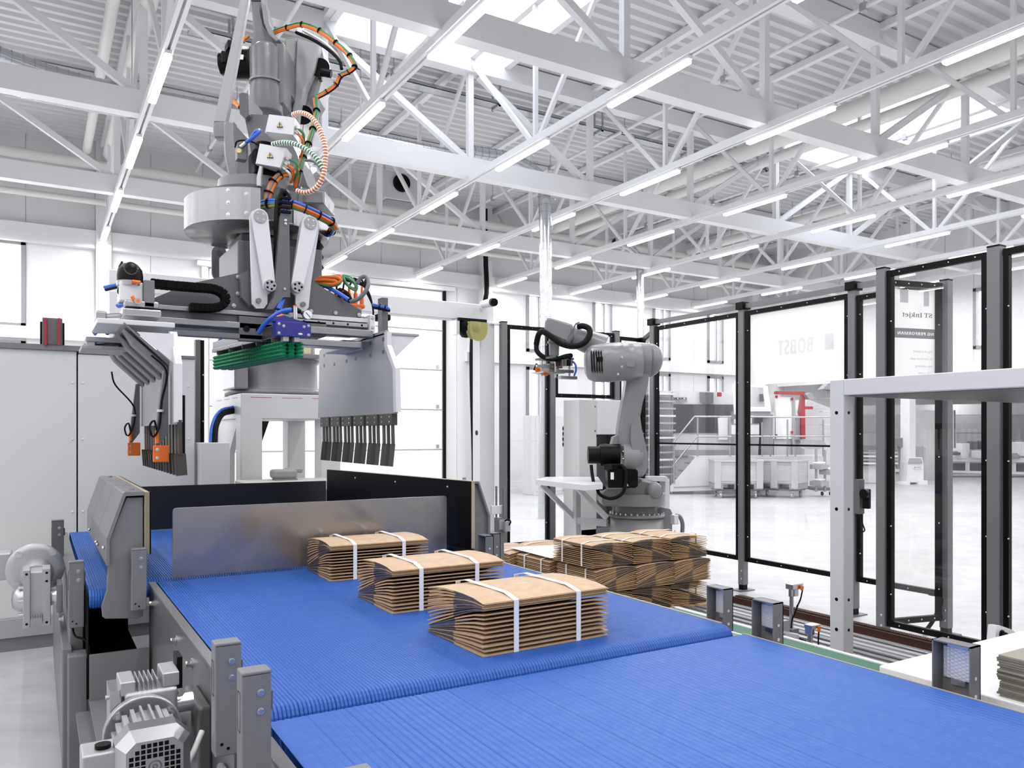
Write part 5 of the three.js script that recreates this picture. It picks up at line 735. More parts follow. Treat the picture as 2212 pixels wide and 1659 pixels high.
{ // pedestal: white welded stand with openings
  const t = thing('robot_pedestal', 'white welded pedestal under the palletizing robot', 'pedestal', [1.95, 0, -7.65]);
  part(t, 'top_box', [box(1.5, 2.38, 1.72, 1.94, -8.3, -7.0, 0.01)], M.cabinet);
  for (const [x0, x1, z0, z1] of [[1.5, 1.68, -7.2, -7.0], [2.2, 2.38, -7.2, -7.0], [1.5, 1.68, -8.3, -8.1], [2.2, 2.38, -8.3, -8.1]]) part(t, 'leg', [box(x0, x1, 0.03, 1.73, z0, z1, 0.008)], M.cabinet);
  part(t, 'brace', [prism([[1.52, 1.72, -7.2], [1.52, 1.72, -8.1], [1.52, 1.0, -8.1]], [0.05, 0, 0])], M.cabinet); part(t, 'foot_plate', [box(1.4, 2.48, 0, 0.03, -8.4, -6.97)], M.grey);
  for (let k = 0; k < 3; k++) part(t, 'slot', [box(1.58 + k * 0.27, 1.76 + k * 0.27, 1.905, 1.909, -7.001, -6.999)], M.red); for (let k = 0; k < 3; k++) part(t, 'slot', [box(1.499, 1.501, 1.905, 1.909, -7.35 - k * 0.35, -7.12 - k * 0.35)], M.black);
  solo('stiffener_strut', 'slanted black strut seen through the robot pedestal', 'strut', [bar([1.5, 0, -8.62], [2.25, 2.1, -8.75], 0.07, 0.07)], M.black);
  const c = thing('robot_controller', 'pale controller box with keypad under the robot pedestal', 'control box', [1.9, 0.8, -6.85]); part(c, 'housing', [box(1.44, 2.22, 0.45, 1.2, -6.95, -6.5, 0.01)], std(0xb9bbb2, 0.5)); part(c, 'base', [box(1.5, 2.16, 0, 0.45, -6.93, -6.55)], M.grey); part(c, 'switch_panel', [box(1.46, 1.6, 1.1, 1.19, -6.502, -6.497)], M.black); part(c, 'red_button', [cyl([1.5, 1.15, -6.498], [1.5, 1.15, -6.485], 0.018, undefined, 14)], M.red); part(c, 'yellow_button', [cyl([1.55, 1.15, -6.498], [1.55, 1.15, -6.488], 0.014, undefined, 14)], M.yellow); part(c, 'cable', [tube([[2.22, 1.17, -6.6], [2.3, 1.15, -6.55], [2.36, 1.05, -6.55], [2.38, 0.9, -6.6]], 0.014)], cK);
  solo('teach_pendant', 'grey handheld teach pendant lying on the controller box', 'pendant', [box(1.7, 1.9, 1.215, 1.29, -6.85, -6.68, 0.025), box(1.82, 1.95, 1.26, 1.3, -6.83, -6.7, 0.015), box(1.72, 1.9, 1.2, 1.215, -6.83, -6.7)], std(0x8f9191, 0.5));
  const w = thing('cable_duct_box', 'pale upright cable duct between cabinet and pedestal', 'cable duct', [1.24, 0, -6.86]); part(w, 'housing', [box(1.13, 1.36, 0, 1.52, -6.98, -6.75, 0.006)], M.cabinet); part(w, 'power_cable', [tube([[1.26, 1.5, -6.9], [1.28, 1.65, -6.95], [1.36, 1.76, -7.1], [1.5, 1.8, -7.3]], 0.03)], cK); part(w, 'air_line', [tube([[1.23, 1.5, -6.88], [1.25, 1.66, -6.92], [1.34, 1.785, -7.07], [1.49, 1.83, -7.26]], 0.012)], cB);
}

// ================= handling robot behind the pallet =================
{
  const t = thing('handling_robot', 'glossy grey six-axis robot arm holding a small gripper behind the pallet', 'robot', [5.33, 0, -6.36]);
  const bc = [5.33, 0, -6.36];
  part(t, 'base_plate', [cyl([5.33, 0, -6.36], [5.33, 0.04, -6.36], 0.42, 0.42, 40)], M.robot);
  part(t, 'base', [lathe([[0.38, 0.04], [0.3, 0.12], [0.285, 0.5], [0.27, 0.74], [0, 0.74]], bc, 48), prism([[5.432,0.751,-6.303],[5.547,0.828,-6.234],[5.629,0.809,-6.184],[5.646,0.77,-6.174],[5.646,0.569,-6.174],[5.432,0.569,-6.303]], sc3(FW, 0.3))], M.robot);
  const brg = part(t, 'bolt_ring', [lathe([[0.285, 0.735], [0.29, 0.74], [0.29, 0.765], [0.24, 0.77], [0, 0.77]], bc, 48)], M.cast);
  for (let k = 0; k < 28; k++) { const a = k * Math.PI * 2 / 28; part(brg, 'ring_bolt', [cyl([5.33 + Math.cos(a) * 0.27, 0.768, -6.36 + Math.sin(a) * 0.27], [5.33 + Math.cos(a) * 0.27, 0.785, -6.36 + Math.sin(a) * 0.27], 0.011, 0.01, 8)], M.zinc); }
  part(t, 'neck', [cyl([5.33, 0.77, -6.36], [5.33, 0.86, -6.36], 0.22, 0.225, 40)], M.cast);
  part(t, 'base_connector', [cbox([5.662,0.703,-6.164], 0.06, 0.1, 0.08, 0.008)], M.white); part(t, 'base_cable', [tube([[5.67,0.742,-6.159],[5.711,0.732,-6.135],[5.736,0.665,-6.12],[5.736,0.569,-6.12]], 0.022)], M.cableGrey);
  part(t, 'turret', [prism([[4.906,0.987,-6.385],[4.938,1.025,-6.366],[5.079,1.034,-6.281],[5.147,1.062,-6.24],[5.243,1.127,-6.183],[5.339,1.109,-6.125],[5.371,1.034,-6.106],[5.379,0.903,-6.101],[5.315,0.847,-6.139],[4.922,0.856,-6.375],[4.902,0.894,-6.387]], sc3(FW, 0.5), 0.02), cyl([5.33, 0.86, -6.36], [5.33, 0.98, -6.36], 0.29, 0.3, 40)], M.robot);
  { const c = [5.377,1.021,-6.161]; part(t, 'counter_spring', [cyl(add(c, FW, -0.1), add(c, FW, 0.35), 0.085, 0.085, 28), ell(add(c, FW, -0.1), 0.085, 0.085, 0.06, 24, 14)], M.robot); }
  // shoulder
  const s0 = [5.219,1.341,-6.255];
  part(t, 'shoulder', [cyl(add(s0, RT, -0.14), add(s0, RT, 0.02), 0.21, 0.21, 40), prism([[4.955,1.484,-6.297],[4.971,1.558,-6.288],[5.027,1.586,-6.254],[5.067,1.567,-6.23],[5.083,1.484,-6.221],[5.027,1.428,-6.254]], sc3(FW, 0.2))], M.robot);
  part(t, 'shoulder_ring', [cyl(add(s0, RT, 0.02), add(s0, RT, 0.05), 0.2, 0.2, 40)], M.robot);
  for (let k = 0; k < 16; k++) { const a = k * Math.PI / 8; const p = add(add(s0, [0, 1, 0], Math.sin(a) * 0.19), FW, Math.cos(a) * 0.19); part(t, 'shoulder_bolt', [cyl(add(p, RT, -0.155), add(p, RT, -0.14), 0.011, undefined, 8)], M.zinc); }
  { const a = [4.748,1.377,-6.422], b = [5.019,1.377,-6.259]; part(t, 'shoulder_motor', [cyl(a, add(a, RT, 0.12), 0.09, 0.09, 10), cyl(add(a, RT, 0.12), b, 0.115, 0.115, 10)], M.black, 'black servo motor'); }
  part(t, 'base_motor', [prism([[4.792,1.224,-6.162],[4.87,1.242,-6.116],[4.893,1.251,-6.102],[5.033,1.242,-6.017],[5.048,1.224,-6.008],[5.048,1.079,-6.008],[5.025,1.061,-6.022],[4.8,1.061,-6.158]], sc3(FW, 0.2)), cbox([4.874,1.267,-6.171], 0.14, 0.06, 0.14, 0.01)], M.black, 'black servo motor'); part(t, 'motor_label', [bar([4.813,1.179,-6.138], [4.84,1.179,-6.122], 0.006, 0.07)], M.strap); part(t, 'warning_sign', [prism([[4.937,1.079,-6.063],[4.964,1.079,-6.047],[4.951,1.111,-6.055]], sc3(FW, 0.004))], M.yellow);
  part(t, 'motor_cable', [tube([[4.716,1.279,-6.324],[4.698,1.167,-6.277],[4.691,1.079,-6.223],[4.745,1.052,-6.19],[4.776,1.07,-6.172]], 0.017)], M.rubber); part(t, 'motor_cable', [tube([[4.924,1.276,-6.141],[4.92,1.252,-6.05],[4.915,1.127,-6.03],[4.884,1.01,-6.048],[4.804,0.959,-6.12],[4.73,0.997,-6.2],[4.725,1.049,-6.238]], 0.017)], M.rubber);
  // lower arm, S-curved
  part(t, 'lower_arm', [prism([[5.249,2.381,-6.063],[5.257,2.27,-6.058],[5.237,2.085,-6.07],[5.193,1.91,-6.096],[5.17,1.762,-6.11],[5.186,1.623,-6.101],[5.233,1.369,-6.072],[5.233,1.244,-6.072],[5.193,1.161,-6.096],[5.122,1.143,-6.139],[5.059,1.198,-6.177],[5.027,1.346,-6.196],[4.988,1.485,-6.22],[4.98,1.623,-6.224],[5.003,1.808,-6.21],[5.035,1.993,-6.191],[5.051,2.104,-6.182],[5.035,2.224,-6.191],[5.059,2.408,-6.177],[5.154,2.492,-6.12],[5.217,2.464,-6.082]], sc3(FW, 0.26), 0.03)], M.robot, 'S-shaped glossy arm casting');
  part(t, 'arm_flange', [prism([[5.159,1.623,-6.07],[5.207,1.37,-6.041],[5.207,1.255,-6.041],[5.175,1.182,-6.06],[5.112,1.163,-6.098],[5.088,1.347,-6.112],[5.057,1.531,-6.131],[5.065,1.678,-6.127],[5.104,1.706,-6.103]], sc3(FW, 0.1))], M.robot);
  // elbow housing and forearm
  const e0 = [5.267,2.335,-6.168], e1 = [4.776,2.316,-6.23];
  part(t, 'elbow_housing', [cyl(add(e0, RT, -0.2), add(e0, RT, 0.05), 0.19, 0.17, 36), ell(add(e0, RT, 0.05), 0.1, 0.17, 0.17, 28, 18)], M.robot);
  const eb = part(t, 'elbow_body', [lathe([[0, -0.32], [0.1, -0.315], [0.155, -0.29], [0.185, -0.23], [0.195, -0.1], [0.19, 0.1], [0.165, 0.24], [0, 0.27]], [4.932,2.302,-6.194], 40, [RT[0], 0.06, RT[2]])], M.robot);
  for (let k = 0; k < 5; k++) part(eb, 'louvre', [prism([0, 1, 2, 3].map((i) => [[4.598,2.384,-6.174], [4.606,2.402,-6.169], [4.617,2.178,-6.162], [4.606,2.205,-6.169]][i]).map((p) => add(p, RT, k * 0.024)), sc3(FW, 0.03))], M.black);
  part(eb, 'body_window', [cbox([4.669,2.311,-6.12], 0.04, 0.045, 0.04)], M.black); for (const p of [[4.843,2.328,-6.003], [4.843,2.239,-6.003], [4.837,2.17,-6.053], [4.81,2.431,-6.07], [4.884,2.451,-6.048]]) part(eb, 'body_screw', screw(p, sc3(FW, -1), 0.009, 0.008), M.zinc);
  part(t, 'latch', [prism([[4.894,2.285,-5.996],[4.92,2.303,-5.98],[4.967,2.285,-5.952],[4.959,2.241,-5.957],[4.905,2.241,-5.989]], sc3(FW, 0.04))], M.robot);
  const f0 = [4.914,2.456,-6.38], f1 = [4.614,2.612,-6.619], f2 = [4.429,2.678,-6.73];
  part(t, 'forearm', [cyl(f0, f1, 0.135, 0.095, 32), cyl(f1, add(f1, sc3([f1[0] - f0[0], f1[1] - f0[1], f1[2] - f0[2]], 1), 0.08), 0.1, 0.1, 32)], M.robot);
  part(t, 'wrist_housing', [prism([[4.354,2.713,-6.6],[4.378,2.75,-6.586],[4.425,2.741,-6.557],[4.584,2.686,-6.462],[4.599,2.63,-6.453],[4.592,2.547,-6.458],[4.56,2.492,-6.477],[4.528,2.492,-6.496],[4.362,2.584,-6.596],[4.35,2.63,-6.603]], sc3(FW, 0.22), 0.02)], M.robot); part(t, 'wrist_cover', [prism([[4.359,2.72,-6.574],[4.39,2.729,-6.555],[4.556,2.664,-6.455],[4.564,2.609,-6.451],[4.525,2.526,-6.474],[4.493,2.535,-6.493],[4.359,2.609,-6.574]], sc3(FW, 0.03))], M.robot);
  part(t, 'wrist', [cyl([4.485,2.568,-6.638], [4.485,2.381,-6.638], 0.055, 0.05, 24), cyl([4.485,2.522,-6.638], [4.485,2.503,-6.638], 0.07, undefined, 24)], M.robot);
  part(t, 'dress_cable', [tube([[4.302,2.483,-6.69],[4.298,2.584,-6.634],[4.303,2.605,-6.573],[4.357,2.551,-6.505],[4.432,2.48,-6.437],[4.541,2.453,-6.371],[4.627,2.489,-6.319],[4.686,2.574,-6.307],[4.696,2.633,-6.336],[4.659,2.664,-6.394],[4.631,2.658,-6.434]], 0.03, 70)], M.rubber, 'thick black dress pack hose'); part(t, 'dress_cable', [tube([[4.302,2.507,-6.69],[4.293,2.42,-6.66],[4.33,2.362,-6.615],[4.43,2.333,-6.531],[4.528,2.362,-6.496],[4.605,2.376,-6.508]], 0.025, 50)], M.rubber);
  part(t, 'cable_bracket', [tube([[4.562,2.615,-6.417],[4.586,2.679,-6.402],[4.618,2.697,-6.384]], 0.008)], M.dark);
  const g = part(t, 'tool_plate', [cbox([4.489,2.344,-6.636], 0.3, 0.02, 0.26, 0.004)], M.dark);
  part(t, 'tool_rail', [cbox([4.386,2.261,-6.581], 0.3, 0.025, 0.03), cbox([4.497,2.277,-6.748], 0.3, 0.025, 0.03)], M.alu); part(t, 'tool_rail', [cbox([4.52,2.214,-6.5], 0.2, 0.03, 0.03)], M.alu); part(t, 'tool_bar', [cbox([4.405,2.2,-6.628], 0.26, 0.012, 0.22)], M.alu);
  for (const p of [[[4.35,2.321,-6.661], [4.35,2.172,-6.661]], [[4.445,2.339,-6.721], [4.445,2.207,-6.721]], [[4.441,2.316,-6.548], [4.441,2.15,-6.548]], [[4.618,2.325,-6.559], [4.618,2.175,-6.559]]]) part(t, 'tool_rod', [cyl(p[0], p[1], 0.012, undefined, 10)], M.zinc);
  part(t, 'tool_foot', [cbox([4.544,2.15,-6.486], 0.2, 0.03, 0.06, 0.003)], M.alu); part(t, 'tool_block', [cbox([4.457,2.255,-6.655], 0.12, 0.08, 0.12, 0.006)], M.greyLight);
  for (const p of [[4.314,2.228,-6.683], [4.332,2.193,-6.567], [4.466,2.285,-6.486]]) part(t, 'tool_sensor', [cbox(p, 0.05, 0.05, 0.03, 0.004)], M.orange, 'orange sensor block'); part(t, 'tool_hose', [tube([[4.568,2.325,-6.472],[4.596,2.287,-6.432],[4.604,2.222,-6.427],[4.599,2.168,-6.453]], 0.01)], cB); part(t, 'tool_hose', [tube([[4.31,2.293,-6.685],[4.294,2.251,-6.695],[4.286,2.228,-6.7]], 0.014)], M.rubber); part(t, 'tool_hose', [tube([[4.374,2.321,-6.53],[4.435,2.345,-6.458],[4.515,2.357,-6.445],[4.568,2.344,-6.472]], 0.016)], M.rubber);
  for (let k = 0; k < 5; k++) part(t, 'tool_valve', [cbox(add([4.437,2.293,-6.492], RT, k * 0.03), 0.02, 0.06, 0.05)], [M.black, M.alu, M.dark][k % 3]);
}
{ // table and cabinet beside it
  const t = thing('side_table', 'white sheet-metal table with slanted braces at the robot base', 'table', [5.0, 0, -7.0]);
  part(t, 'table_top', [prism([[4.393,1.12,-6.841],[4.309,1.12,-5.885],[4.576,1.12,-5.956],[5.255,1.12,-6.922],[4.77,1.12,-7.213]], [0, -0.05, 0])], M.whiteFrame);
  for (const [p, q] of [[[4.533,1.061,-6.959], [4.974,0.661,-6.928]], [[4.599,1.087,-6.453], [5,0.733,-6.445]]]) part(t, 'brace', [bar(p, q, 0.05, 0.05, 0.004)], M.whiteFrame);
  part(t, 'post', [bar([4.945,1.032,-6.887], [4.945,0.142,-6.887], 0.06, 0.06)], M.whiteFrame); part(t, 'rear_shelf', [prism([[5.862,1.108,-6.802],[6.049,1.108,-6.69],[6.049,1.057,-6.69],[5.862,1.057,-6.802]], sc3(FW, 0.2))], M.whiteFrame); part(t, 'post', [bar([6.133,1.079,-6.815], [6.133,0.005,-6.815], 0.06, 0.06)], M.whiteFrame); part(t, 'rail', [bar([4.937,0.666,-6.892], [5.132,0.654,-6.6], 0.06, 0.07)], M.whiteFrame);
  const c = thing('control_cabinet', 'tall pale control cabinet behind the six-axis robot', 'cabinet', [5.6, 0, -7.2]);
  part(c, 'body', [box(5.28, 5.52, 0, 1.98, -7.62, -7.3, 0.008)], M.cabinet); part(c, 'top_hood', [box(5.52, 6.1, 1.58, 1.98, -7.62, -7.3, 0.008)], M.white); part(c, 'back_panel', [box(5.52, 6.1, 0.5, 1.6, -7.64, -7.6)], M.dark); part(c, 'inner_rail', [box(5.62, 5.68, 0.6, 1.55, -7.6, -7.5)], M.alu); part(c, 'inner_rail', [box(5.9, 5.94, 0.6, 1.55, -7.6, -7.5)], M.alu);
  for (const x of [5.74, 5.83]) part(c, 'round_port', [cyl([x, 1.43, -7.58], [x, 1.43, -7.5], 0.04, undefined, 20)], M.alu); part(c, 'side_panel', [box(6.06, 6.1, 0, 1.98, -7.62, -7.3)], M.cabinet); part(c, 'base', [box(5.3, 6.1, 0, 0.5, -7.62, -7.3, 0.006)], M.grey); for (const y of [1.62, 1.9]) part(c, 'screw', screw([5.5, y, -7.3], [0, 0, 1], 0.008, 0.005), M.dark);
}

// ================= cell surroundings =================
{ // long panelled cabinet on the left
  const t = thing('panelled_enclosure', 'long pale grey panelled enclosure on the left', 'enclosure', [-1.4, 0, -7.2]);
  [[-4.0, -2.2], [-2.19, -0.85], [-0.84, 0.266], [0.272, 1.11]].forEach(([a, b], i) => part(t, 'panel', [box(a, b - 0.004, 0.24, i === 3 ? 2.2 : 2.22, -7.5, -6.87, 0.004)], M.cabinet));
  part(t, 'top_edge', [box(-4.0, 0.62, 2.22, 2.26, -7.5, -6.85)], M.plinth); part(t, 'top_edge', [box(0.62, 1.12, 2.2, 2.225, -7.5, -6.86)], M.plinth); part(t, 'plinth', [box(-4.0, 1.05, 0.1, 0.24, -7.45, -6.84, 0.004)], M.greyLight); part(t, 'plinth', [box(-4.0, 1.05, 0.0, 0.1, -7.45, -6.86)], M.plinth);
  for (const x of [0.235, 0.305, 1.06]) for (const y of [1.0, 1.55, 1.98]) part(t, 'rivet', [ell([x, y, -6.868], 0.009, 0.009, 0.005, 10, 8)], M.white);
  const w = thing('warning_lamp', 'dark signal unit with red side strips on the enclosure', 'signal lamp', [0.42, 2.26, -7.1]);
  part(w, 'housing', [cbox([0.103,2.359,-6.88], 0.13, 0.2, 0.08, 0.006)], M.dark); for (const k of [-1, 1]) part(w, 'red_strip', [cbox(add([0.102,2.352,-6.822], RT, k * 0.05), 0.014, 0.2, 0.05)], M.red); part(w, 'side_wing', [cbox([0.104,2.352,-6.949], 0.16, 0.17, 0.05, 0.004)], M.rubber);
  const q = thing('fence_post', 'dark grey fence post behind the end of the long enclosure', 'fence post', [1.22, 0, -7.25]); part(q, 'post', [box(1.17, 1.21, 0, 2.4, -7.3, -7.22)], M.dark); part(q, 'glazing_strip', [box(1.21, 1.245, 0, 2.4, -7.28, -7.24)], M.black); for (const y of [1.3, 1.7, 2.1]) part(q, 'screw', [ell([1.235, y, -7.237], 0.008, 0.008, 0.005, 8, 6)], M.zinc);
}
{ // portal behind the robots
  const t = thing('sensor_portal', 'white portal frame carrying scanner and camera behind the robots', 'portal', [3.0, 0, -7.9]);
  part(t, 'post', [box(4.28, 4.47, 0, 2.86, -8.0, -7.82, 0.01)], M.white); part(t, 'post', [box(0.55, 0.7, 0, 2.86, -8.0, -7.82, 0.01)], M.white); part(t, 'cross_beam', [box(0.55, 4.47, 2.86, 3.05, -8.0, -7.84, 0.01)], M.white); part(t, 'post_hole', [cyl([4.275, 1.6, -7.9], [4.282, 1.6, -7.9], 0.028, undefined, 16)], M.black);
  const s = thing('laser_scanner', 'olive hooded laser scanner under the portal beam', 'scanner', [4.05, 2.6, -7.8]);
  part(s, 'mount', [box(3.95, 4.3, 2.83, 2.86, -7.86, -7.7)], M.black); part(s, 'housing', [lathe([[0.1, 0.12], [0.11, 0.08], [0.1, 0.02], [0.05, -0.05], [0, -0.06]], [4.08, 2.71, -7.78], 24)], M.black); part(s, 'hood', [lathe([[0.115, 0.11], [0.118, 0.06], [0.108, 0.0], [0.06, -0.06], [0, -0.075]], [4.14, 2.71, -7.75], 28, null, -1.2, 2.6)], M.khaki); part(s, 'hood_face', [prism(Array.from({ length: 13 }, (_, i) => { const a = -Math.PI * i / 12; return [4.17 + Math.cos(a) * 0.11, 2.74 + Math.sin(a) * 0.13 * (Math.sin(a) < 0 ? 1 : 1), -7.65]; }).concat([[4.06, 2.82, -7.65], [4.28, 2.82, -7.65]].reverse().reverse()), [0, 0, -0.02])], M.khaki); part(s, 'bracket', [box(3.93, 3.97, 2.68, 2.85, -7.84, -7.72)], M.zinc);
  const c = thing('security_camera', 'white bullet camera on the end of the portal beam', 'camera', [4.5, 2.85, -7.8]);
  part(c, 'body', [cyl([4.307,3.042,-7.795], [4.322,3.043,-7.611], 0.045, 0.05, 24)], M.strap); part(c, 'lens', [cyl([4.323,3.045,-7.622], [4.315,3.035,-7.557], 0.046, 0.044, 24)], M.black); part(c, 'foot', [cyl([4.313,3.029,-7.85], [4.34,2.997,-7.833], 0.035, 0.04, 16), box(4.4, 4.56, 2.83, 2.845, -7.9, -7.76)], M.strap);
}
// fence: posts, rails, panes
const F = { post: std(0x757578, 0.4, 0, { bumpMap: peel, bumpScale: 0.0002 }) };
const fencePost = (label, x, z, h = 2.85, w = 0.07, alongX = false) => {
  const t = thing('fence_post', label, 'fence post', [x, 0, z], 'grey fence posts');
  const po = part(t, 'post', [box(x - w / 2, x + w / 2, 0.06, h, z - w / 2, z + w / 2, 0.003)], F.post); part(t, 'foot_plate', [box(x - 0.1, x + 0.1, 0, 0.01, z - 0.07, z + 0.07, 0.004)], M.dark); part(t, 'foot_stub', [box(x - 0.03, x + 0.03, 0.01, 0.1, z - 0.03, z + 0.03)], M.black); part(t, 'post_cap', [box(x - w / 2, x + w / 2, h, h + 0.012, z - w / 2, z + w / 2)], M.black);
  for (const y of [0.12, 0.2]) part(po, 'bolt', [ell([x - w / 2, y, z + 0.01], 0.005, 0.011, 0.011, 8, 8)], M.zinc);
  return t;
};
function fencePanel(label, a, b, y0, y1, mid) {         // a, b: [x, z] of its two ends
  const t = thing('safety_fence', label, 'fence', [(a[0] + b[0]) / 2, y0, (a[1] + b[1]) / 2], 'clear fence panels'), P = (f, y) => [a[0] + (b[0] - a[0]) * f, y, a[1] + (b[1] - a[1]) * f], L = Math.hypot(b[0] - a[0], b[1] - a[1]), e = 0.022 / L;
  part(t, 'top_rail', [bar(P(0, y1 - 0.022), P(1, y1 - 0.022), 0.035, 0.045)], M.black); part(t, 'bottom_rail', [bar(P(0, y0 + 0.022), P(1, y0 + 0.022), 0.035, 0.045)], M.black);
  part(t, 'side_rail', [bar(P(e, y0), P(e, y1), 0.04, 0.036)], M.black); part(t, 'side_rail', [bar(P(1 - e, y0), P(1 - e, y1), 0.04, 0.036)], M.black);
  if (mid) part(t, 'middle_rail', [bar(P(0, mid), P(1, mid), 0.014, 0.018)], M.black);
  const n = [-(b[1] - a[1]) / L * 0.002, 0, (b[0] - a[0]) / L * 0.002]; part(t, 'pane', [prism([P(e, y0 + 0.03), P(1 - e, y0 + 0.03), P(1 - e, y1 - 0.03), P(e, y1 - 0.03)], n)], M.glass);
  const s = L > 0.5 ? 4 : 2; for (let k = 0; k < s; k++) for (const y of [y0 + 0.022, y1 - 0.022]) { const p = P((k + 0.5) / s, y); part(t, 'screw', [ell([p[0] - 0.018, p[1], p[2] + 0.012], 0.007, 0.007, 0.007, 8, 6)], M.zinc); }
  for (let k = 0; k < 5; k++) for (const f of [e, 1 - e]) { const p = P(f, y0 + 0.25 + k * 0.52); part(t, 'screw', [ell([p[0] - 0.02, p[1], p[2] + 0.016], 0.007, 0.007, 0.007, 8, 6)], M.zinc); }
  return t;
}
fencePost('grey fence post left of the six-axis robot', 4.54, -7.75, 2.85); fencePost('fence post beside the tall control cabinet', 5.2, -7.75, 2.85); fencePost('short-seeming fence post behind the robot elbow', 6.16, -7.75, 2.85); fencePost('corner post behind the arm of the six-axis robot', 6.62, -7.8, 2.8);
fencePost('fence post just right of the six-axis robot', 6.16, -7.05); fencePost('fence post left of the white banner', 6.16, -5.69); fencePost('fence post right of the white banner', 6.16, -4.42); fencePost('fence post at the painted reflection, its foot braced to the wide frame', 6.17, -3.6, 2.8); fencePost('wide grey fence post left of the painted reflection', 5.6, -3.76, 2.86, 0.075); fencePost('tallest fence post near the right picture edge', 5.6, -2.92, 2.86, 0.085); fencePost('fence post out of frame to the right', 5.6, -1.4, 2.86, 0.085);
fencePanel('clear panel between the portal and the control cabinet', [4.58, -7.75], [5.16, -7.75], 0.3, 2.83); fencePanel('clear half-height panel above the control cabinet', [5.24, -7.75], [6.12, -7.75], 2.02, 2.83); fencePanel('narrow clear panel at the corner behind the robot', [6.2, -7.76], [6.58, -7.79], 0.3, 2.8); fencePanel('short slanting panel beside the corner post', [6.6, -7.76], [6.18, -7.1], 0.3, 2.8);
fencePanel('clear panel looking onto the stair of the printing machine', [6.16, -7.01], [6.16, -5.73], 0.3, 2.83, 1.48); fencePanel('clear panel with the white banner in its top', [6.16, -5.65], [6.16, -4.46], 0.3, 2.83, 1.48); fencePanel('clear panel right of the banner with the door switch', [6.16, -4.38], [6.17, -3.64], 0.3, 2.8); fencePanel('short cross panel hung with the painted reflection', [6.13, -3.62], [5.64, -3.74], 0.12, 2.78); fencePanel('narrow clear panel between the two nearest posts', [5.6, -3.72], [5.6, -2.97], 0.12, 2.84); fencePanel('clear panel at the right picture edge', [5.6, -2.87], [5.6, -1.45], 0.12, 2.84);
{ const t = thing('door_switch', 'black safety switch on the fence near the white frame', 'switch', [6.1, 0.95, -4.3]); part(t, 'switch_body', [box(6.06, 6.13, 0.9, 1.2, -4.34, -4.29, 0.006)], M.dark); part(t, 'handle', [box(6.08, 6.12, 0.95, 1.12, -4.28, -4.22, 0.008), cyl([6.08, 1.08, -4.24], [6.04, 1.08, -4.24], 0.04, undefined, 18)], M.black); part(t, 'cable', [tube([[6.1, 0.9, -4.3], [6.1, 0.82, -4.29], [6.1, 0.76, -4.27], [6.1, 0.74, -4.32]], 0.006)], M.rubber);
  const r = thing('top_stay', 'dark stay bar across the fence top by the banner', 'bar', [6.16, 2.86, -5]); part(r, 'bar', [bar([6.16, 2.885, -7.05], [6.16, 2.885, -4.2], 0.04, 0.045)], F.post); for (const z of [-7.05, -5.69, -4.42]) part(r, 'clamp', [box(6.1, 6.22, 2.85, 2.925, z - 0.05, z + 0.05, 0.006)], M.black);
  solo('floor_cable', 'black cable loop at the foot of the braced post', 'cable', [tube([[6.1, 0.32, -3.7], [6.14, 0.3, -3.62], [6.1, 0.12, -3.66], [6.05, 0.02, -3.7], [6.15, 0.015, -3.75]], 0.016)], M.rubber); }
function print(w, h, draw) { const c = document.createElement('canvas'); c.width = w; c.height = h; const g = c.getContext('2d'); draw(g, w, h); const t = new THREE.CanvasTexture(c); t.colorSpace = THREE.SRGBColorSpace; return t; }
function sheetMesh(parent, name, p, tex, thin = false) {       // four corners: lower left, lower right, upper right, upper left as seen in front
  const g = new THREE.BufferGeometry(), b = offs.get(parent); const q = [p[0], p[1], p[2], p[0], p[2], p[3]].flatMap((v) => [v[0] - b[0], v[1] - b[1], v[2] - b[2]]);
  g.setAttribute('position', new THREE.Float32BufferAttribute(q, 3)); g.setAttribute('uv', new THREE.Float32BufferAttribute([0, 0, 1, 0, 1, 1, 0, 0, 1, 1, 0, 1], 2)); g.computeVertexNormals();
  const m = new THREE.Mesh(g, thin ? new THREE.MeshPhysicalMaterial({ map: tex, roughness: 1, transmission: 0.5, thickness: 0, side: THREE.DoubleSide }) : std(0xffffff, 0.45, 0, { map: tex, side: THREE.DoubleSide })); m.name = name; m.receiveShadow = true; parent.add(m); return m;
}
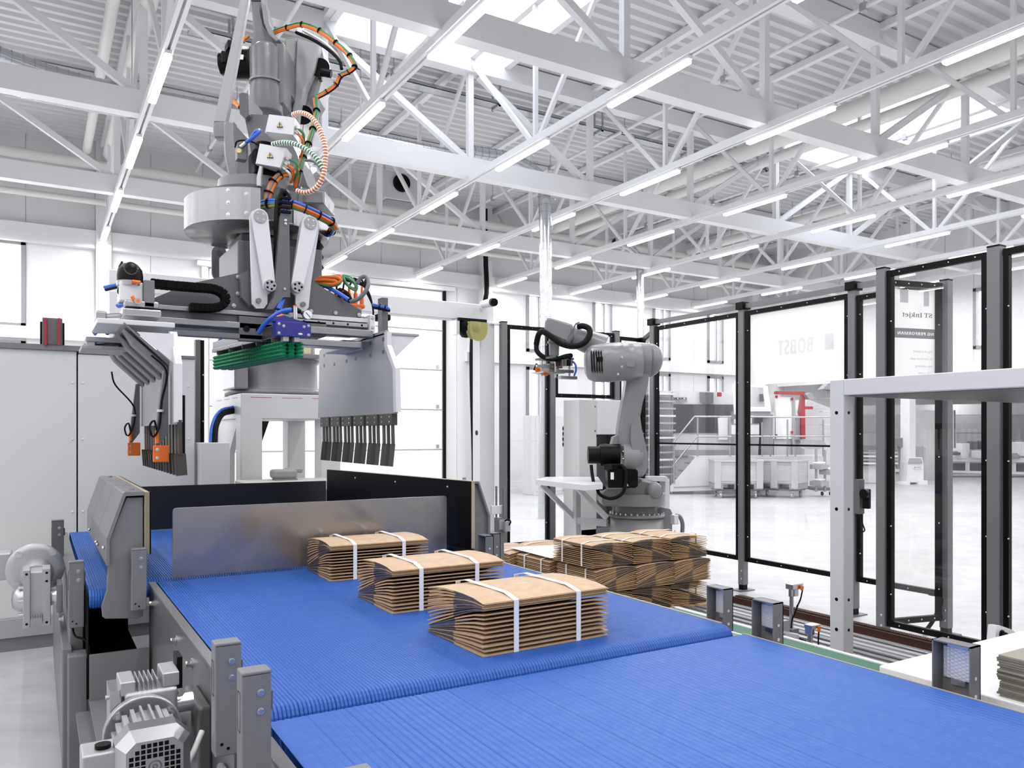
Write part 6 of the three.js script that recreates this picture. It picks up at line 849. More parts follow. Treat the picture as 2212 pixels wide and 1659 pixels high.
{
  const bt = print(1024, 420, (g, w, h) => { g.fillStyle = '#ffffff'; g.fillRect(0, 0, w, h); g.translate(w, 0); g.scale(-1, 1); g.filter = 'blur(3px)'; g.fillStyle = '#e6e6e8'; g.font = 'bold 120px sans-serif'; g.fillText('BOBST', 330, 260); g.fillStyle = '#e4e4e6'; g.fillRect(140, 170, 86, 86); });
  const t = thing('banner', 'white banner with faint mirrored lettering in the fence', 'banner', [6.2, 1.9, -5.1]);
  sheetMesh(t, 'print', [[6.181, 2.08, -5.63], [6.181, 2.08, -4.48], [6.181, 2.79, -4.48], [6.181, 2.79, -5.63]], bt, true);
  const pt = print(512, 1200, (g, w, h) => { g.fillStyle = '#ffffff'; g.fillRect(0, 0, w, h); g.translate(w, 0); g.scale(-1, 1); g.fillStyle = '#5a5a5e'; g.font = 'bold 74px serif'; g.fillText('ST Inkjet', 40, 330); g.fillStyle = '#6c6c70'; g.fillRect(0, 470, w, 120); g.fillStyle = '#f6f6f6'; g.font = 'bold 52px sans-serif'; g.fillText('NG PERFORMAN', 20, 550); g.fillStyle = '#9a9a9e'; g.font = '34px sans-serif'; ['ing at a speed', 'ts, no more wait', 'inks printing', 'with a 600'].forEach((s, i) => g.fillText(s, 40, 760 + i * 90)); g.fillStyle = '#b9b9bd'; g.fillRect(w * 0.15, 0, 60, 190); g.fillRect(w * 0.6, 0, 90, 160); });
  const q = thing('painted_reflection', 'white sheet painted with the mirrored reflection in the cross panel', 'painted_reflection', [5.9, 1.7, -3.7]);
  sheetMesh(q, 'print', [[5.67, 1.95, -3.754], [6.11, 1.95, -3.647], [6.11, 2.72, -3.647], [5.67, 2.72, -3.754]], pt, true);  // reflection in the fence pane, painted on a sheet behind it
}
{ // canopy frame on the right
  const t = thing('canopy_frame', 'pale square-tube frame with a sheet top on the right', 'frame', [4.0, 0, -1.8]), w = 0.08, x = 3.42, z = -2.59, y = 1.865;
  const co = part(t, 'column', [box(x, x + w, 0, y, z, z + w, 0.006)], M.whiteFrame); part(t, 'column', [box(x, x + w, 0, y, 0.2, 0.2 + w, 0.006)], M.whiteFrame); part(t, 'column', [box(5.2, 5.2 + w, 0, y, z, z + w, 0.006)].slice(0, 0).concat([box(5.2, 5.2 + w, 0, y, 0.2, 0.2 + w, 0.006)]), M.whiteFrame);
  part(t, 'long_beam', [box(x, x + w, y - w, y, z + w, 0.25, 0.005)], M.whiteFrame); part(t, 'long_beam', [box(5.2, 5.2 + w, y - w, y, z, 0.25, 0.005)], M.whiteFrame); part(t, 'cross_beam', [box(x + w, 5.2, y - w, y, z, z + w, 0.005)], M.whiteFrame); part(t, 'cross_beam', [box(x + w, 5.2, y - w, y, -0.9, -0.9 + w, 0.005)], M.whiteFrame); part(t, 'roof_sheet', [box(x + 0.04, 5.24, y - 0.082, y - 0.07, z + 0.04, 0.24)], std(0x3a3a3d, 0.5));
  for (const yy of [0.62, 0.77, 1.22, 1.7]) { part(co, 'bolt_hole', [cyl([x - 0.001, yy, z + w / 2], [x + 0.002, yy, z + w / 2], 0.009, undefined, 14)], M.black); part(co, 'bolt_hole', [cyl([x + w / 2, yy, z + w - 0.002], [x + w / 2, yy, z + w + 0.001], 0.008, undefined, 14)], M.black); }
}
{ // white machine table and board stack
  const t = thing('machine_table', 'white machine top beside the near belt at lower right', 'table', [3.4, 0, -0.8]);
  part(t, 'top', [box(2.33, 4.6, 0.8, 0.85, -1.58, 0.4, 0.006)], M.doorWhite); part(t, 'body', [box(2.4, 4.5, 0, 0.8, -1.5, 0.35)], M.cabinet); part(t, 'bracket', [prism([[3.058,0.819,-1.6],[3.068,0.88,-1.6],[3.103,0.876,-1.6],[3.178,0.852,-1.6],[3.265,0.805,-1.6],[3.265,0.779,-1.6]], [0, 0, -0.03])], M.white); part(t, 'bracket_bolt', hexbolt([3.103,0.845,-1.6], [0, 0, 1], 0.01, 0.02), M.black);
  const bm = [std(0x8f8b80, 0.85), std(0x7e7a70, 0.85), std(0x9b968a, 0.85)];
  for (let k = 0; k < 18; k++) { const j = rr(-0.008, 0.008), y = 0.85 + k * 0.0066; solo('cardboard_sheet', `grey corrugated sheet, ${k === 17 ? 'topmost' : k > 8 ? ORD[17 - k] + ' from the top' : ORD[k] + ' from the bottom'} of the stack on white table`, 'cardboard', [box(2.35 + j * 0.5, 3.2, y, y + 0.0055, -1.22 + rr(-0.005, 0.005), -0.5)], bm[k % 3], 'grey sheets stacked on the white table'); }
}
{ // floor track with toothed rack
  const t = thing('shuttle_track', 'aluminium floor track of a shuttle with many parallel rails', 'track', [4.0, 0, -3.2]);
  const rm = [M.alu, M.dark, std(0xb9babc, 0.4, 0.3), M.greyLight];
  for (let i = 0; i < 13; i++) { const a = 3.08 + i * 0.118, b = a + 0.07 + (i % 3) * 0.012, y = 0.42 - i * 0.011; part(t, 'rail', [box(a, b, y - 0.07, y, -4.3 + (i < 6 ? 0.15 : 0), a > 3.3 && a < 3.51 ? -2.64 : -1.62, 0.004), box(a + 0.015, a + 0.035, y, y + 0.01, -4.3 + (i < 6 ? 0.15 : 0), a > 3.3 && a < 3.51 ? -2.64 : -1.62)], rm[i % 4]); }
  part(t, 'bed', [box(3.08, 3.4, 0.02, 0.2, -4.2, -1.62), box(3.52, 4.62, 0.02, 0.2, -4.2, -1.62)], M.dark);
  const r = thing('toothed_rack', 'brown toothed rack along the far side of the track', 'rack', [4.78, 0, -3]); part(r, 'rack_bar', [box(4.74, 4.82, 0.25, 0.3, -4.5, 0.2)], M.brownRack); part(r, 'rack_support', [box(4.7, 4.86, 0, 0.25, -4.5, 0.2)], M.greyLight);
  const teeth = []; for (let k = 0; k < 240; k++) teeth.push(box(4.76, 4.82, 0.3, 0.309, -4.48 + k * 0.0155, -4.473 + k * 0.0155)); const tm = part(r, 'teeth', teeth, M.brownRack); tm.userData.kind = 'stuff';
  const g = thing('strip_conveyor', 'green belt strip with white edges beside the blue belt', 'conveyor', [2.5, 0, -2.2]); part(g, 'green_belt', [box(2.42, 2.53, 0.78, 0.79, -2.75, -1.6)], M.greenBelt); part(g, 'edge', [box(2.53, 2.545, 0.78, 0.795, -2.75, -1.6)], M.strap); part(g, 'edge', [box(2.41, 2.42, 0.78, 0.795, -2.75, -1.6)], M.strap); part(g, 'frame', [box(2.4, 2.56, 0, 0.78, -2.75, -1.6)], M.grey);
  const b = thing('side_transfer', 'short blue transfer belt with yellow dashes beside the brackets', 'conveyor', [2.9, 0, -3.3]); part(b, 'belt', [box(2.9, 3.2, 0.44, 0.46, -4.1, -2.9)], belt); part(b, 'frame', [box(2.88, 3.06, 0, 0.44, -4.1, -2.9)], M.white); for (let k = 0; k < 5; k++) part(b, 'dash', [box(3.08, 3.19, 0.46, 0.462, -3.6 + k * 0.1, -3.56 + k * 0.1)], M.yellow);
  const s = thing('sensor_stand', 'metal sensor stand with orange plug on the track', 'sensor', [3.0, 0.4, -2.9]); part(s, 'pole', [cyl([3.517,0.717,-2.904], [3.514,0.486,-2.905], 0.011, undefined, 12)], M.zinc); part(s, 'foot', [cbox([3.514,0.491,-2.905], 0.06, 0.1, 0.06, 0.004)], M.grey); part(s, 'head', [cbox([3.529,0.768,-2.896], 0.085, 0.03, 0.05, 0.004), cbox([3.525,0.732,-2.898], 0.06, 0.04, 0.02, 0.003)], M.zinc); part(s, 'plug', [cyl([3.55,0.772,-2.86], [3.547,0.749,-2.862], 0.008, undefined, 10)], M.orange); part(s, 'cable', [tube([[3.55,0.747,-2.86],[3.539,0.691,-2.867],[3.522,0.656,-2.877],[3.528,0.689,-2.861],[3.535,0.709,-2.858],[3.517,0.631,-2.88],[3.511,0.584,-2.896],[3.506,0.521,-2.898]], 0.004)], M.rubber);
  const q = thing('sensor_stand', 'low sensor head on a pole by the white column', 'sensor', [3.1, 0.4, -2.5]); part(q, 'pole', [cyl([3.435,0.557,-2.719], [3.435,0.399,-2.719], 0.014, undefined, 12)], M.zinc); part(q, 'head', [cbox([3.445,0.6,-2.713], 0.07, 0.02, 0.05, 0.003), cbox([3.433,0.581,-2.72], 0.03, 0.05, 0.04, 0.003)], M.zinc); part(q, 'plug', [cyl([3.459,0.603,-2.681], [3.457,0.576,-2.683], 0.008, undefined, 10)], M.orange); part(q, 'cable', [tube([[3.457,0.574,-2.683],[3.455,0.538,-2.684],[3.455,0.495,-2.684]], 0.004)], M.rubber);
  const m = thing('valve_motor', 'small pale drive motor lying on the track', 'motor', [2.95, 0.45, -2.7]); part(m, 'housing', [cyl([3.393,0.522,-2.861], [3.46,0.507,-2.821], 0.028, undefined, 20), cbox([3.38,0.527,-2.869], 0.05, 0.04, 0.06, 0.006)], M.castAlu); part(m, 'bracket', [cbox([3.442,0.549,-2.89], 0.05, 0.09, 0.03)], M.greyLight); part(m, 'clamp', [cbox([3.403,0.554,-2.913], 0.04, 0.06, 0.05, 0.008)], M.aluBright); part(m, 'plug', [cyl([3.46,0.507,-2.821], [3.498,0.487,-2.798], 0.012, undefined, 10)], M.black);
  const k = thing('sensor_box', 'pale sensor box on a pole between portal and fence', 'sensor', [3.0, 0.4, -5.2]); part(k, 'plate', [cbox([2.797,1.056,-4.852], 0.11, 0.06, 0.02, 0.003)], M.white); part(k, 'pole', [cyl([2.789,1.223,-4.857], [2.789,0.896,-4.857], 0.008, undefined, 10), cyl([2.834,1.217,-4.83], [2.834,0.896,-4.83], 0.01, undefined, 10)], M.grey); part(k, 'post', [box(2.78, 2.83, 0, 1.0, -4.87, -4.82)], M.grey); part(k, 'small_box', [cbox([2.807,0.954,-4.823], 0.04, 0.07, 0.03), cbox([2.833,0.943,-4.784], 0.04, 0.07, 0.03)], M.greyLight); part(k, 'cable', [tube([[2.814,0.98,-4.784],[2.836,0.993,-4.771],[2.85,0.977,-4.762],[2.842,0.954,-4.767]], 0.005)], M.rubber);
}

// ================= beyond the fence =================
{
  const D = FW;
  const t = thing('printing_machine', 'long white printing machine with dark windows beyond the fence', 'machine', [16, 0, -17]);
  part(t, 'housing', [prism([[14.705,0.095,-16.83],[14.705,2.771,-16.83],[16.337,2.745,-15.849],[16.613,2.616,-15.684],[16.613,0.095,-15.684]], sc3(D, 2.0))], M.machine);
  part(t, 'dark_window', [prism([[15.09,2.396,-16.541],[16.586,2.383,-15.641],[16.586,2.139,-15.641],[16.201,2.011,-15.873],[16.201,1.6,-15.873],[15.09,1.6,-16.541]], sc3(D, 0.06))], std(0x4a4a4e, 0.15)); part(t, 'side_door', [prism([[16.164,2.01,-15.837],[16.395,2.048,-15.698],[16.395,1.408,-15.698],[16.186,1.408,-15.824]], sc3(D, 0.05))], M.doorWhite); part(t, 'lower_panel', [prism([[15.056,1.126,-16.503],[16.483,1.126,-15.645],[16.483,0.96,-15.645],[15.056,0.96,-16.503]], sc3(D, 0.05))], M.greyLight);
  part(t, 'screen', [prism([[15.736,2.727,-16.094],[16.055,2.714,-15.903],[16.055,2.42,-15.903],[15.747,2.432,-16.087]], sc3(D, 0.06))], M.screen, 'grey monitor'); const bp = part(t, 'button_panel', [prism([[15.1,2.586,-16.477],[15.429,2.586,-16.279],[15.429,2.458,-16.279],[15.1,2.458,-16.477]], sc3(D, 0.04))], M.frameGrey); for (let k = 0; k < 8; k++) part(bp, 'button', [cbox(add([15.119,2.547,-16.442], RT, k * 0.045), 0.025, 0.03, 0.02)], [cB, M.black, M.strap, M.red][k % 4]);
  part(t, 'beacon', [cbox([16.123,2.658,-15.745], 0.1, 0.12, 0.1, 0.02)], M.red);
  const u = thing('printing_unit', 'middle printing unit with slanted hood frame', 'machine', [17, 0, -16]);
  part(u, 'body', [prism([[16.268,1.851,-15.308],[16.828,1.851,-14.971],[16.828,1.537,-14.971],[16.764,0.129,-15.01],[16.268,0.129,-15.308]], sc3(D, 1.4))], M.greyLight); part(u, 'top', [prism([[16.214,2.188,-15.224],[17.008,2.188,-14.747],[17.008,2.038,-14.747],[16.214,1.975,-15.224]], sc3(D, 1.0))], M.frameGrey); part(u, 'side', [prism([[16.993,2.105,-14.989],[17.231,2.105,-14.846],[17.231,0.122,-14.846],[16.993,0.122,-14.989]], sc3(D, 1.0))], M.frameGrey);
  for (const [p, q] of [[[16.182,2.939,-15.243], [16.224,2.101,-15.217]], [[16.182,2.939,-15.243], [16.879,2.864,-14.824]], [[16.879,2.864,-14.824], [16.965,2.188,-14.773]], [[16.493,2.238,-15.056], [17.008,2.238,-14.747]]]) part(u, 'hood_bar', [bar(p, q, 0.1, 0.12)], M.doorWhite);
  part(u, 'cover', [prism([[16.031,1.812,-15.217],[16.672,1.812,-14.832],[16.672,1.563,-14.832],[16.031,1.563,-15.217]], sc3(D, 0.05))], M.white); part(u, 'back_block', [prism([[17.295,2.692,-15.857],[17.995,2.692,-15.437],[17.995,2.192,-15.437],[17.295,2.192,-15.857]], sc3(D, 1))], M.machine); part(u, 'screen', [prism([[17.544,2.7,-15.591],[17.656,2.7,-15.524],[17.656,2.491,-15.524],[17.555,2.491,-15.584]], sc3(D, 0.05))], M.screen);
  const st = thing('access_stair', 'white stair and platform with steel railing at the printing machine', 'stair', [15, 0, -16]);
  part(st, 'stringer', [prism([[14.141,0.07,-15.536],[14.141,0.215,-15.536],[14.72,0.986,-15.188],[15.504,0.998,-14.717],[15.504,0.118,-14.717]], sc3(D, 0.04))], M.machine); part(st, 'platform', [prism([[14.714,0.984,-15.25],[17.716,1.008,-13.446],[17.716,0.912,-13.446],[14.714,0.912,-15.25]], sc3(D, 0.75))], M.machine); part(st, 'kick_line', [prism([[14.21,0.192,-15.471],[15.479,0.252,-14.709],[15.479,0.234,-14.709],[14.21,0.174,-15.471]], sc3(D, 0.01))], M.frameGrey);
  for (let k = 0; k < 4; k++) part(st, 'tread', [prism([[14.196,0.211,-15.561], [14.486,0.211,-15.387], [14.486,0.175,-15.387], [14.196,0.175,-15.561]].map((p) => add(add(p, RT, k * 0.17), [0, 1, 0], k * 0.2)), sc3(D, 0.8))], M.greyLight);
  for (const pl of [[[14.158,1.324,-15.467],[14.643,2.021,-15.176],[15.467,2.021,-14.681]], [[15.838,2.021,-14.458],[16.291,2.009,-14.186],[17.733,2.009,-13.319]], [[14.169,0.747,-15.461],[14.694,1.504,-15.145],[15.467,1.504,-14.681]], [[15.838,1.504,-14.458],[17.733,1.516,-13.319]]]) for (let i = 0; i + 1 < pl.length; i++) part(st, 'hand_rail', [cyl(pl[i], pl[i + 1], 0.022, undefined, 10)], M.aluBright);
  for (const [p, q] of [[[14.189,1.276,-15.448], [14.189,0.278,-15.448]], [[14.715,1.997,-15.133], [14.715,0.987,-15.133]], [[15.436,1.997,-14.7], [15.436,0.987,-14.7]], [[16.147,1.876,-14.272], [16.147,0.987,-14.272]], [[16.332,1.924,-14.161], [16.332,0.987,-14.161]], [[16.713,1.949,-13.932], [16.713,0.987,-13.932]], [[16.888,1.924,-13.827], [16.888,0.987,-13.827]], [[17.506,1.949,-13.455], [17.506,0.987,-13.455]]]) part(st, 'rail_post', [cyl(p, q, 0.022, undefined, 10)], M.aluBright);
  const g = thing('red_gate', 'white machine door framed by a red angular bracket', 'machine gate', [18, 0, -15]);
  part(g, 'red_frame', [prism([[17.468,2.747,-14.937],[18.145,2.735,-14.53],[18.156,1.434,-14.523],[18.058,1.434,-14.583],[18.058,1.982,-14.583],[18.025,2.174,-14.602],[18.09,2.645,-14.563],[17.468,2.671,-14.937]], sc3(D, 0.2))], M.red, 'red angular frame'); part(g, 'red_arm', [prism([[18.145,2.327,-14.53],[18.331,2.327,-14.418],[18.331,2.25,-14.418],[18.145,2.25,-14.53]], sc3(D, 0.1))], M.red); part(g, 'door', [prism([[17.537,2.599,-15.012],[17.932,2.586,-14.775],[17.932,1.434,-14.775],[17.537,1.434,-15.012]], sc3(D, 0.1))], M.doorWhite); part(g, 'frame_post', [prism([[17.891,2.622,-14.741],[17.957,2.622,-14.702],[17.957,0.769,-14.702],[17.891,0.769,-14.741]], sc3(D, 0.1))], M.greyLight); part(g, 'column', [prism([[18.02,2.074,-14.722],[18.151,2.074,-14.643],[18.151,0.102,-14.643],[18.02,0.102,-14.722]], sc3(D, 0.3))], M.frameGrey); part(g, 'lower_wall', [prism([[17.573,1.433,-15.107],[18.157,1.433,-14.756],[18.157,0.095,-14.756],[17.573,0.095,-15.107]], sc3(D, 0.3))], M.machine); for (const p of [[17.508,2.597,-14.971], [17.88,2.533,-14.748], [17.88,1.613,-14.748], [17.508,1.523,-14.971]]) part(g, 'red_latch', [cbox(p, 0.05, 0.07, 0.05)], M.red);
  const h = thing('feeder_hood', 'white curved feeder hood right of the red bracket', 'machine', [19, 0, -15]); part(h, 'body', [prism([[18.716,2.258,-15.003],[18.784,2.561,-14.963],[19.303,2.324,-14.651],[19.528,2.324,-14.515],[19.528,0.087,-14.515],[18.716,0.087,-15.003]], sc3(D, 1.5))], M.machine); part(h, 'tray', [prism([[18,2.648,-14.384],[18.119,2.699,-14.312],[18.206,2.522,-14.26],[18.596,2.573,-14.026],[18.596,2.775,-14.026],[18.401,2.8,-14.143],[18.531,2.952,-14.065],[18.596,2.952,-14.026],[18.639,2.522,-14],[18.076,2.522,-14.338]], sc3(D, 0.4))], M.frameGrey); for (let k = 0; k < 4; k++) part(h, 'shelf', [prism([[18.656,2.202,-14.339], [18.854,2.202,-14.221], [18.854,2.176,-14.221], [18.656,2.176,-14.339]].map((p) => add(p, [0, 1, 0], -0.18 * k)), sc3(D, 0.3))], M.white);
  // bins on casters
  const binGrey = std(0xb9babd, 0.45);
  function plasticBin(label, pts, dep) {            // front faces given as two outlines meeting at a corner
    const t = thing('pallet_box', label, 'plastic bin', [pts.base[0], 0, pts.base[2]], 'grey plastic pallet boxes'), [w, h, l] = [1.15, 0.7, 0.78], b = pts.base, ry = pts.ry;
    const R = new THREE.Matrix4().makeRotationY(ry).setPosition(b[0], 0, b[2]); const ap = (g) => g.applyMatrix4(R);
    const y0 = 0.24; part(t, 'tub', [box(-w / 2, w / 2, y0 + 0.1, y0 + h, -l / 2, -l / 2 + 0.03), box(-w / 2, w / 2, y0 + 0.1, y0 + h, l / 2 - 0.03, l / 2), box(-w / 2, -w / 2 + 0.03, y0 + 0.1, y0 + h, -l / 2, l / 2), box(w / 2 - 0.03, w / 2, y0 + 0.1, y0 + h, -l / 2, l / 2), box(-w / 2, w / 2, y0 + 0.1, y0 + 0.13, -l / 2, l / 2)].map(ap), binGrey);
    for (const k of [-1, 0, 1]) { part(t, 'corner_rib', [box(k * (w / 2 - 0.07) - 0.08, k * (w / 2 - 0.07) + 0.08, y0, y0 + h + 0.005, l / 2 - 0.02, l / 2 + 0.025, 0.01)].map(ap), binGrey); part(t, 'skid', [box(k * (w / 2 - 0.1) - 0.1, k * (w / 2 - 0.1) + 0.1, y0 - 0.02, y0 + 0.1, -l / 2, l / 2)].map(ap), M.frameGrey); }
    part(t, 'rim', [box(-w / 2 - 0.02, w / 2 + 0.02, y0 + h - 0.05, y0 + h, l / 2 - 0.02, l / 2 + 0.03, 0.008), box(-w / 2 - 0.02, w / 2 + 0.02, y0 + h - 0.05, y0 + h, -l / 2 - 0.03, -l / 2 + 0.02, 0.008), box(-w / 2 - 0.02, -w / 2 + 0.02, y0 + h - 0.05, y0 + h, -l / 2, l / 2, 0.008), box(w / 2 - 0.02, w / 2 + 0.02, y0 + h - 0.05, y0 + h, -l / 2, l / 2, 0.008)].map(ap), binGrey); for (let k = 0; k < 3; k++) part(t, 'rim_groove', [box(-w / 2 + 0.15, w / 2 - 0.15, y0 + h - 0.075 - k * 0.03, y0 + h - 0.065 - k * 0.03, l / 2 - 0.004, l / 2 + 0.003)].map(ap), M.frameGrey); part(t, 'lower_bead', [box(-w / 2, w / 2, y0 + 0.18, y0 + 0.22, l / 2 - 0.01, l / 2 + 0.02, 0.008)].map(ap), binGrey);
    part(t, 'dolly', [box(-w / 2 + 0.05, w / 2 - 0.05, 0.18, 0.22, -l / 2 + 0.05, l / 2 - 0.05)].map(ap), M.dark); for (const sx of [-1, 1]) for (const sz of [-1, 1]) part(t, 'caster', [cyl([sx * 0.42 - 0.02, 0.07, sz * 0.3], [sx * 0.42 + 0.02, 0.07, sz * 0.3], 0.07, undefined, 16), box(sx * 0.42 - 0.03, sx * 0.42 + 0.03, 0.07, 0.18, sz * 0.3 - 0.04, sz * 0.3 + 0.01)].map(ap), M.castAlu);
  }
  plasticBin('grey plastic pallet box on casters, partly behind the fence post', { base: [14.893,0,-14.014], ry: -0.6 }, 0); plasticBin('grey plastic pallet box standing with a corner towards the fence', { base: [15.955,0,-13.543], ry: -1.2 }, 0);
  const c = thing('tool_trolley', 'small steel trolley with trays right of the plastic bins', 'trolley', [16.5, 0, -12.5]);
  for (const p of [[[16.719,1.195,-13.054], [16.719,0.129,-13.054]], [[16.907,1.172,-12.941], [16.907,0.129,-12.941]]]) part(c, 'upright', [cyl(p[0], p[1], 0.03, undefined, 10)], M.frameGrey); part(c, 'basin', [prism([[16.371,1.426,-13.263],[16.848,1.426,-12.976],[16.947,1.287,-12.917],[16.788,1.195,-13.012],[16.57,1.195,-13.143],[16.411,1.287,-13.239]], sc3(D, 0.4))], M.galv, 'metal basin'); for (const p of [[16.788,0.755,-13.012], [16.788,0.338,-13.012], [16.987,0.616,-12.893]]) { part(c, 'tray', [cbox(p, 0.3, 0.12, 0.35, 0.01)], M.greyLight); part(c, 'load', [cbox(add(p, [0, 1, 0], 0.09), 0.22, 0.06, 0.22, 0.03)], M.strap); } part(c, 'frame', [prism([[16.689,0.222,-13.072],[17.086,0.222,-12.833],[17.086,0.153,-12.833],[16.689,0.153,-13.072]], sc3(D, 0.4))], M.grey); for (const p of [[16.848,0.083,-12.976], [17.026,0.083,-12.869]]) part(c, 'caster', [cyl(add(p, RT, -0.02), add(p, RT, 0.02), 0.05, undefined, 12)], M.rubber);
  // rack of sheets left of the machine
  const r = thing('sheet_rack', 'tall rack of pale trays seen behind the robot arm', 'rack', [14, 0, -16.5]);
  for (const p of [[[14.32,2.658,-15.661], [14.32,0.007,-15.661]], [[13.674,2.658,-16.05], [13.674,0.007,-16.05]]]) part(r, 'upright', [cyl(p[0], p[1], 0.03, undefined, 10)], M.alu); for (let k = 0; k < 12; k++) { const p = [13.997,2.61,-15.856]; part(r, 'tray', [cbox(add(p, [0, 1, 0], -0.19 * k), 0.72, 0.05, 0.6, 0.008)], k % 3 ? M.greyLight : M.white); } part(r, 'back', [prism([[14.024,2.659,-16.423],[14.643,2.659,-16.051],[14.643,0.043,-16.051],[14.024,0.043,-16.423]], sc3(D, 0.03))], M.frameGrey);
  const p2 = thing('portable_unit', 'white dispenser unit with outrigger feet on the far floor', 'machine', [17, 0, -10]);
  part(p2, 'body', [prism([[23.082,0.067,-14.714],[23.119,0.669,-14.691],[23.156,0.841,-14.669],[23.499,0.841,-14.463],[23.536,0.669,-14.44],[23.536,0.067,-14.44]], sc3(D, 0.5))], M.doorWhite); part(p2, 'base', [prism([[22.89,-0.069,-14.712],[22.914,0.073,-14.698],[23.086,0.102,-14.595],[23.086,-0.069,-14.595]], sc3(D, 0.5)), prism([[23.306,-0.012,-14.462],[23.33,0.13,-14.448],[23.55,0.13,-14.315],[23.55,-0.012,-14.315]], sc3(D, 0.5))], M.doorWhite); part(p2, 'top', [prism([[23.084,0.656,-14.654],[23.121,0.814,-14.632],[23.427,0.814,-14.448],[23.464,0.656,-14.426]], sc3(D, 0.03))], M.greyLight);
  { const g2 = print(256, 64, (g, w, h) => { g.fillStyle = '#f3f3f4'; g.fillRect(0, 0, w, h); g.fillStyle = '#6a6a6e'; g.font = 'bold 44px sans-serif'; g.fillText('BOBST', 70, 48); g.fillRect(20, 16, 30, 32); }); offs.set(p2, [17, 0, -10]); const o = [[23.221,0.499,-14.56],[23.466,0.499,-14.412],[23.466,0.571,-14.412],[23.221,0.571,-14.56]]; sheetMesh(p2, 'lettering', o.map((v) => v), g2); }
  const w1 = thing('assembly_line', 'long white assembly table full of parts in the next bay', 'workbench', [28, 0, -13]);
  part(w1, 'table_top', [prism([[27.393,0.717,-16.79],[30.479,0.683,-14.935],[32.022,0.65,-14.008],[32.022,0.517,-14.008],[27.393,0.583,-16.79]], sc3(D, 0.8))], M.doorWhite); part(w1, 'lower_beam', [prism([[26.45,0.283,-17.356],[32.022,0.15,-14.008],[32.022,0.067,-14.008],[26.45,0.2,-17.356]], sc3(D, 0.3))], M.strap); part(w1, 'shade_board', [prism([[29.054,0.482,-16.842],[33.033,0.448,-14.451],[33.033,0.07,-14.451],[29.054,0.104,-16.842]], sc3(D, 0.05))], M.frameGrey); for (const p of [[28.837,0.346,-16.039], [30.271,0.312,-15.177], [27.833,0.413,-16.642]]) part(w1, 'leg', [cbox(p, 0.1, 0.42, 0.1)], M.doorWhite);  // the grey board below the top paints the shadow under the table
  for (const [x, s, m] of [[[28.622,0.948,-16.168], [0.5, 0.55, 0.4], M.doorWhite], [[29.298,1.145,-15.995], [0.5, 0.3, 0.4], M.dark], [[29.484,1.08,-15.766], [0.2, 0.35, 0.3], M.black], [[28.932,0.822,-15.632], [0.5, 0.28, 0.4], M.machine], [[30.379,1.017,-14.995], [0.5, 0.5, 0.4], M.doorWhite], [[30.059,0.753,-15.071], [0.3, 0.15, 0.3], M.greyLight], [[28.109,0.855,-16.126], [0.4, 0.1, 0.3], M.dark]]) { const o = thing('machine_module', ['white housing module', 'dark gearbox module', 'black motor block', 'white angular hopper', 'large white module at the picture edge', 'small pale tray', 'flat dark tool tray'][['2075', 0].length && [0.55, 0.3, 0.35, 0.28, 0.5, 0.15, 0.1].indexOf(s[1])] + ' on the assembly table in the next bay', 'machine part', x, 'modules on the assembly table'); part(o, 'housing', [cbox(x, ...s, 0.03)], m); part(o, 'cap', [cbox(add(x, [0, 1, 0], s[1] / 2 + 0.02), s[0] * 0.6, 0.05, s[2] * 0.6, 0.01)], M.greyLight); }
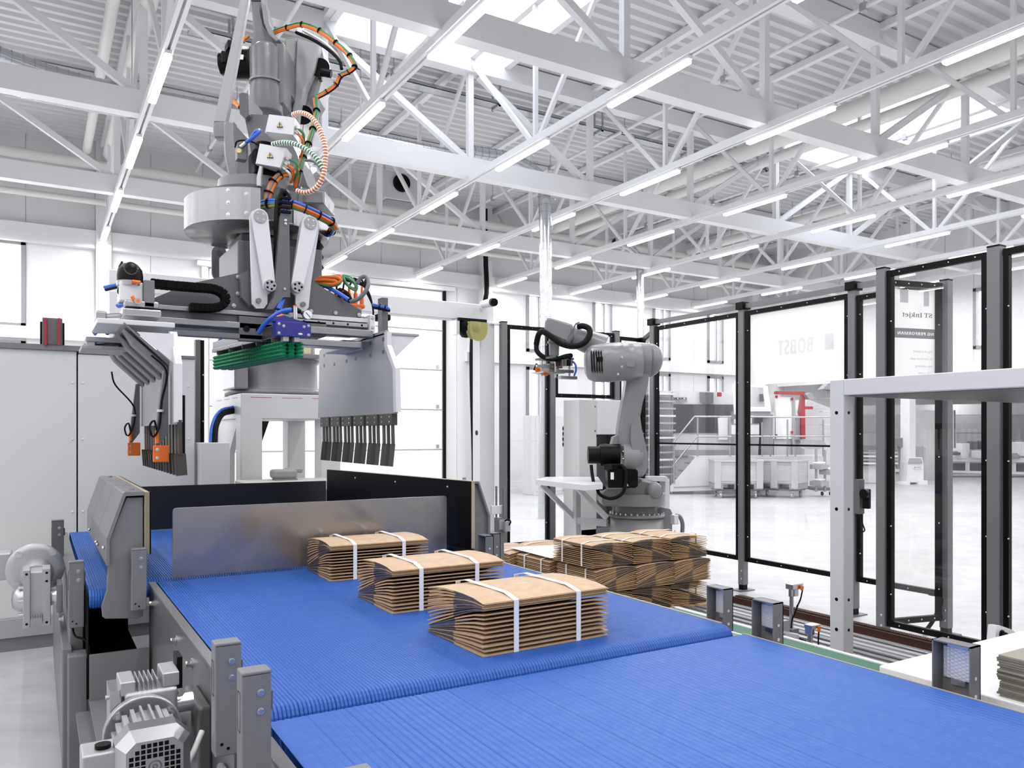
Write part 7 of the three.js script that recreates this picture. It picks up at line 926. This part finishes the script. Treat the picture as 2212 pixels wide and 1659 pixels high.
  const w2 = thing('grey_partition', 'grey partition wall behind the assembly table', 'partition', [30, 0, -12]); part(w2, 'panel', [prism([[27.683,2.307,-19.532],[33.153,2.289,-16.246],[34.831,2.289,-15.237],[34.831,0.095,-15.237],[27.683,0.168,-19.532]], sc3(D, 0.1))], std(0xa2a2a5, 0.5)); part(w2, 'seam', [prism([[27.665,1.636,-19.52],[34.808,1.618,-15.227],[34.808,1.6,-15.227],[27.665,1.618,-19.52]], sc3(D, 0.02))], M.greyLight); part(w2, 'upper_panel', [prism([[27.861,2.676,-19.658],[35.056,2.786,-15.335],[35.056,2.312,-15.335],[27.861,2.312,-19.658]], sc3(D, 0.1))], M.machine);
  const w3 = thing('white_column_unit', 'tall white column unit beside the braced post', 'machine', [24, 0, -13]); part(w3, 'body', [prism([[25.924,2.374,-15.922],[26.872,2.374,-15.353],[26.899,1.079,-15.337],[25.924,1.079,-15.922]], sc3(D, 0.6))], M.machine); part(w3, 'foot', [prism([[26.006,1.079,-15.873],[26.33,1.079,-15.678],[26.33,-0.026,-15.678],[26.006,-0.026,-15.873]], sc3(D, 0.5))], M.machine); part(w3, 'seam', [prism([[26.825,2.373,-15.358],[26.852,2.373,-15.342],[26.852,1.079,-15.342],[26.825,1.079,-15.358]], sc3(D, 0.02))], M.dark);
  const w4 = thing('stacking_unit', 'grey slatted stacking unit behind the white column', 'machine', [22, 0, -13]);
  part(w4, 'cabinet', [prism([[23.302,1.176,-15.164],[24.029,1.176,-14.728],[24.029,0.504,-14.728],[23.302,0.504,-15.164]], sc3(D, 0.8))], M.frameGrey); part(w4, 'frame', [prism([[22.196,1.208,-15.596],[23.116,1.208,-15.043],[23.116,1.063,-15.043],[22.345,1.063,-15.506],[22.345,0.57,-15.506],[22.196,0.57,-15.596]], sc3(D, 0.5))], M.grey); for (let k = 0; k < 4; k++) part(w4, 'slat', [prism([[22.156,1.008,-15.503], [23.047,1.008,-14.968], [23.047,0.95,-14.968], [22.156,0.95,-15.503]].map((p) => add(p, [0, 1, 0], -0.11 * k)), sc3(D, 0.4))], k % 2 ? M.white : M.greyLight); part(w4, 'pedestal', [prism([[22.435,0.566,-15.569],[23.159,0.566,-15.134],[23.159,0.013,-15.134],[22.435,0.013,-15.569]], sc3(D, 0.5))], M.white); part(w4, 'base', [prism([[22.171,0.048,-15.611],[23.389,-0.01,-14.879],[23.389,-0.068,-14.879],[22.171,-0.039,-15.611]], sc3(D, 0.4))], M.greyLight); for (const p of [[23.259,1.294,-15.074], [23.559,1.323,-14.894]]) part(w4, 'fitting', [cbox(p, 0.18, 0.3, 0.2, 0.03)], M.dark);
}

renderer.render(scene, camera);
